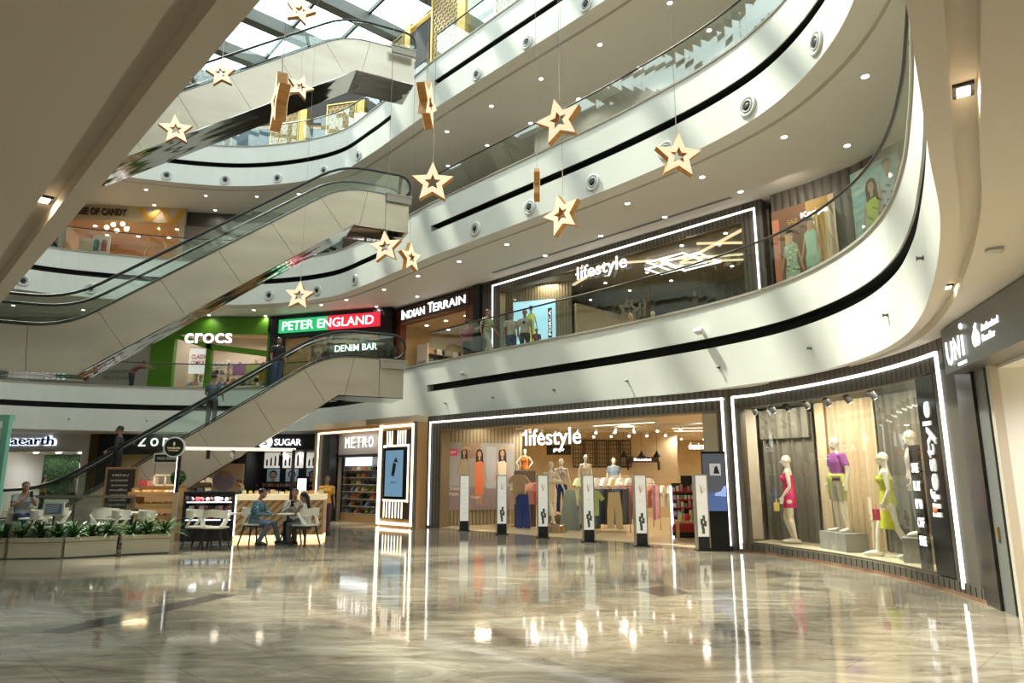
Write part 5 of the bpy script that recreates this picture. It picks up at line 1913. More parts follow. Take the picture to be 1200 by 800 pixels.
area_light('upper_store_light', F1.at(2.2, .95, ZF1 + 3.75), .8, 30, (1, .86, .6), .6)
for i, (x, z, wd, ht, m, lab) in enumerate([(1.9, .5, .55, 1.0, C_('frame_grey', .2, .2, .2), 'grey framed print on the patterned wall of the upper store'), (4.0, .9, .5, 1.2, mat('frame_red', (.55, .12, .08), .5), 'red and black framed print right on the patterned wall')]):
    t = thing('framed_print', lab, 'picture', F1.at(2.96, 1.6 + x - .9, ZF1 + z + .3), F1.a + pi / 2)
    # faces the doorway: local -y is -x of the frame
    MB().box(0, wd, 0, .04, 0, ht).build('frame', BLACK, t)
    MB().box(.04, wd - .04, -.006, 0, .04, ht - .04).build('print', m, t)
t = thing('shelf_sign', 'black "JACK & JONES" sign low on the patterned wall', 'sign', F1.at(3.6, 1.5, ZF1 + .5), F1.a)
MB().box(0, 1.3, 0, .1, 0, .36).build('board', BLACK, t)
text_part('lettering', 'JACK&JONES', .2, 1.2, .1, .26, -.01, LETTER, t, .008, .015)
t = thing('wooden_star', 'plain wooden star standing inside the upper store window', 'star decoration', F1.at(6.45, .45, ZF1 + 1.2), F1.a)
b_, f_ = star_meshes(.52, .16, .2)
b_.build('star_frame', STARWOOD, t).rotation_euler = (0, .12, 0)
MB().box(-.03, .03, -.03, .03, -1.2, -.35).box(-.25, .25, -.15, .15, -1.19, -1.15).build('stand', STEEL, t)
for x, lab, h_, m in ((8.2, 'grey anti-theft gate with a white offer card, left of two in the upper store', 1.25, GREYC), (9.9, 'grey anti-theft gate with a white offer card, right of two in the upper store', 1.3, GREYC)):
    t = thing('security_gate', lab, 'security pylon', F1.at(x, .4, ZF1), F1.a)
    MB().box(-.2, .2, -.05, .05, 0, h_ + .2).build('frame', STEEL, t)
    MB().box(-.17, .17, -.06, -.05, .1, h_ * .75).build('dark_card', BLACK, t)
    MB().box(-.17, .17, -.062, -.05, h_ * .75, h_ + .1).build('white_card', WHITEC, t)
    text_part('card_lettering', 'SALE', -.13, .13, h_ * .8, h_ * .93, -.066, BLACK, t, .003, .015)
figure('mannequin', 'cream-headed mannequin in a pale blue shirt behind the upper glass', 'mannequin', F1.at(7.3, .6, ZF1), F1.a, P_stand(), 1.66, pm, top=plaid_mat('pale_blue_print', (.35, .55, .68), (.7, .75, .72), 30), bottom=OLIVEC, faceless=True, voxel=.015)
figure('mannequin', 'mannequin in a mint top left of the offer card gate', 'mannequin', F1.at(7.85, 1.1, ZF1), F1.a, P_stand(), 1.5, pm, top=C_('mint_cloth', .35, .52, .36), bottom=WHITEC, faceless=True, voxel=.015)
figure('mannequin', 'small mannequin in dark shirt beside the wooden star', 'mannequin', F1.at(6.95, 1.2, ZF1), F1.a, P_stand(), 1.5, pm, top=C_('dark_green', .08, .12, .09), bottom=BLACKC, faceless=True, voxel=.015)

t = thing('linear_air_slot', 'long dark linear air slot in the ceiling before the upper store', 'air vent', F1.at(.8, -.75, 9.45), F1.a)
MB().box(0, 10.2, 0, .10, -.012, 0).build('slot', mat('slot_brown', (.10, .08, .06), .5), t)
MB().box(-.02, 10.22, -.02, 0, -.015, 0).box(-.02, 10.22, .10, .12, -.015, 0).build('flange', mat('diffuser_grey'), t)
# posters on the curved boarded wall
FP = Frame((7.40, 18.20), (8.50, 16.80))
t = thing('wall_poster', 'fashion poster of two seated young men on the first-floor boarded wall', 'poster', FP.at(0, -.16, 6.0), FP.a)
W_ = FP.L
MB().box(0, W_, 0, .03, 0, 2.85).build('print', C_('poster_brown', .20, .11, .06), t)
mb = MB()
mb.box(0, .2, -.004, 0, 0, 2.6, 0).box(1.0, 1.7, -.003, 0, .3, 2.85, 1).box(1.25, 1.72, -.004, 0, .5, 2.6, 2).box(.35, .55, -.003, 0, 1.4, 2.1, 3).box(1.3, 1.5, -.004, 0, .8, 2.6, 3).box(W_ - .16, W_, -.004, 0, 0, 2.85, 2)
mb.build('scene', [C_('poster_copper', .55, .22, .12), C_('poster_ochre', .50, .33, .12), C_('poster_sand', .72, .58, .36), C_('poster_amber', .65, .42, .08)], t)
mb = MB()
poster_woman(mb, .50, .02, 1.35, 0, 4, 5, -.004, long_hair=False)
mb.box(.36, .48, -.014, -.010, .05, .9, 2).box(.52, .66, -.014, -.010, .05, .88, 2)
poster_woman(mb, 1.08, .35, 1.25, 1, 4, 5, -.010, long_hair=False)
mb.box(.92, 1.04, -.018, -.014, .65, 1.05, 3).box(1.12, 1.26, -.018, -.014, .65, 1.05, 3)
mb.build('young_men', [C_('print_pattern', .36, .55, .38), C_('print_mint', .40, .66, .50), C_('print_white', .80, .80, .76), C_('print_teal', .22, .42, .40), C_('print_skin2', .52, .32, .20), HAIR], t)
mbp = MB()
for i in range(26):
    u_, w_2 = RN.uniform(.34, .64), RN.uniform(1.0, 1.75)
    mbp.box(u_, u_ + .07, -.0095, -.0085, w_2, w_2 + .05, i % 3)
mbp.build('shirt_pattern', [C_('print_lemon', .72, .74, .28), C_('print_deepblue', .06, .18, .30), C_('print_white')], t)
text_part('brand_lettering', 'Kappa', .85, 1.6, 2.38, 2.58, -.012, LETTER, t, .004, .02)
text_part('brand_lettering', 'GALE', .45, .75, 2.35, 2.48, -.012, C_('print_gold', .5, .38, .15), t, .004, .01)
area_light('poster_light', FP.at(.8, -1.2, 9.2), .5, 20, (1, .9, .75), .5, FP.at(.8, 0, 7.4))
FB = Frame((8.72, 16.32), (9.18, 14.95))
t = thing('wall_poster', 'beach fashion poster with a woman in lime and a man, high at the right', 'poster', FB.at(0, -.10, 6.2), FB.a)
MB().box(0, FB.L, 0, .03, 0, 2.95).build('print', noise_mat('sea_sky', (.10, .42, .48), (.55, .68, .55), 1.4, .5, 5, (1, 1, 5)), t)
mb = MB()
poster_woman(mb, .60, .2, 1.45, 0, 1, 2, -.002)
poster_woman(mb, 1.10, .4, 1.55, 3, 1, 2, -.010, long_hair=False)
mb.build('pair', [C_('print_lime', .50, .72, .12), C_('print_skin2'), C_('print_hair'), C_('print_paleblue', .5, .66, .66)], t)

# Indian Terrain
IT = Frame((-5.2, 31.2), (-1.6, 27.55))
t = thing('storefront', 'red-brown timber menswear shopfront next to the upper fashion store', 'shop front', IT.at(0, 0, ZF1), IT.a)
MB().box(-.7, .02, 0, .3, 0, 4.0).box(4.62, 5.12, 0, .3, 0, 4.0).box(-.7, 5.12, 0, .3, 3.25, 4.0).build('timber_portal', REDWOOD, t)
MB().box(.0, 4.62, -.04, 0, 3.25, 3.3).build('edge_trim', mat('bronze_trim'), t)
MB().box(5.12, 5.5, -.02, .3, 0, 4.13).box(-1.25, -.7, -.02, .3, 0, 4.1).build('dark_pier', BLACK, t)
sgn = thing('shop_sign', 'white "INDIAN TERRAIN" letters on the red-brown timber band', 'sign', IT.at(.1, -.03, ZF1 + 3.38), IT.a)
MB().box(-.05, 4.75, .0, .03, 0, .60).build('sign_panel', mat('sign_plum', (.035, .014, .012), .4), sgn)
mb = MB()
add_text(mb, 'I', .02, .10, .08, .54, -.04, .03, 0, .004)
add_text(mb, 'NDIAN', .16, 1.75, .08, .44, -.04, .03, 0, .004)
add_text(mb, 'T', 2.0, 2.35, .08, .54, -.04, .03, 0, .004)
add_text(mb, 'ERRAIN', 2.38, 4.55, .08, .44, -.04, .03, 0, .004)
mb.build('lettering', LETTER, sgn)
shop_room(IT, 0, 4.62, .3, 4.2, ZF1, ZF1 + 3.3, mat('it_wall', (.48, .36, .18), .6), mat('it_ceiling', (.68, .52, .33), .6), SFLOOR)
area_light('menswear_light', IT.at(2.3, 2.2, ZF1 + 3.2), 2.5, 80, (1, .80, .5), 2)
ceiling_lights(IT, [(x, y) for x in (.8, 2.2, 3.6) for y in (.9, 2.2, 3.4)], ZF1 + 3.24, 'lamps in the timber-fronted menswear shop', 'small ceiling lamp in the timber-fronted menswear shop', .14)
t = thing('picture_stand', 'cream panel picturing a standing man at the left of the menswear shop', 'display', IT.at(.1, .9, ZF1), IT.a)
MB().box(0, .80, 0, .08, 0, 2.4).build('panel', CREAML, t)
MB().box(.08, .72, -.01, 0, .2, 1.6).build('print', C_('panel_grey', .42, .40, .36), t)
mb = MB()
poster_woman(mb, .4, .3, .75, 0, 1, 2, -.012, long_hair=False)
mb.build('figure_print', [C_('panel_blue', .2, .22, .32), C_('print_skin'), HAIR], t)
t = thing('wall_shelving', 'timber shelving of folded clothes along the left wall of the menswear shop', 'shelving', IT.at(.55, 1.2, ZF1), IT.a + pi / 2)
for j in range(4):
    MB().box(0, 3.0, 0, .5, .45 + .5 * j, .50 + .5 * j).build('shelf', WALNUT, t)
for x in (0, 1.0, 2.0, 2.95):
    MB().box(x, x + .05, .02, .5, 0, 2.3).build('upright', WALNUT, t)
for j in range(4):
    for i in range(6):
        place('folded_garment', 'folded_clothes', 'folded stack on the menswear shop shelving, %s, %s' % (tier(j, 4), nth(i)), 'folded clothes', 'folded clothes in the menswear shop',
              IT.at(.32, 1.45 + i * .5, ZF1 + .50 + .5 * j), IT.a + pi / 2, (.36, .3, .28), RN.choice([WHITEC, GREYC, CREAML, PAL[4], PAL[7]]))
figure('mannequin', 'mannequin bust in a black jacket hung high in the menswear shop', 'mannequin', IT.at(1.5, 3.0, ZF1 + 1.0), IT.a, P_stand(), 1.6, C_('dark_form', .05, .04, .04), top=BLACKC, sleeve='long', legs=False, faceless=True, voxel=.02)
figure('mannequin', 'white mannequin in a pale printed top low in the menswear shop window', 'mannequin', IT.at(1.55, .75, ZF1), IT.a, P_stand(), 1.25, pm, top=C_('floral_pale', .55, .52, .40), bottom=OLIVEC, faceless=True, voxel=.016)

# Peter England
PE = Frame((-11.45, 33.0), (-6.0, 31.25))
t = thing('storefront', 'black menswear shopfront under the green and red lit sign', 'shop front', PE.at(0, 0, ZF1), PE.a)
MB().box(-.6, .25, 0, .3, 0, 4.1).box(5.45, 6.1, 0, .3, 0, 4.1).box(-.6, 6.1, 0, .3, 2.95, 4.1).box(2.7, 2.85, 0, .3, 0, 3).build('black_portal', mat('soft_black', (.02, .02, .024), .4), t)
MB().box(.25, 1.6, .1, .3, 0, 2.95).build('timber_panel', OAK, t)
sgn = thing('shop_sign', 'long lit sign, green to red, reading "PETER ENGLAND" in white', 'sign', PE.at(0, -.15, ZF1 + 3.22), PE.a)
MB().box(0, 2.75, 0, .15, 0, .66).build('green_half', mat('sign_green', (.02, .35, .12), .5, 0, .75, (.04, .62, .22)), sgn)
MB().box(2.75, 5.52, 0, .15, 0, .66).build('red_half', mat('sign_red', (.6, .02, .04), .5, 0, .85, (.85, .03, .06)), sgn)
text_part('lettering', 'PETER ENGLAND', .22, 5.25, .10, .54, -.02, LETTER, sgn, .02, .004)
sgn = thing('shop_sign', 'small "DENIM BAR" letters inside the shop behind the lower escalator landing', 'sign', PE.at(2.75, .6, 7.55), PE.a)
text_part('lettering', 'DENIM BAR', 0, 2.3, 0, .32, 0, LETTER, sgn, .03, .002)
MB().box(-.1, 2.4, .03, .08, -.08, .42).build('board', mat('teal_dark', (.02, .10, .09), .4), sgn)
shop_room(PE, .25, 5.45, .3, 4, ZF1, ZF1 + 3.0, mat('pe_wall', (.30, .27, .22), .6), mat('it_ceiling'), SFLOOR)
area_light('menswear_light', PE.at(3, 2, ZF1 + 2.9), 2.5, 40, (1, .93, .8), 2)
for i in range(14):
    place('hanging_top', 'hanging_garment', 'shirt on the rail under the green and red sign, %s' % nth(i), 'garment', 'shirts under the green and red sign', PE.at(1.9 + i * .26, 2.6 + .2 * (i % 2), ZF1 + 1.9), PE.a + .4, 1.0, RN.choice(PAL))
t = thing('clothes_rack', 'long rail of shirts inside the shop under the green and red sign', 'clothes rack', PE.at(3.6, 2.65, ZF1), PE.a)
MB().tube([(-1.9, 0, 0), (-1.9, 0, 1.95), (1.9, 0, 1.95), (1.9, 0, 0)], .015, 6).build('frame', STEEL, t)

# green shoe shop
CRF = Frame((-19.5, 33.25), (-11.6, 33.25))
GRN = mat('fresh_green', (.085, .24, .008), .45)
t = thing('storefront', 'green-framed shoe shopfront on the first floor', 'shop front', CRF.at(0, 0, ZF1), 0)
MB().box(1.6, 2.75, 0, .3, 0, 4.1).box(2.75, 7.5, 0, .3, 3.25, 4.1).box(7.35, 7.55, 0, .3, 0, 4.1).box(4.35, 4.6, .0, .3, 0, 2.75).build('green_portal', GRN, t)
MB().prism([(2.75, 3.05), (2.75, 3.25), (4.45, 2.75), (7.35, 2.4), (7.35, 2.15), (4.45, 2.5)], 0, .3).build('green_fascia', GRN, t)
MB().box(7.55, 8.1, -.05, .3, 0, 4.1).build('black_pier', BLACK, t)
sgn = thing('shop_sign', 'fat rounded white "crocs" letters on the green shopfront', 'sign', CRF.at(3.25, -.03, ZF1 + 2.78), 0)
text_part('lettering', 'crocs', 0, 2.35, 0, .50, 0, LETTER, sgn, .03, .012)
shop_room(CRF, 2.7, 7.4, .3, 4.2, ZF1, ZF1 + 3.9, mat('cr_wall', (.62, .54, .42), .6), mat('it_ceiling'), SFLOOR)
area_light('shoe_shop_light', CRF.at(5, 2.2, ZF1 + 3.75), 3, 130, (1, .93, .82), 2.4)
ceiling_lights(CRF, [(x, y) for x in (3.4, 4.6, 5.8, 6.9) for y in (1.0, 2.4)], ZF1 + 3.84, 'lamps in the green shoe shop', 'oval ceiling lamp in the green shoe shop', .2)
t = thing('wall_display', 'lit white wall board with red lettering at the left of the shoe shop', 'display', CRF.at(2.8, 1.6, ZF1 + 1.5), 0)
MB().box(0, 1.1, 0, .05, 0, 1.3).build('board', mat('lit_board', (.9, .9, .88), .5, 0, .5, (1, 1, 1)), t)
text_part('board_lettering', 'CLASSIC', .1, .95, .75, 1.0, -.01, C_('board_red', .6, .05, .04), t, .006, .03)
text_part('board_lettering', 'COMFORT', .1, .9, .45, .68, -.01, C_('board_red'), t, .006, .03)
t = thing('wall_display', 'violet to green print board over the shelves of the shoe shop', 'display', CRF.at(4.75, 2.4, ZF1 + 1.55), 0)
MB().box(0, .7, 0, .05, 0, .55).build('violet_half', C_('board_violet', .32, .15, .35), t)
MB().box(.7, 1.4, 0, .05, 0, .55).build('green_half', C_('board_lime', .40, .50, .12), t)
t = thing('wall_shelving', 'white shelving packed with clogs across the shoe shop', 'shelving', CRF.at(2.9, 2.5, ZF1), 0)
for j in range(5):
    MB().box(0, 4.4, 0, .4, .3 + .42 * j, .33 + .42 * j).build('shelf', CREAML, t)
for x in (0, 1.45, 2.9, 4.36):
    MB().box(x, x + .04, 0, .4, 0, 2.4).build('upright', CREAML, t)
CROCC = [C_('croc_%d' % i, *c) for i, c in enumerate([(.75, .75, .72), (.05, .06, .12), (.35, .08, .10), (.45, .42, .30), (.12, .10, .22), (.55, .35, .08), (.03, .03, .03), (.30, .35, .38), (.5, .3, .35)])]
for j in range(5):
    for i in range(14):
        place('shoe', 'clog', 'clog on the green shop shelving, %s, %s' % (tier(j, 5), nth(i)), 'shoe', 'clogs on the shoe shop shelving', CRF.at(3.12 + i * .31, 2.7, ZF1 + .33 + .42 * j), RN.uniform(-.5, .5), (.27, .34, .42), RN.choice(CROCC))
t = thing('display_table', 'low display table of clogs at the front of the shoe shop', 'table', CRF.at(3.0, .9, ZF1), 0)
MB().box(0, 4.0, 0, .8, .72, .78).build('top', CREAML, t)
for x in (.05, 1.95, 3.9):
    MB().box(x, x + .05, .05, .75, 0, .72).build('leg', CREAML, t)
for j in range(2):
    for i in range(13):
        place('shoe', 'clog', 'clog on the front table of the green shop, %s row, %s' % (('front', 'back')[j], nth(i)), 'shoe', 'clogs on the front table', CRF.at(3.15 + i * .3, 1.1 + .38 * j, ZF1 + .78), RN.uniform(-.8, .8), (.22, .32, .34), RN.choice(CROCC))
t = thing('spin_rack', 'yellow-orange stand of shoe charms at the right of the shoe shop', 'stand', CRF.at(6.3, 1.8, ZF1), 0)
MB().box(0, .8, 0, .3, 0, .1).box(.05, .75, .1, .2, .1, 1.7).build('stand', C_('stand_amber', .65, .30, .04), t)
# grey wall left of the shoe shop with small lettering
t = struct(thing('wall_far', None, None, (-30, 33.3, ZF1)))
MB().box(-14, 12.1, 0, .3, 0, 4.15).build('plaster', mat('grey_plaster', (.40, .38, .34), .6), t)
sgn = thing('wall_lettering', 'dark lettering on the grey wall left of the green shopfront', 'sign', (-18.3, 33.28, 6.35))
text_part('lettering', 'EXCLUSIVE STORE', -2.0, -.3, .22, .40, -.01, mat('faded_letters', (.18, .17, .15), .6), sgn, .01, .01)
text_part('lettering', 'FIRST FLOOR', -1.8, -.5, -.08, .1, -.01, mat('faded_letters'), sgn, .01, .01)

# ================================================================== SECOND FLOOR, far side: candy shop
CA = Frame((-26, 32.6), (-10, 34.6))
ZF2 = 11.3
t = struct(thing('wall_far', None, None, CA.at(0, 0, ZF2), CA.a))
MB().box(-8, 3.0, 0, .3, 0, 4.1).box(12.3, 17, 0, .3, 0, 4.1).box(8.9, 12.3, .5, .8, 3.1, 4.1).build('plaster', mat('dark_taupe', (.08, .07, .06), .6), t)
t = thing('storefront', 'cream-fronted candy shop with an orange glow on the second floor', 'shop front', CA.at(0, 0, ZF2), CA.a)
CC = mat('candy_cream', (.62, .48, .32), .5)
MB().box(3.0, 9.0, 0, .25, 3.2, 4.1).box(3.0, 3.35, 0, .25, 0, 3.2).box(8.75, 9.0, 0, .25, 0, 3.2).build('cream_portal', CC, t)
mb = MB()
def zig(pts, w=.12):
    for (x0, z0), (x1, z1) in zip(pts, pts[1:]):
        L = hypot(x1 - x0, z1 - z0)
        nx, nz_ = -(z1 - z0) / L * w, (x1 - x0) / L * w
        mb.prism([(x0 - nx, z0 - nz_), (x1 - nx, z1 - nz_), (x1 + nx, z1 + nz_), (x0 + nx, z0 + nz_)], -.03, 0)
zig([(6.75, 4.0), (7.25, 3.3), (7.75, 4.0)])
zig([(7.85, 4.0), (8.35, 3.1), (8.9, 4.0)])
zig([(7.1, .2), (7.2, 1.5), (7.45, 2.5), (7.75, 3.15), (8.05, 2.5), (8.3, 1.5), (8.4, .2)], .05)
mb.build('gold_ribbon', mat('gold_paint', (.70, .38, .05), .4), t)
sgn = thing('shop_sign', 'dark "HOUSE OF CANDY" letters over the candy shop', 'sign', CA.at(3.2, -.1, ZF2 + 3.45), CA.a)
text_part('lettering', 'HOUSE OF CANDY', 0, 2.95, 0, .40, 0, mat('choc_letters', (.06, .03, .02), .5), sgn, .05, .03)
shop_room(CA, 3.3, 8.8, .25, 4.2, ZF2, ZF2 + 3.3, mat('candy_wall', (.60, .42, .26), .6), mat('candy_ceiling', (.66, .50, .36), .6), SFLOOR)
area_light('candy_light', CA.at(6, 2, ZF2 + 3.2), 3, 110, (1, .74, .46), 2.4)
for i, (x, z) in enumerate(((5.25, 2.75), (5.5, 2.95), (5.75, 2.6), (5.95, 3.0), (6.2, 2.7))):
    t = thing('globe_lamp', ['first', 'second', 'third', 'fourth', 'fifth'][i] + ' from the left of the cluster of glowing globes over the candy counter', 'pendant lamp', CA.at(x + .1, -.25 + .1 * (i % 2), ZF2 + z), CA.a)
    MB().ball((0, 0, 0), (.12, .12, .12), 14).build('globe', mat('globe_glow', (1, 1, 1), .5, 0, 2.5, (1, .8, .5)), t, smooth=True)
    MB().tube([(0, 0, .1), (0, 0, 4.05 - z)], .008, 5).build('cord', mat('brass'), t)
for x, z0, z1, m, lab in ((3.9, .4, 2.4, C_('candy_red', .35, .03, .04), 'tall candy print panel, red sweets, left of the candy shop'), (4.55, 1.5, 2.6, C_('candy_teal', .05, .25, .28), 'teal and red sweets panel in the candy shop')):
    t = thing('picture_stand', lab, 'display', CA.at(x, .6, ZF2), CA.a)
    MB().box(-.2, .65, 0, .05, z0, z1).build('panel', CREAML, t)
    MB().lathe([(.13, 0), (.13, -.01)], 16, (0, 0, (z0 + z1) / 2 + .2), 0, 'y').box(-.13, .13, -.01, 0, (z0 + z1) / 2 - .3, (z0 + z1) / 2 + .2).build('sweet_print', m, t)
    MB().lathe([(.13, 0), (.13, -.01)], 16, (.38, 0, (z0 + z1) / 2 + .2), 0, 'y').box(.25, .51, -.01, 0, (z0 + z1) / 2 - .3, (z0 + z1) / 2 + .2).build('sweet_print', C_('candy_pink', .55, .15, .18), t)
t = thing('counter', 'yellow-lit candy counter at the front of the candy shop', 'counter', CA.at(3.5, 1.0, ZF2), CA.a)
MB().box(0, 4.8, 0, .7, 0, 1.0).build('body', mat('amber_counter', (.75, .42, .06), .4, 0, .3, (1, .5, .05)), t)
MB().box(-.05, 4.85, -.05, .75, 1.0, 1.05).build('top', CREAML, t)
for i in range(16):
    place(RN.choice(['bottle', 'bun', 'carton']), 'candy_jar', 'tub of sweets on the candy counter, %s' % nth(i), 'candy jar', 'sweets on the candy counter', CA.at(3.7 + i * .29, 1.25, ZF2 + 1.05), 0, (.18, .18, .28), RN.choice([C_('candy_red'), C_('candy_teal'), C_('t_yel'), C_('t_gr'), PAL[4], C_('candy_pink')]))
ceiling_lights(CA, [(x, y) for x in (4.2, 5.8, 7.4, 8.3) for y in (1.0, 2.4)], ZF2 + 3.24, 'lamps in the candy shop', 'small warm ceiling lamp in the candy shop', .16)
t = thing('hoarding', 'grey cloth hoarding closing the unit beside the candy shop', 'partition', CA.at(9.0, .1, ZF2), CA.a)
MB().prism([(0, 0), (3.3, 0), (3.3, 3.0), (1.6, 3.1), (0, 3.15)], 0, .06).build('panel', mat('grey_cloth_panel', (.26, .23, .20), .7), t)
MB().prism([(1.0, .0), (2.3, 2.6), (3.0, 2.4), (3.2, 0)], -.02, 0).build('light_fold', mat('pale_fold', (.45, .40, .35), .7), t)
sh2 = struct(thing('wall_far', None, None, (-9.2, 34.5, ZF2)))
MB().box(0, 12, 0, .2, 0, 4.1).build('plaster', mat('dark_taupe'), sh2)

# ================================================================== TOP FLOOR: gold hexagon screens and pavilion
ZF3 = 17.2
HEXL = mat('hex_backing', (.42, .27, .16), .4)
def hex_screen(w, h, parent, cell=.16, back=HEXL, y=0):
    MB().box(0, w, y, y + .03, 0, h).build('backing', back, parent)
    mb = MB()
    rr = cell
    dxx, dzz = rr * sqrt(3), rr * 1.5
    j = 0
    z = 0
    while z < h:
        x = (dxx / 2 if j % 2 else 0)
        while x < w:
            P_ = [(x + rr * sin(pi / 3 * q), z + rr * cos(pi / 3 * q)) for q in range(6)]
            for q in (0, 1, 2):
                a, b = P_[q], P_[(q + 1) % 6]
                if all(0 <= p[0] <= w and 0 <= p[1] <= h for p in (a, b)):
                    L = hypot(b[0] - a[0], b[1] - a[1])
                    nx, nz_ = -(b[1] - a[1]) / L * .014, (b[0] - a[0]) / L * .014
                    mb.prism([(a[0] - nx, a[1] - nz_), (b[0] - nx, b[1] - nz_), (b[0] + nx, b[1] + nz_), (a[0] + nx, a[1] + nz_)], y - .03, y - .002, cap=True)
            x += dxx
        z += dzz
        j += 1
    mb.build('hexagon_lattice', GOLD, parent)
    MB().box(-.06, 0, y - .05, y + .05, 0, h).box(w, w + .06, y - .05, y + .05, 0, h).box(-.06, w + .06, y - .05, y + .05, h, h + .06).build('gold_edge', GOLD, parent)


for px, lab in ((-12.3, 'gold hexagon screen at the far end of the top floor, left of two'), (-9.2, 'gold hexagon screen at the far end of the top floor, right of two')):
    t = thing('hexagon_screen', lab, 'screen', (px, 32.2 if px < -11 else 31.3, ZF3), radians(-14))
    hex_screen(1.5, 2.6, t, .15)
    MB().box(1.6, 2.0, -.06, .3, 0, 2.66).build('gold_post', GOLD, t)
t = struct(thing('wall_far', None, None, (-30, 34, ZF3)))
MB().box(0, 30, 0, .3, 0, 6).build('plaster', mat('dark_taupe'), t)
for i in range(5):
    t = thing('shop_window', ['timber-edged window, leftmost at the far end of the top floor', 'timber-edged window left of the left hexagon screen', 'timber-edged window between the two hexagon screens', 'timber-edged window right of the hexagon screens', 'timber-edged window nearest the top escalator landing'][i], 'window', (-18 + i * 3.1, 33.6, ZF3), 0)
    MB().box(0, 2.6, 0, .1, .3, 2.6).build('pane', mat('dim_glass', (.10, .13, .16), .15), t)
    MB().box(-.1, 0, -.03, .1, 0, 2.7).box(2.6, 2.7, -.03, .1, 0, 2.7).box(-.1, 2.7, -.03, .1, 2.6, 2.8).build('timber_frame', OAK, t)
# pavilion along the right-hand balustrade
pav = thing('pavilion', 'gold-framed pavilion with hexagon screens on the top floor beside the landing', 'pavilion', (*at_s(EDGE, .5, .7)[:2], ZF3), at_s(EDGE, .5)[2])
for x, w_, kind in ((-5.0, 1.3, 'hex'), (-3.1, 1.35, 'dark'), (-1.5, 1.6, 'hex'), (.6, 1.65, 'open'), (2.4, 1.6, 'hex'), (4.5, 1.6, 'open')):
    h_ = 4.1 if x > -2 else 3.3
    MB().box(x - (.42 if kind in ('open', 'dark') else .12), x, -.06, .25, 0, h_ + .3).build('gold_post', GOLD, pav)
    if kind == 'hex':
        sub_e = bpy.data.objects.new('hexagon_panel', None)
        COL.objects.link(sub_e)
        sub_e.parent = pav
        sub_e.location = (x, 0, 0)
        hex_screen(w_, h_, sub_e, .13, mat('hex_backing_pale', (.52, .42, .32), .35))
    elif kind == 'dark':
        MB().box(x, x + w_, 0, .05, 1.3, h_ - .2).build('louvre', BLACK, pav)
        MB().box(x, x + w_, 0, .02, 0, 1.25).build('glass_panel', GLASS, pav)
    else:
        MB().box(x, x + w_, 0, .02, 0, h_).build('glass_panel', GLASS, pav)
    MB().box(x - .1, x + w_ + .15, -.05, .1, h_, h_ + .08).build('gold_beam', GOLD, pav)

# ================================================================== GROUND FLOOR, far side
F0 = Frame((-30, 32.2), (0, 32.2))
t = struct(thing('wall_far', None, None, (-30, 32.2, 0)))
MB().box(-12, 6.0, 0, .3, 0, 3.56).box(9.95, 10.35, 0, .3, 0, 3.56).box(6.0, 9.95, 0, .3, 2.8, 3.56).build('white_front', mat('front_white', (.72, .70, .66), .5), t)
# white beauty shop
sgn = thing('shop_sign', 'dark blue halo-lit "mamaearth" letters at the left edge', 'sign', F0.at(5.4, -.1, 2.98), 0)
text_part('halo', 'mamaearth', -.37, 3.33, .03, .49, .06, mat('halo', (.8, .85, 1), .5, 0, 1.5, (.75, .85, 1)), sgn, .02, .05)
text_part('lettering', 'mamaearth', -.3, 3.25, .06, .46, -.02, mat('navy_letters', (.015, .02, .10), .5), sgn, .06, .012)
shop_room(F0, 6.0, 9.95, .3, 4.5, 0, 2.8, mat('bright_wall'), mat('bright_wall'), SFLOOR)
area_light('beauty_shop_light', F0.at(8, 2, 2.7), 2.6, 70, (.95, 1, 1), 2)
for i in range(3):
    t = tag(MB().box(-.5, .5, -.07, .07, -.04, 0).build('ceiling_light', LAMP), ['left', 'middle', 'right'][i] + ' one of three slanted white tube lights in the beauty shop', 'ceiling light')
    t.location = F0.at(7.0 + i * 1.1, 1.2, 2.74)
    t.rotation_euler = (0, 0, -.9)
t = thing('green_wall', 'panel of dense artificial foliage inside the beauty shop', 'green wall', F0.at(6.9, 2.0, .5), 0)
MB().box(0, 1.75, 0, .06, 0, 2.15).build('panel', C_('moss_back', .01, .04, .01), t)
mb = MB()
for i in range(900):
    x, z = RN.uniform(.03, 1.72), RN.uniform(.03, 2.12)
    s_ = RN.uniform(.03, .06)
    a = RN.uniform(0, 6.28)
    mb.add([(x, -.01, z), (x + s_ * cos(a), -.05, z + s_ * sin(a)), (x + s_ * 1.6 * cos(a + .4), -.04, z + s_ * 1.6 * sin(a + .4)), (x + s_ * cos(a + .9), -.05, z + s_ * sin(a + .9))], [(0, 1, 2, 3)])
mb.build('leaves', LEAF, t)
t = thing('wall_screen', 'white screen with green text beside the foliage panel', 'screen', F0.at(8.9, 1.6, 1.75), 0)
MB().box(0, .85, 0, .05, 0, .5).build('casing', GREYC, t)
MB().box(.04, .81, -.006, 0, .04, .46).build('display', mat('screen_white', (1, 1, 1), .5, 0, 1.2, (.9, 1, .9)), t)
t = thing('wall_shelving', 'white shelves of bottles below the screen in the beauty shop', 'shelving', F0.at(8.8, 1.7, 0), 0)
for j in range(4):
    MB().box(0, 1.1, 0, .3, .35 + j * .32, .37 + j * .32).build('shelf', CREAML, t)
for x in (0, 1.07):
    MB().box(x, x + .03, 0, .3, 0, 1.5).build('upright', CREAML, t)
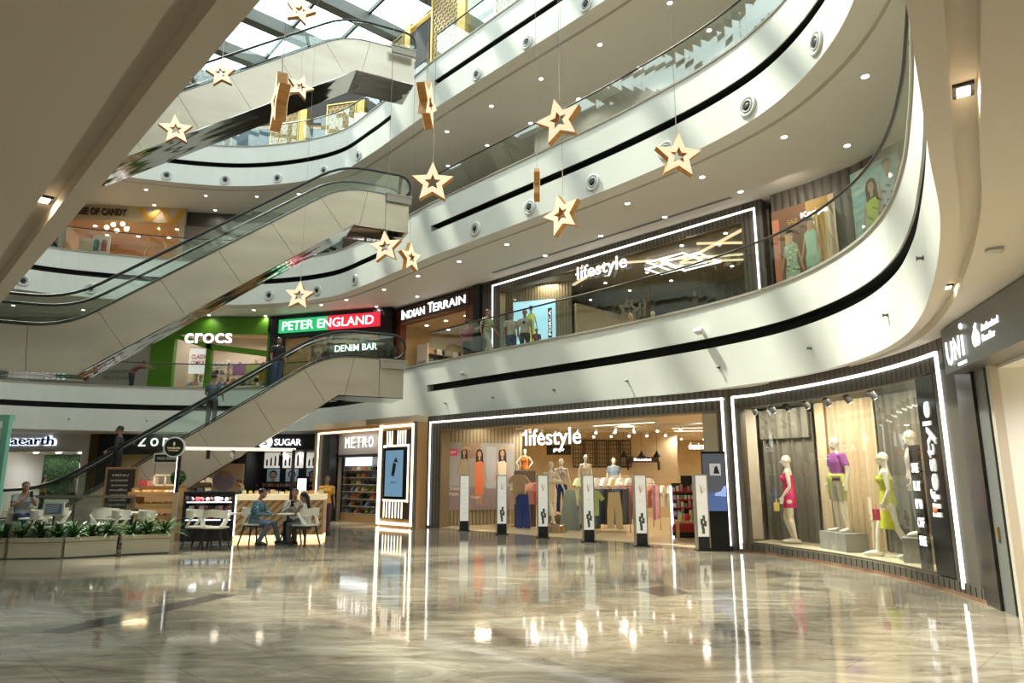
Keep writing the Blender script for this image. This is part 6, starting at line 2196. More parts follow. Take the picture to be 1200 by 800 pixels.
for j in range(4):
    for i in range(9):
        place('bottle', 'bottle', 'bottle on the white beauty shop shelves, %s, %s' % (tier(j, 4), nth(i)), 'bottle', 'bottles in the beauty shop', F0.at(8.9 + i * .115, 1.8, .37 + j * .32), 0, (.07, .07, .18), RN.choice([WHITEC, C_('b_green', .25, .45, .2), C_('b_orange', .7, .35, .1), C_('b_pink', .6, .3, .35)]))
# dark menswear (serif sign) shop
t = thing('storefront', 'black shopfront with bronze jamb behind the lowest escalator', 'shop front', F0.at(10.35, 0, 0), 0)
MB().box(0, .35, -.1, .3, 0, 3.56).build('bronze_jamb', mat('bronze_jamb', (.16, .10, .04), .35, .6), t)
MB().box(.35, 6.9, 0, .3, 2.6, 3.56).box(6.6, 6.9, 0, .3, 0, 2.6).box(.35, 1.35, 0, .3, 0, 2.6).build('black_portal', mat('soft_black'), t)
sgn = thing('shop_sign', 'white spaced "ZODIAQ" letters partly behind the lowest escalator', 'sign', F0.at(12.55, -.05, 2.98), 0)
mb = MB()
for i, ch in enumerate('ZODIAQ'):
    add_text(mb, ch, i * .58 + (.12 if ch == 'I' else 0), i * .58 + (.22 if ch == 'I' else .36), 0, .38, 0, .03, 0, .015)
mb.build('lettering', LETTER, sgn)
shop_room(F0, 11.7, 16.9, .3, 4, 0, 2.7, mat('z_wall', (.45, .36, .26), .6), mat('it_ceiling'), SFLOOR)
area_light('menswear_light', F0.at(13.8, 2, 2.6), 3, 70, (1, .82, .6), 2)
for i in range(3):
    t = thing('wall_shelving', ['left', 'middle', 'right'][i] + ' bay of shelves in the shop behind the suited man', 'shelving', F0.at(12.0 + i * 1.5, 3.2, 0), 0)
    for j in range(4):
        MB().box(0, 1.3, 0, .35, .3 + j * .5, .34 + j * .5).build('shelf', CREAML, t)
        for q in range(3):
            place('folded_garment', 'folded_clothes', 'folded garment, %s bay behind the escalator, %s, %s' % (('left', 'middle', 'right')[i], tier(j, 4), nth(q)), 'folded clothes', 'folded clothes behind the lowest escalator', F0.at(12.25 + i * 1.5 + q * .4, 3.4, .34 + j * .5), 0, (.3, .25, .2), RN.choice(PAL))
    MB().box(0, .04, 0, .35, 0, 2.1).box(1.26, 1.3, 0, .35, 0, 2.1).build('upright', CREAML, t)

# cosmetics shop with the round logo
t = thing('storefront', 'black cosmetics shopfront right of the kiosk', 'shop front', F0.at(17.3, 0, 0), 0)
MB().box(-.2, 4.0, -.0, .3, 2.82, 3.56).box(-.2, .35, 0, .3, 0, 2.82).box(3.65, 4.0, 0, .3, 0, 2.82).build('black_portal', mat('soft_black'), t)
sgn = thing('shop_sign', 'white round "S" logo and "SUGAR" letters on the black cosmetics shopfront', 'sign', F0.at(18.2, -.12, 2.95), 0)
MB().lathe([(.32, 0), (.32, -.04)], 28, (.32, .04, .22), 0, 'y').build('round_logo', LETTER, sgn)
text_part('logo_letter', 'S', .22, .42, .07, .37, -.02, BLACK, sgn, .012, .02)
text_part('lettering', 'SUGAR', .74, 1.98, .06, .37, -.0, LETTER, sgn, .03, .012)
shop_room(F0, 17.65, 20.95, .3, 3.6, 0, 2.85, mat('sugar_wall', (.03, .03, .035), .4), mat('soft_black'), SFLOOR)
area_light('cosmetics_light', F0.at(19.3, 1.2, 2.75), 1.6, 30, (1, .95, .9), 1)
for i, (x, w_) in enumerate(((17.95, .75), (18.85, 1.0), (20.0, .8))):
    t = thing('lit_print', ['left', 'middle', 'right'][i] + ' pale lipstick picture high in the cosmetics shop', 'lightbox', F0.at(x, 1.5, 2.0), 0)
    MB().box(0, w_, 0, .04, 0, .75).build('panel', mat('pale_lightbox', (.7, .66, .6), .5, 0, .5, (.9, .85, .75)), t)
    mb = MB()
    for q in range(4):
        mb.box(.1 + q * .2, .18 + q * .2, -.01, 0, .1, .35 + .08 * q).tube([(.14 + q * .2, -.006, .35 + .08 * q), (.14 + q * .2, -.006, .42 + .08 * q)], [.04, .02], 6)
    mb.build('lipstick_print', BLACK, t)
for i, x in enumerate((18.25, 19.15, 20.15)):
    t = thing('lit_print', ['left', 'middle', 'right'][i] + ' face portrait lightbox below the lipstick pictures', 'lightbox', F0.at(x - .1, 1.45, 1.35), 0)
    MB().box(0, .6, 0, .04, 0, .6).build('panel', mat('cool_lightbox', (.3, .42, .5), .5, 0, .5 if i == 1 else .12, (.35, .5, .6)), t)
    mb = MB()
    mb.lathe([(.13, 0), (.13, -.004)], 16, (.3, -.002, .33), 0, 'y').box(.2, .4, -.006, -.002, 0, .15)
    mb.build('face_print', C_('print_skin2'), t)
    MB().lathe([(.19, 0), (.19, -.002)], 16, (.3, 0, .35), 0, 'y').build('hair_print', HAIR, t)
t = thing('product_shelving', 'black tiered shelving of cosmetics in the cosmetics shop', 'shelving', F0.at(17.75, .9, 0), 0)
for j in range(3):
    MB().box(0, 3.1, 0, .4, .55 + j * .27, .58 + j * .27).build('shelf', BLACK, t)
MB().box(0, 3.1, .38, .42, 0, 1.3).build('back', BLACK, t)
for j in range(3):
    for i in range(22):
        place('carton', 'cosmetic_box', 'cosmetics pack on the black tiers, %s, %s' % (tier(j, 3, 'tier'), nth(i)), 'cosmetics box', 'cosmetics on the black tiered shelving', F0.at(17.85 + i * .138, 1.1, .58 + j * .27), 0, (.08, .06, .10 + .08 * RN.random()), RN.choice([WHITEC, PAL[10], PAL[3], BLACKC, GOLD, C_('b_pink')]))
t = thing('product_tower', 'bright white product tower at the right of the cosmetics shop', 'display', F0.at(20.2, -.5, 0), 0)
MB().box(0, .5, 0, .3, 0, 1.6).build('carcass', BLACK, t)
MB().box(.05, .45, -.01, 0, .3, 1.5).build('lit_panel', mat('tower_light', (1, 1, 1), .5, 0, 1.6, (.92, .95, 1)), t)

# wall returning from the far front to the shoe store
struct(MB().sweep([(-9.15, 32.3), (-7.62, 26.72)], [(0, 0), (0, 3.55), (.1, 3.55), (.1, 0)]).build('wall_far', WALNUT))

# ------------------------------------------------------------------ shoe store with warm light lines and the display panel
FM = Frame((-7.42, 26.32), (-3.05, 22.2))
t = thing('storefront', 'warm-lit shoe store front with a wall of shoes, left of the lit picture panel', 'shop front', FM.at(0, 0, 0), FM.a)
MB().box(-.12, .12, -.05, .4, 0, 3.3).box(-.12, 4.12, -.05, .4, 3.14, 3.34).build('wood_frame', OAK, t)
MB().box(.12, .9, .0, .3, 0, 3.14).build('dark_return', mat('soft_black'), t)
MB().box(.12, .19, -.075, -.05, .05, 3.2).box(.12, 4.1, -.075, -.05, 3.16, 3.22).box(4.02, 4.09, -.075, -.05, .05, 3.2).build('light_strip', LEDWARM, t)
MB().box(.9, 4.0, .35, .40, 2.38, 3.14).build('white_header', mat('header_white', (.34, .32, .31), .5), t)
MB().box(.9, 4.0, .25, .35, 2.30, 2.38).build('black_rail', BLACK, t)
sgn = thing('shop_sign', 'white "METRO" letters on the shoe store header', 'sign', FM.at(1.5, .24, 2.62), FM.a)
mb = MB()
for i, ch in enumerate('METRO'):
    add_text(mb, ch, i * .37, i * .37 + .25, 0, .38, 0, .02, 0, -.012)
mb.build('lettering', LETTER, sgn)
MB().box(.05, 1.55, .06, .12, .16, .20).build('mounting_bar', STEEL, sgn)
shop_room(FM, .9, 4.05, .4, 3.0, 0, 3.12, mat('metro_wall', (.30, .26, .22), .6), mat('soft_black'), SFLOOR)
area_light('shoe_store_light', FM.at(2.5, -.1, 3.05), 2.6, 16, (1, .90, .75), .3, FM.at(2.5, .9, .8))
t = thing('lit_sign', 'pale lit strip sign under the shoe store header', 'lightbox', FM.at(1.3, .42, 1.98), FM.a)
MB().box(0, 1.6, 0, .06, 0, .30).build('panel', mat('pale_lamp', (.8, .9, 1), .5, 0, 1.8, (.75, .88, 1)), t)
t = thing('shoe_wall', 'tall wall rack displaying bags and shoes in the shoe store', 'shelving', FM.at(.95, .55, 0), FM.a)
for j in range(7):
    MB().box(0, 3.05, 0, .32, .28 + j * .255, .295 + j * .255).build('shelf', mat('pale_shelf', (.6, .56, .5), .4), t)
MB().box(0, 3.05, .30, .34, .0, 2.3).build('back_panel', mat('rack_back', (.42, .38, .33), .5), t)
MB().box(0, 3.05, -.02, .34, 0, .26).build('plinth', OAK, t)
MB().box(-.05, 0, -.02, .04, 0, 2.3).box(3.05, 3.1, -.02, .04, 0, 2.3).box(2.62, 2.66, -.02, .04, 0, 2.3).build('black_post', BLACK, t)
SHC = [BLACKC, BLACKC, BLACKC, C_('s_tan', .45, .22, .10), C_('s_oliv', .25, .24, .06), C_('s_orange', .65, .18, .08), C_('s_mauve', .28, .16, .26), PAL[8], C_('s_char', .06, .06, .07), C_('s_blue', .2, .28, .45)]
lv = ['handbag'] * 3 + ['shoe'] * 0
for j in range(7):
    for i in range(9):
        kd = 'handbag' if (j >= 4 or (i + j) % 3 == 0) else 'shoe'
        place(kd, kd, '%s on the shoe store wall rack, %s, %s' % (kd, tier(j, 7), nth(i)), kd, '%ss on the shoe store wall rack' % kd, FM.at(1.13 + i * .33, .70, .295 + j * .255), FM.a + (RN.uniform(-.4, .4) if kd == 'shoe' else 0),
              (.24, .12, .20) if kd == 'handbag' else (.16, .25, .30), RN.choice(SHC))

FD = Frame(FM.pt(4.14, -.12), FM.pt(6.02, -.12))
t = thing('lit_picture_column', 'timber panel with glowing slats around a blue screen of a black shoe', 'display panel', FD.at(0, 0, 0), FD.a)
MB().box(0, 1.86, .02, .55, 0, 3.34).build('timber_body', OAK, t)
MB().box(.16, 1.70, -.005, .02, .26, 3.10).build('dark_field', WALNUT, t)
MB().box(.02, .10, -.03, .02, .06, 3.28).box(1.76, 1.84, -.03, .02, .06, 3.28).box(.02, 1.84, -.03, .02, 3.20, 3.28).box(.02, 1.84, -.03, .02, .06, .14).build('light_frame', LEDWARM, t)
for x0, z0, z1 in ([(x, 2.62, 3.08) for x in (.42, .55, .68, 1.00, 1.13, 1.26, 1.39)] + [(x, .28, .78) for x in (.35, .50, .66, .82, .98, 1.14, 1.30)]):
    MB().box(x0, x0 + .045, -.02, 0, z0, z1).build('glowing_slat', LEDWARM, t)
MB().box(.26, .40, -.02, -.004, 2.54, 2.6).box(.26, 1.62, -.02, -.004, 2.56, 2.62).box(1.56, 1.62, -.02, -.004, .80, 2.6).box(.3, 1.62, -.02, -.004, .80, .86).build('screen_halo', LEDWARM, t)
sc = MB().box(.36, 1.46, -.05, -.006, .88, 2.50).build('screen_casing', BLACKG, t)
MB().box(.44, 1.38, -.056, -.05, .96, 2.44).build('blue_display', mat('blue_screen', (.1, .2, .3), .3, 0, .55, (.22, .40, .58)), sc)
MB().prism([(.78, 1.62), (.92, 1.60), (.98, 1.78), (1.02, 2.02), (.86, 2.04), (.82, 1.85)], -.06, -.056).prism([(.88, 2.06), (1.12, 2.06), (1.0, 2.22)], -.06, -.056).build('shoe_picture', BLACK, sc)
text_part('caption', 'METRO', .78, 1.05, 1.38, 1.43, -.06, C_('caption_dark', .02, .06, .12), sc, .003, .005)
struct(MB().sweep([FD.pt(1.9, .02), (-2.72, 22.95)], [(0, 0), (0, 3.55), (.1, 3.55), (.1, 0)]).build('wall_far', DARKSLAT))
struct(MB().sweep([FM.pt(-.15, -.12), FM.pt(6.05, -.12)], [(-.03, 3.34), (-.03, 3.54), (.5, 3.54), (.5, 3.34)]).build('ceiling', mat('warm_bulkhead', (.62, .48, .34), .5)))
area_light('bulkhead_glow', FM.at(3, -.35, 3.30), 4.5, 10, (1, .72, .42), .15)

# ================================================================== CAFE AREA
CHB_ = mat('poster_stand_black', (.02, .02, .02), .5)
# kiosk: display case, counter with diagonal boards, canopy bar
KI = Frame((-8.33, 17.75), (-4.95, 18.28))
t = thing('display_case', 'black glass-fronted pastry case at the left of the kiosk counter', 'display case', KI.at(0, 0, 0), KI.a)
MB().box(0, 1.24, 0, .75, 0, .48).box(0, .05, 0, .75, .48, 1.2).box(1.19, 1.24, 0, .75, .48, 1.2).box(0, 1.24, 0, .75, 1.16, 1.22).box(0, 1.24, .70, .75, .48, 1.16).build('black_carcass', BLACK, t)
MB().box(.05, 1.19, .0, .012, .48, 1.16).build('glass_front', SHOPGLASS, t)
for j in range(3):
    s_ = MB().box(.06, 1.18, .06, .68, .50 + j * .22, .52 + j * .22).build('shelf', mat('steel_shelf', (.5, .55, .6), .25, .5), t)
    MB().box(.08, 1.16, .04, .06, .50 + j * .22, .525 + j * .22).build('shelf_light', mat('cool_strip', (1, 1, 1), .5, 0, 2.2, (.75, .88, 1)), s_)
for j in range(3):
    for i in range(9):
        place(RN.choice(['bun', 'carton', 'folded_garment', 'bun']), 'pastry', 'small cake in the glass pastry case, %s, %s' % (tier(j, 3), nth(i)), 'pastry', 'pastries in the glass case',
              KI.at(.15 + i * .118, .22 + .1 * (i % 2), .52 + j * .22), RN.random(), (.11, .11, .12), RN.choice([WHITEC, C_('cake_red', .55, .06, .07), C_('cake_pink', .65, .28, .30), C_('cake_choc', .08, .03, .015), CREAML]))
area_light('case_fill', KI.at(.62, .2, 1.12), 1.0, 9, (.95, .97, 1), .15)  # added fill lamp to brighten the inside of the pastry case
t = thing('counter', 'kiosk counter clad in diagonal oak boards', 'counter', KI.at(1.26, 0, 0), KI.a)
MB().box(0, 2.2, .04, .8, .12, 1.0).build('body', OAK, t)
DW = mat('diagonal_boards', (.50, .30, .13), .45)
nt, nn, ll, bb = nodes_of(DW)
wv = nn.new('ShaderNodeTexWave')
wv.inputs['Scale'].default_value = 2.2
ll.new(coords(nt, 'Object', (1, 1, 1), (0, radians(-45), 0)), wv.inputs['Vector'])
ll.new(ramp(nt, wv.outputs['Fac'], [(0, (.13, .07, .03)), (.12, (.42, .25, .11)), (1, (.60, .38, .18))]), bb.inputs['Base Color'])
MB().box(.03, 2.17, .0, .04, .14, .98).build('board_front', DW, t)
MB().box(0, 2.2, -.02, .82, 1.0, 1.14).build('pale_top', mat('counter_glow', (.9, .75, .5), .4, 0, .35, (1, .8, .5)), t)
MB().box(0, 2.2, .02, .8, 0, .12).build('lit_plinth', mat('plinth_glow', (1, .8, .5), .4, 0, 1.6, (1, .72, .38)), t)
MB().box(0, .03, -.02, .0, .12, 1.14).build('light_edge', LEDW, t)
for i in range(16):
    place(RN.choice(['bun', 'carton', 'folded_garment']), 'counter_item', 'packaged snack on the kiosk counter, %s' % nth(i), 'snack', 'snacks on the kiosk counter', KI.at(1.4 + i * .13, .3 + .15 * (i % 3), 1.14), RN.random(),
          (.11, .11, .06 + .06 * RN.random()), RN.choice([CREAML, C_('t_yel'), PAL[4], WHITEC, C_('b_orange'), PAL[8]]))
t = thing('kiosk_canopy', 'slim white and black kiosk frame carrying a lit bar', 'kiosk frame', KI.at(-.22, -.05, 0), KI.a)
MB().box(0, .10, -.05, .05, 0, 1.2).build('lower_post', mat('post_wood', (.55, .42, .28), .4), t)
MB().box(.02, .09, -.035, .035, 1.2, 2.28).build('upper_post', BLACK, t)
MB().box(.0, .02, -.035, .035, 1.2, 2.28).build('post_light', LEDW, t)
MB().tube([(-.05, 0, 2.40), (.06, 0, 2.36), (.18, 0, 2.30), (2.9, 0, 2.28)], .042, 8).build('lit_bar', mat('bar_glow', (1, .9, .8), .4, 0, .8, (1, .86, .7)), t)
MB().box(.7, .78, -.04, .04, 2.04, 2.26).box(1.3, 1.38, -.04, .04, 2.04, 2.26).build('clamp_lamp', BLACK, t)
MB().box(2.82, 2.9, -.04, .04, .0, 2.3).build('end_post', BLACK, t)
t = thing('round_sign', 'round black sign with a white rim and gold leaf emblem on the kiosk frame', 'sign', KI.at(-.28, -.16, 2.33), KI.a)
MB().lathe([(.26, .03), (.26, -.03)], 32, axis='y').build('white_rim', mat('rim_white', (.85, .85, .8), .4), t)
MB().lathe([(.225, -.03), (.225, -.04)], 32, axis='y').build('black_face', BLACK, t)
mb = MB()
add_text(mb, 'THEOBROMA', -.16, .16, -.05, .0, -.05, .008, 0, .01)
add_text(mb, 'PATISSERIE', -.12, .12, -.10, -.07, -.05, .008, 0, .01)
mb.ball((.0, -.045, .08), (.025, .01, .05), 10)
mb.build('gold_emblem', mat('gold_print', (.75, .62, .3), .4, 0, .2, (1, .85, .5)), t)
for i, (x, h_, lab) in enumerate(((.35, 1.0, 'tall purple and cream poster of a smiling face behind the kiosk'),)):
    t = thing('wall_poster', lab, 'poster', (-9.55, 22.2, .85), .1)
    MB().box(0, .95, 0, .04, 0, 1.15).build('print', C_('poster_cream', .72, .50, .34), t)
    MB().lathe([(.32, 0), (.32, -.004)], 20, (.35, -.002, .6), 0, 'y').build('purple_shape', C_('poster_purple', .38, .30, .45), t)
    MB().box(.2, .75, .04, .08, -.85, .3).build('stand', CHB_, t)
    MB().lathe([(.12, 0), (.12, -.003)], 16, (.35, -.008, .8), 0, 'y').build('face_print', C_('print_skin2'), t)
area_light('kiosk_light', KI.at(1.6, -.3, 2.22), 2.2, 22, (1, .85, .65), .1)

# bread shelf
BS = Frame((-10.0, 18.35), (-8.75, 18.35))
t = thing('bread_shelf', 'stepped oak shelf of breads left of the kiosk post', 'shelving', BS.at(0, 0, 0), 0)
MB().box(0, .04, 0, .6, 0, 1.3).box(1.16, 1.2, 0, .6, 0, 1.3).box(0, 1.2, .56, .6, 0, 1.35).box(.04, 1.16, .02, .56, .02, .34).build('oak_case', OAK, t)
for j in range(3):
    y0 = .0
    s_ = MB().box(-.02, 1.22, y0 - .1, .56, .48 + j * .30, .52 + j * .30).box(-.02, 1.22, y0 - .12, y0 - .09, .48 + j * .30, .60 + j * .30).build('shelf', OAK, t)
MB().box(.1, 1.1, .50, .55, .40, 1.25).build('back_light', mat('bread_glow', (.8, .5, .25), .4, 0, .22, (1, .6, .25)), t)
for j in range(3):
    for i in range(7):
        place('bun', 'bread_roll', 'bread roll on the stepped oak shelf, %s, %s' % (tier(j, 3), nth(i)), 'bread', 'bread rolls on the oak shelf', BS.at(.12 + i * .155, .05 + .06 * (i % 2), .52 + j * .30), RN.random(), (.17, .14, .14), RN.choice([C_('bread_a', .62, .34, .12), C_('bread_b', .72, .46, .2), CREAML]))
t = thing('menu_board', 'small framed blackboard above the bread shelf', 'sign', BS.at(.35, .3, 1.95), 0)
MB().box(0, .72, 0, .04, 0, .26).build('frame', CREAML, t)
MB().box(.03, .69, -.01, 0, .03, .23).build('board', BLACK, t)
text_part('lettering', 'FRESH BREAD', .1, .62, .09, .16, -.015, C_('chalk', .6, .58, .5), t, .004, .0)
MB().box(.05, .07, .01, .03, -.3, 0).box(.65, .67, .01, .03, -.3, 0).build('support', STEEL, t)
t = thing('gift_basket', 'white double-framed crate on top of the bread shelf', 'crate', BS.at(.45, .2, 1.35), 0)
MB().box(0, .62, 0, .2, 0, .04).box(0, .04, 0, .2, 0, .3).box(.29, .33, 0, .2, 0, .3).box(.58, .62, 0, .2, 0, .3).box(0, .62, 0, .2, .27, .3).build('frame', CREAML, t)
for i, m in enumerate((C_('cake_red'), C_('cake_pink'))):
    place('handbag', 'gift_bag', ['red', 'pink'][i] + ' gift pack on top of the bread shelf', 'gift bag', None, BS.at(.15 + .22 * i, .25, 1.35), 0, (.18, .12, .22), m)
t = thing('topiary_ball', 'small round green bush on top of the bread shelf', 'plant', BS.at(1.08, .25, 1.35), 0)
mb = MB()
for i in range(260):
    d = Vector((RN.gauss(0, 1), RN.gauss(0, 1), RN.gauss(0, 1))).normalized()
    p = d * .17 + Vector((0, 0, .22))
    u = d.orthogonal().normalized() * .03
    mb.add([p - u, p + d * .04, p + u, p - d * .02], [(0, 1, 2, 3)])
mb.ball((0, 0, .22), (.16, .16, .16), 10)
mb.build('foliage', LEAF, t)
MB().lathe([(.06, 0), (.08, .08)], 12).build('pot', BLACK, t)
area_light('bread_light', BS.at(.6, -.3, 1.95), .6, 7, (1, .72, .4), .2)
# chalkboard
t = thing('chalkboard', 'tall wooden-framed chalkboard menu left of the bread shelf', 'chalkboard', (-11.05, 18.9, .35), radians(3))
MB().box(0, .85, 0, .05, 0, 1.5).build('wooden_frame', mat('chalk_frame', (.36, .20, .10), .5), t)
bd = MB().box(.06, .79, -.01, 0, .06, 1.44).build('board', C_('chalk_black', .03, .02, .02), t)
mb = MB()
for i in range(9):
    add_text(mb, ['MENU', 'croissant', 'brownie', 'muffin', 'quiche', 'cheesecake', 'coffee', 'tea', 'cookies'][i], .2 - .04 * (i % 2), .62, 1.25 - i * .13, 1.31 - i * .13, -.014, .003, 0, .0)
mb.build('chalk_writing', C_('chalk'), bd)
MB().box(.1, .15, .05, .1, -.35, .2).box(.7, .75, .05, .1, -.35, .2).build('leg', mat('chalk_frame'), t)
# fire extinguisher
t = thing('fire_extinguisher', 'small red fire extinguisher at the foot of the bread shelf', 'fire extinguisher', (-8.66, 17.95, 0))
MB().lathe([(.07, 0), (.075, .02), (.075, .36), (.05, .43), (.02, .45)], 18).build('cylinder', mat('alarm_red'), t, smooth=True)
MB().lathe([(.02, .44), (.025, .5)], 10).box(-.06, .03, -.012, .012, .50, .53).build('valve', BLACK, t)
MB().tube([(-.02, -.02, .5), (-.12, -.03, .4), (-.11, -.03, .15)], .012, 6).build('hose', BLACK, t)

# ------------------------------------------------------------------ chairs and tables
CHW = mat('chair_white', (.78, .74, .64), .35)
CHB = mat('chair_black_leg', (.02, .02, .02), .4)
CH = {}
def chair(x, y, rz, label, group=None):
    """seat front towards local -y"""
    t = thing('cafe_chair', label, 'chair', (x, y, 0), rz, group)
    t.scale = (1.08, 1.08, 1.06)
    if not CH:
        seat = MB()
        n = 8
        pts = [(.20 * cos(pi * i / n) * 1.05, -.20 + .0 * i, 0) for i in range(n)]
        outl = [(.21, -.20), (.23, 0), (.20, .17), (.10, .22), (-.10, .22), (-.20, .17), (-.23, 0), (-.21, -.20), (-.12, -.24), (.12, -.24)]
        seat.plate(outl, .43, .46)
        CH['seat'] = seat.build('seat', CHW, t)
        bk = MB()
        # back hoop: sweeps up from the seat rear, open in the middle
        arc = [(.235 * sin(q), .06 + .18 * cos(q)) for q in [radians(a) for a in range(-105, 106, 15)]]
        pts = [(x, y, .80 - .06 * abs(x) / .235) for x, y in arc]
        bk.tube(pts, [(.016, .055)] * len(pts), 8, hint=(0, 0, 1) and (1, 0, 0))
        CH['backrest'] = None
        vs, fs = [], []
        for i, (x, y) in enumerate(arc):
            k = abs(x) / .235
            zt_, zb_ = .83 - .03 * k, .68 - .05 * k
            nx, ny = x / .235 * .02, .02
            vs += [(x, y, zb_), (x, y, zt_), (x + nx, y + ny, zt_), (x + nx, y + ny, zb_)]
        for i in range(len(arc) - 1):
            for q in range(4):
                fs.append((i * 4 + q, i * 4 + (q + 1) % 4, i * 4 + 4 + (q + 1) % 4, i * 4 + 4 + q))
        fs += [(0, 1, 2, 3), tuple(len(vs) - 4 + q for q in (3, 2, 1, 0))]
        bk = MB().add(vs, fs)
        for sx in (-1, 1):
            bk.tube([(sx * .235, -.0, .70), (sx * .245, .08, .60), (sx * .20, .16, .46)], [(.024, .06), (.022, .045), (.024, .06)], 8, hint=(0, 1, 0), round_ends=True)
        CH['backrest'] = bk.build('backrest', CHW, t)
        for i, (sx, sy) in enumerate(((-1, -1), (1, -1), (-1, 1), (1, 1))):
            CH['leg%d' % i] = MB().tube([(sx * .15, sy * .14, .43), (sx * .24, sy * .22, 0)], [.024, .016], 8).build('leg', CHB, t)
        CH['frame'] = MB().box(-.16, .16, -.15, .15, .405, .43).build('under_frame', CHB, t)
    else:
        for s in CH.values():
            c = s.copy()
            COL.objects.link(c)
            c.parent = t
    return t


def cafe_table(x, y, label, r=.36, h=.72, square=False):
    t = thing('cafe_table', label, 'table', (x, y, 0))
    if square:
        MB().box(-r, r, -r, r, h - .03, h).build('tabletop', CHW, t)
    else:
        MB().lathe([(r - .01, h - .03), (r, h - .02), (r, h)], 28).build('tabletop', CHW, t)
    MB().lathe([(.03, .03), (.03, h - .03)], 12).build('column', CHB, t)
    MB().lathe([(.26, 0), (.25, .02), (.04, .035)], 24).build('base', CHB, t)
    return t


chair(-7.15, 16.1, radians(90), 'white cafe chair turned right, in front of the pastry case')
chair(-6.68, 15.9, radians(180), 'white cafe chair seen from behind, in front of the diagonal-board counter')
cafe_table(-6.9, 16.75, 'white-topped cafe table between the two empty chairs and the pastry case', .34, .74, True)
chair(-6.22, 17.0, radians(82), 'white cafe chair under the man in the plaid shirt')
chair(-4.90, 16.75, radians(-115), 'white cafe chair under the woman with the ponytail')
chair(-5.45, 17.6, radians(5), 'white cafe chair under the man facing the camera')
cafe_table(-5.42, 17.02, 'small cafe table between the three seated friends', .26, .72)
# lounge behind the planters
seats = [(-8.05, 15.75, 100, 'rightmost white cafe chair behind the right planter'), (-8.75, 15.95, 95, 'white cafe chair at the middle of the right planter'), (-9.45, 16.0, -85, 'white cafe chair facing right behind the middle planter'),
         (-9.75, 16.9, 200, 'white cafe chair beneath the chalkboard'), (-10.55, 15.9, 100, 'white cafe chair behind the gap of the left and middle planters'), (-11.2, 17.4, 175, 'white cafe chair beside the man with the phone'), (-12.6, 16.9, -60, 'white cafe chair at the left edge of the picture')]
for x, y, a, lab in seats:
    chair(x, y, radians(a), lab)
cafe_table(-9.1, 16.1, 'low white cafe table behind the right-hand planters', .34, .66)
cafe_table(-11.0, 16.3, 'low white cafe table behind the left planter', .36, .66)
cafe_table(-9.3, 17.2, 'long-topped white table before the bread shelf', .40, .74, True)

# planters
def planter(x0, x1, y0, y1, label, plab, seed):
    L = hypot(x1 - x0, y1 - y0)
    a = atan2(y1 - y0, x1 - x0)
    t = thing('planter_box', label, 'planter', (x0, y0, 0), a)
    m = mat('planter_white', (.72, .66, .54), .4)
    D = .36
    MB().box(.01, L - .01, .01, D, .02, .36).box(0, L, 0, .03, .36, .40).box(0, L, D - .03, D, .36, .40).box(0, .03, .03, D - .03, .36, .40).box(L - .03, L, .03, D - .03, .36, .40).build('box', m, t)
    MB().box(.0, L, -.004, .008, .30, .315).build('shadow_line', mat('line_taupe', (.35, .31, .25), .5), t)
    MB().box(.03, L - .03, .03, D - .03, .36, .37).build('soil', C_('soil', .03, .02, .012), t)
    rn = random.Random(seed)
    n = 3
    for q in range(n):
        px = L * (q + .5) / n
        p = thing('fern', plab[q], 'plant', (x0 + cos(a) * px - sin(a) * D / 2, y0 + sin(a) * px + cos(a) * D / 2, .37), rn.random() * 6)
        mb = MB()
        for k in range(70):
            az = rn.uniform(0, 2 * pi)
            ln = rn.uniform(.28, .78)
            el = rn.uniform(.45, 1.4)
            pts = []
            for i in range(5):
                u = i / 4
                r = ln * cos(el) * u + .08 * u * u
                z = ln * sin(el) * u - .24 * u * u * ln * 2
                pts.append(Vector((r * cos(az), r * sin(az), z)))
            side = Vector((-sin(az), cos(az), 0))
            wd = rn.uniform(.009, .019)
            vs = []
            for i, pt in enumerate(pts):
                w_ = wd * (1, 1.4, 1.3, .9, .1)[i]
                vs += [pt - side * w_, pt + side * w_ + Vector((0, 0, .004))]
            mb.add(vs, [(2 * i, 2 * i + 1, 2 * i + 3, 2 * i + 2) for i in range(4)])
        mb.build('fronds', LEAF, p)
        MB().lathe([(.03, 0), (.04, .04)], 8).build('crown', C_('fern_crown', .08, .1, .03), p)


names = ['left', 'middle', 'right']
planter(-9.96, -8.98, 14.0, 14.13, 'long white planter box, third from the right edge of the cafe', ['bushy green fern at the %s of the left white planter' % n for n in names], 1)
planter(-8.93, -8.18, 14.15, 14.70, 'white planter box in the middle of the row', ['green fern at the %s of the middle white planter' % n for n in names], 2)
planter(-8.12, -7.30, 14.74, 15.13, 'white planter box at the right end of the row', ['green fern at the %s of the right white planter' % n for n in names], 3)
planter(-11.1, -10.02, 13.95, 14.0, 'white planter box cut by the left edge of the picture', ['green fern at the %s of the planter cut by the left edge' % n for n in names], 4)
t = thing('menu_stand', 'white framed blue-striped card among the ferns', 'sign', (-10.05, 15.4, .75), 0)
MB().box(-.22, .22, 0, .03, 0, .30).build('frame', CHW, t)
MB().box(-.18, .18, -.006, 0, .04, .26).build('card', C_('card_blue', .12, .22, .42), t)
mb = MB()
for i in range(5):
    mb.prism([(-.16, .07 + i * .035), (.1 + .01 * i, .09 + i * .035), (.1 + .01 * i, .10 + i * .035), (-.16, .082 + i * .035)], -.009, -.006)
mb.build('stripes', WHITEC, t)
MB().box(-.02, .02, .03, .05, -.75, .2).box(-.15, .15, -.1, .15, -.75, -.73).build('stand', CHB, t)

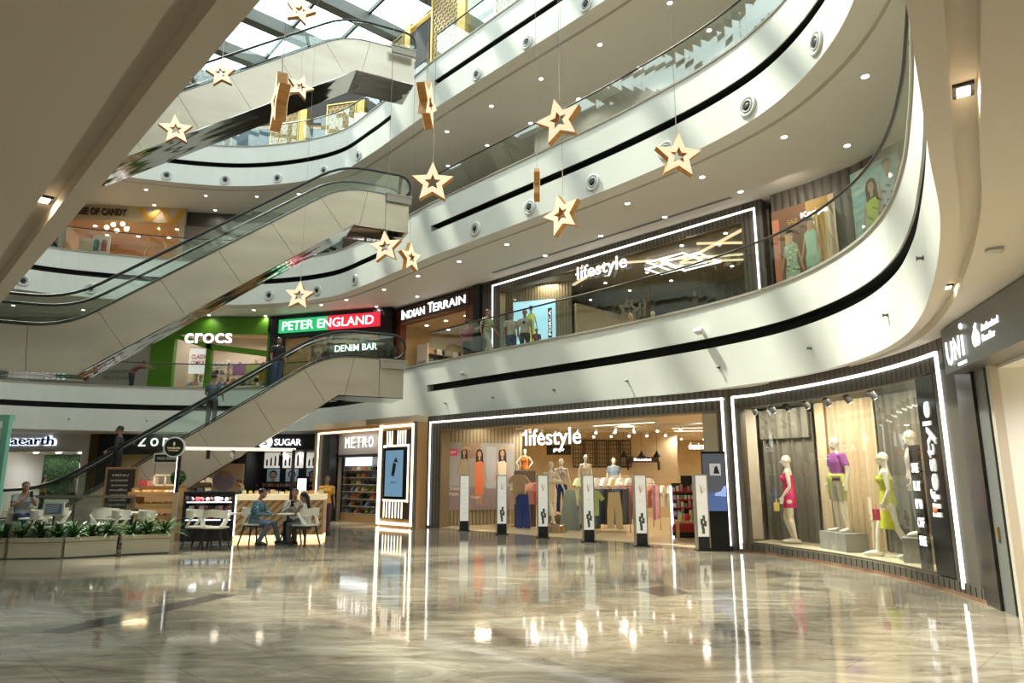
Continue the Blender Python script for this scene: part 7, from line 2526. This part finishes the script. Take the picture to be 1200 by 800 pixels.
# mint frame at the far left
t = thing('kiosk_booth', 'mint green framed kiosk panel at the left edge of the picture', 'kiosk panel', (-13.83, 15.6, 0))
MT = mat('mint_paint', (.22, .55, .43), .4)
MB().box(2.24, 2.38, 0, .12, 0, 2.84).box(-.6, 2.38, 0, .18, 2.84, 2.98).box(-.6, -.42, 0, .18, 0, 2.84).build('frame', MT, t)
MB().box(-.42, 2.2, .08, .10, 1.1, 2.84).build('glass_panel', SHOPGLASS, t)
MB().box(-.42, 2.2, .06, .12, .9, 1.05).build('rail', mat('mint_dark', (.06, .25, .18), .4), t)
# glass screen of the sitting area
t = thing('low_glass_partition', 'low green-tinted glass screen with a wooden rail behind the sitting man', 'glass screen', (-13.0, 18.2, 0), 0)
MB().box(0, 3.2, 0, .012, .1, 1.05).build('glass', GLASS, t)
MB().box(0, 3.2, -.03, .04, 1.05, 1.12).build('rail', mat('rail_taupe', (.22, .18, .13), .5), t)
for x in (0.0, 1.6, 3.15):
    MB().box(x, x + .05, -.02, .03, 0, 1.08).build('post', STEEL, t)

# dark inlays of the marble floor
t = struct(MB().plate([(-4.95, 7.62), (-4.62, 7.52), (-3.78, 9.90), (-4.11, 9.95)], .0005, .002).build('trim_10', mat('dark_inlay', (.07, .06, .055), .10)))
t = struct(MB().plate([(1.78, 10.35), (2.02, 9.75), (2.5, 10.0), (2.3, 10.75)], .0005, .002).build('trim_11', mat('dark_inlay')))
t = struct(MB().plate([(-6.6, 19.9), (-6.5, 19.75), (-5.1, 21.0), (-5.2, 21.15)], .0005, .002).build('trim_12', mat('dark_inlay')))

# ================================================================== PEOPLE
PLAIDB = plaid_mat('blue_plaid', (.03, .05, .10), (.16, .34, .40), 26)
PLAIDG = plaid_mat('green_plaid', (.10, .12, .05), (.66, .62, .36), 22)
SHO = C_('dark_shoe', .03, .03, .035)

figure('person', 'bearded man in a blue plaid shirt and jeans sitting on a cafe chair', 'person', (-6.19, 17.0, -.02), radians(82), pose_mod(P_sit(.10), elb=[(-.24, -.16, .76), (.24, -.16, .76)], wri=[(-.10, -.40, .70), (.10, -.40, .70)], kne=[(-.14, -.42, .52), (.10, -.44, .52)], ank=[(-.16, -.20, .10), (.12, -.56, .12)], toe=[(-.18, -.36, .04), (.13, -.72, .05)]), 1.74,
       SKIN, top=PLAIDB, sleeve='long', bottom=C_('mid_denim', .12, .17, .26), shoe=SHO, hair=HAIR, voxel=.009)
def phone(t, J, k):
    p = (J['wri'][0] + J['wri'][1]) / 2 + Vector((0, -.06, .06))
    MB().box(p.x - .035, p.x + .035, p.y - .02, p.y - .01, p.z - .05, p.z + .09).build('phone', BLACKG, t)
figure('person', 'man in a pale shirt sitting behind the small table holding a phone', 'person', (-5.45, 17.62, -.02), radians(5), pose_mod(P_sit(.04), elb=[(-.26, -.08, .76), (.26, -.08, .76)], wri=[(-.05, -.28, .90), (.07, -.28, .88)], hnd=[(.3, -.4, .8), (-.3, -.4, .8)]), 1.72,
       SKIN, top=C_('pale_shirt', .48, .50, .48), sleeve='long', bottom=BLACKC, shoe=SHO, hair=HAIR, voxel=.009, extra=phone)
figure('person', 'woman with a long black ponytail in a white sleeveless top, seen from behind', 'person', (-4.93, 16.78, -.02), radians(-115), pose_mod(P_sit(.06), elb=[(-.25, -.12, .76), (.25, -.12, .76)], wri=[(-.10, -.34, .76), (.14, -.34, .76)]), 1.64,
       SKIN, top=C_('white_blouse', .62, .60, .56), sleeve='none', bottom=C_('white_trousers', .10, .10, .12), shoe=SHO, hair=HAIR, hairstyle='pony', female=True, voxel=.009)
figure('person', 'person in a yellow-orange top standing at the kiosk counter end', 'person', (-5.2, 19.6, 0), radians(30), P_stand(), 1.62, SKIN, top=C_('amber_top', .70, .36, .06), bottom=C_('plum_cloth', .12, .05, .08), shoe=SHO, hair=HAIR, female=True, voxel=.012)
figure('person', 'kiosk worker with black hair bending behind the pastry case', 'person', (-7.35, 19.0, 0), radians(-70), pose_mod(P_stand(), hed=(0, -.12, 1.60), elb=[(-.24, -.08, 1.14), (.24, -.08, 1.14)], wri=[(-.2, -.3, 1.05), (.2, -.3, 1.05)]), 1.56, SKIN, top=C_('worker_olive', .12, .16, .06), bottom=BLACKC, hair=HAIR, shoe=SHO, voxel=.012)
figure('person', 'man in a grey tee sitting at the left and looking at his phone', 'person', (-12.0, 17.2, .12), radians(60), pose_mod(P_sit(.02), elb=[(-.26, -.10, .78), (.24, -.10, .78)], wri=[(-.06, -.26, .98), (.06, -.28, .96)], hnd=[(.2, -.3, .9), (-.2, -.3, .9)]), 1.76, C_('skin_warm', .42, .22, .14),
       top=C_('grey_tee', .26, .28, .28), bottom=NAVYC, shoe=SHO, hair=C_('thin_hair', .08, .06, .05), voxel=.010, extra=phone)
chair(-12.0, 17.25, radians(60), 'white cafe chair under the man in the grey tee')

def esc_pt(u, y, zoff=0):
    """u metres back down from the landing end of the lowest escalator"""
    return (TOP[0] - ED[0] * u + EN[0] * y, TOP[1] - ED[1] * u + EN[1] * y)


_tn = math.tan(radians(35))
_run = (5.55 - .38) / _tn
def on_step(u, y=.78):
    ns = int(_run / .40)
    xb0 = -2.6 - _run
    i = int((-u - xb0) / (_run / ns))
    z = .38 + (5.55 - .38) * (i + .5) / ns - .10
    x, yy = esc_pt(u, y)
    return (x, yy, z)
up_ = EANG + pi / 2
figure('person', 'man in a dark suit riding up the lowest escalator', 'person', on_step(8.35, .45), EANG - pi / 2 + radians(5), pose_mod(P_stand(), elb=[(-.24, .02, 1.13), (.26, -.06, 1.14)], wri=[(-.10, -.20, 1.02), (.16, -.28, 1.05)], kne=[(-.10, -.08, .50), (.10, .02, .49)], ank=[(-.10, -.04, .10), (.10, .06, .09)]), 1.76,
       SKIN, top=C_('charcoal_suit', .045, .045, .05), sleeve='long', bottom=C_('suit_trousers', .02, .02, .022), shoe=SHO, hair=HAIR, voxel=.010)
figure('person', 'man in a grey-blue shirt leaning on the lowest escalator handrail', 'person', on_step(5.95, .45), EANG + pi / 2 + radians(60), pose_mod(P_stand(), elb=[(-.26, -.04, 1.14), (.26, -.04, 1.14)], wri=[(-.20, -.26, 1.06), (.20, -.26, 1.06)]), 1.72,
       SKIN, top=C_('grey_blue_shirt', .10, .15, .19), bottom=C_('taupe_trousers', .09, .075, .07), shoe=SHO, hair=HAIR, voxel=.010)
figure('person', 'man in a black tee near the top of the lowest escalator', 'person', on_step(4.05, .9), EANG + radians(20), P_stand(), 1.70, SKIN, top=BLACKC, bottom=JEANS, shoe=SHO, hair=HAIR, voxel=.012)

FL1 = 5.3
figure('person', 'man in a green checked shirt walking along the first-floor balustrade', 'person', (-.80, 22.0, FL1), radians(50), P_walk(), 1.72, SKIN, top=PLAIDG, bottom=C_('khaki_trousers', .50, .48, .38), shoe=SHO, hair=HAIR, voxel=.011)
figure('person', 'person in a maroon top reaching up in the menswear shop doorway', 'person', (-1.55, 23.1, FL1), radians(150), pose_mod(P_stand(), elb=[(-.30, -.15, 1.40), (.24, .03, 1.12)], wri=[(-.40, -.30, 1.52), (.24, -.05, .88)]), 1.62, SKIN, top=C_('maroon_top', .20, .03, .05), bottom=BLACKC, shoe=SHO, hair=HAIR, voxel=.012)
figure('person', 'man in a pale tee, left of the pair before the blue lightbox', 'person', (-.02, 22.35, FL1), radians(12), P_stand(), 1.72, SKIN, top=C_('pale_tee', .48, .43, .33), bottom=JEANS, shoe=SHO, hair=HAIR, voxel=.011)
def badge(t, J, k):
    MB().lathe([(.05, 0), (.05, -.02)], 16, (J['chs'].x - .02, J['chs'].y - .125 * k, J['chs'].z), 0, 'y').build('shirt_print', BLACK, t)
figure('person', 'man in a beige tee with black print, right of the pair by the lightbox', 'person', (.42, 21.9, FL1), radians(-5), P_stand(), 1.68, SKIN, top=C_('beige_tee', .44, .38, .30), bottom=BLACKC, shoe=SHO, hair=HAIR, voxel=.011, extra=badge)
figure('person', 'child standing by the two men before the blue lightbox', 'person', (.80, 21.75, FL1), radians(0), P_stand(), 1.02, SKIN, top=C_('maroon_top'), bottom=BLACKC, shoe=SHO, hair=HAIR, voxel=.011)
figure('person', 'person in a maroon shirt leaning over the far first-floor rail', 'person', (-17.4, 30.95, FL1), radians(100), pose_mod(P_stand(), wst=(0, -.05, 1.10), chs=(0, -.22, 1.24), nck=(0, -.40, 1.32), hed=(0, -.50, 1.46), shl=[(-.175, -.36, 1.27), (.175, -.36, 1.27)], elb=[(-.22, -.58, 1.25), (.22, -.58, 1.25)], wri=[(-.15, -.80, 1.30), (.15, -.80, 1.30)]), 1.7, SKIN, top=C_('maroon_shirt', .22, .07, .07), bottom=C_('black_trousers', .015, .015, .02), shoe=SHO, hair=HAIR, voxel=.013)
for i, (x, col) in enumerate(((-22.3, C_('mustard', .55, .32, .03)), (-20.9, C_('grey_top', .25, .27, .28)))):
    figure('person', ['woman with dark hair in a mustard top inside the beauty shop', 'person in a grey top inside the beauty shop'][i], 'person', (x, 33.2, 0), radians(150), P_stand(), 1.6, SKIN, top=col, bottom=BLACKC, shoe=SHO, hair=HAIR, hairstyle='long', female=True, voxel=.014)
for x, y in ((-2, -3), (-6, -1), (-10, 3), (3, -4), (7, -1), (-14, 8), (9, 4), (-1, -8)):  # added lamps out of view, brightening the soffit by bounce off the floor
    t = downlight('%s unseen fill lamp added in the ceiling behind the viewer' % NUM[len(DL) % 24], 'added fill lamps behind the viewer')
    t.location = (x, y, 3.55)
    DL.append((0, x, y))
# walkway lamps: each recessed downlight throws its own light, added fill lamps too
for lv, x, y in DL:
    d = bpy.data.lights.new('downlight_beam', 'SPOT')
    d.energy = 360 if lv == 0 else 52
    d.color = (1, .94, .86)
    d.spot_size = radians(150)
    d.spot_blend = .8
    d.shadow_soft_size = .07
    o = bpy.data.objects.new('downlight_beam', d)
    o.location = (x, y, LEVELS[lv][0] - .03)
    COL.objects.link(o)
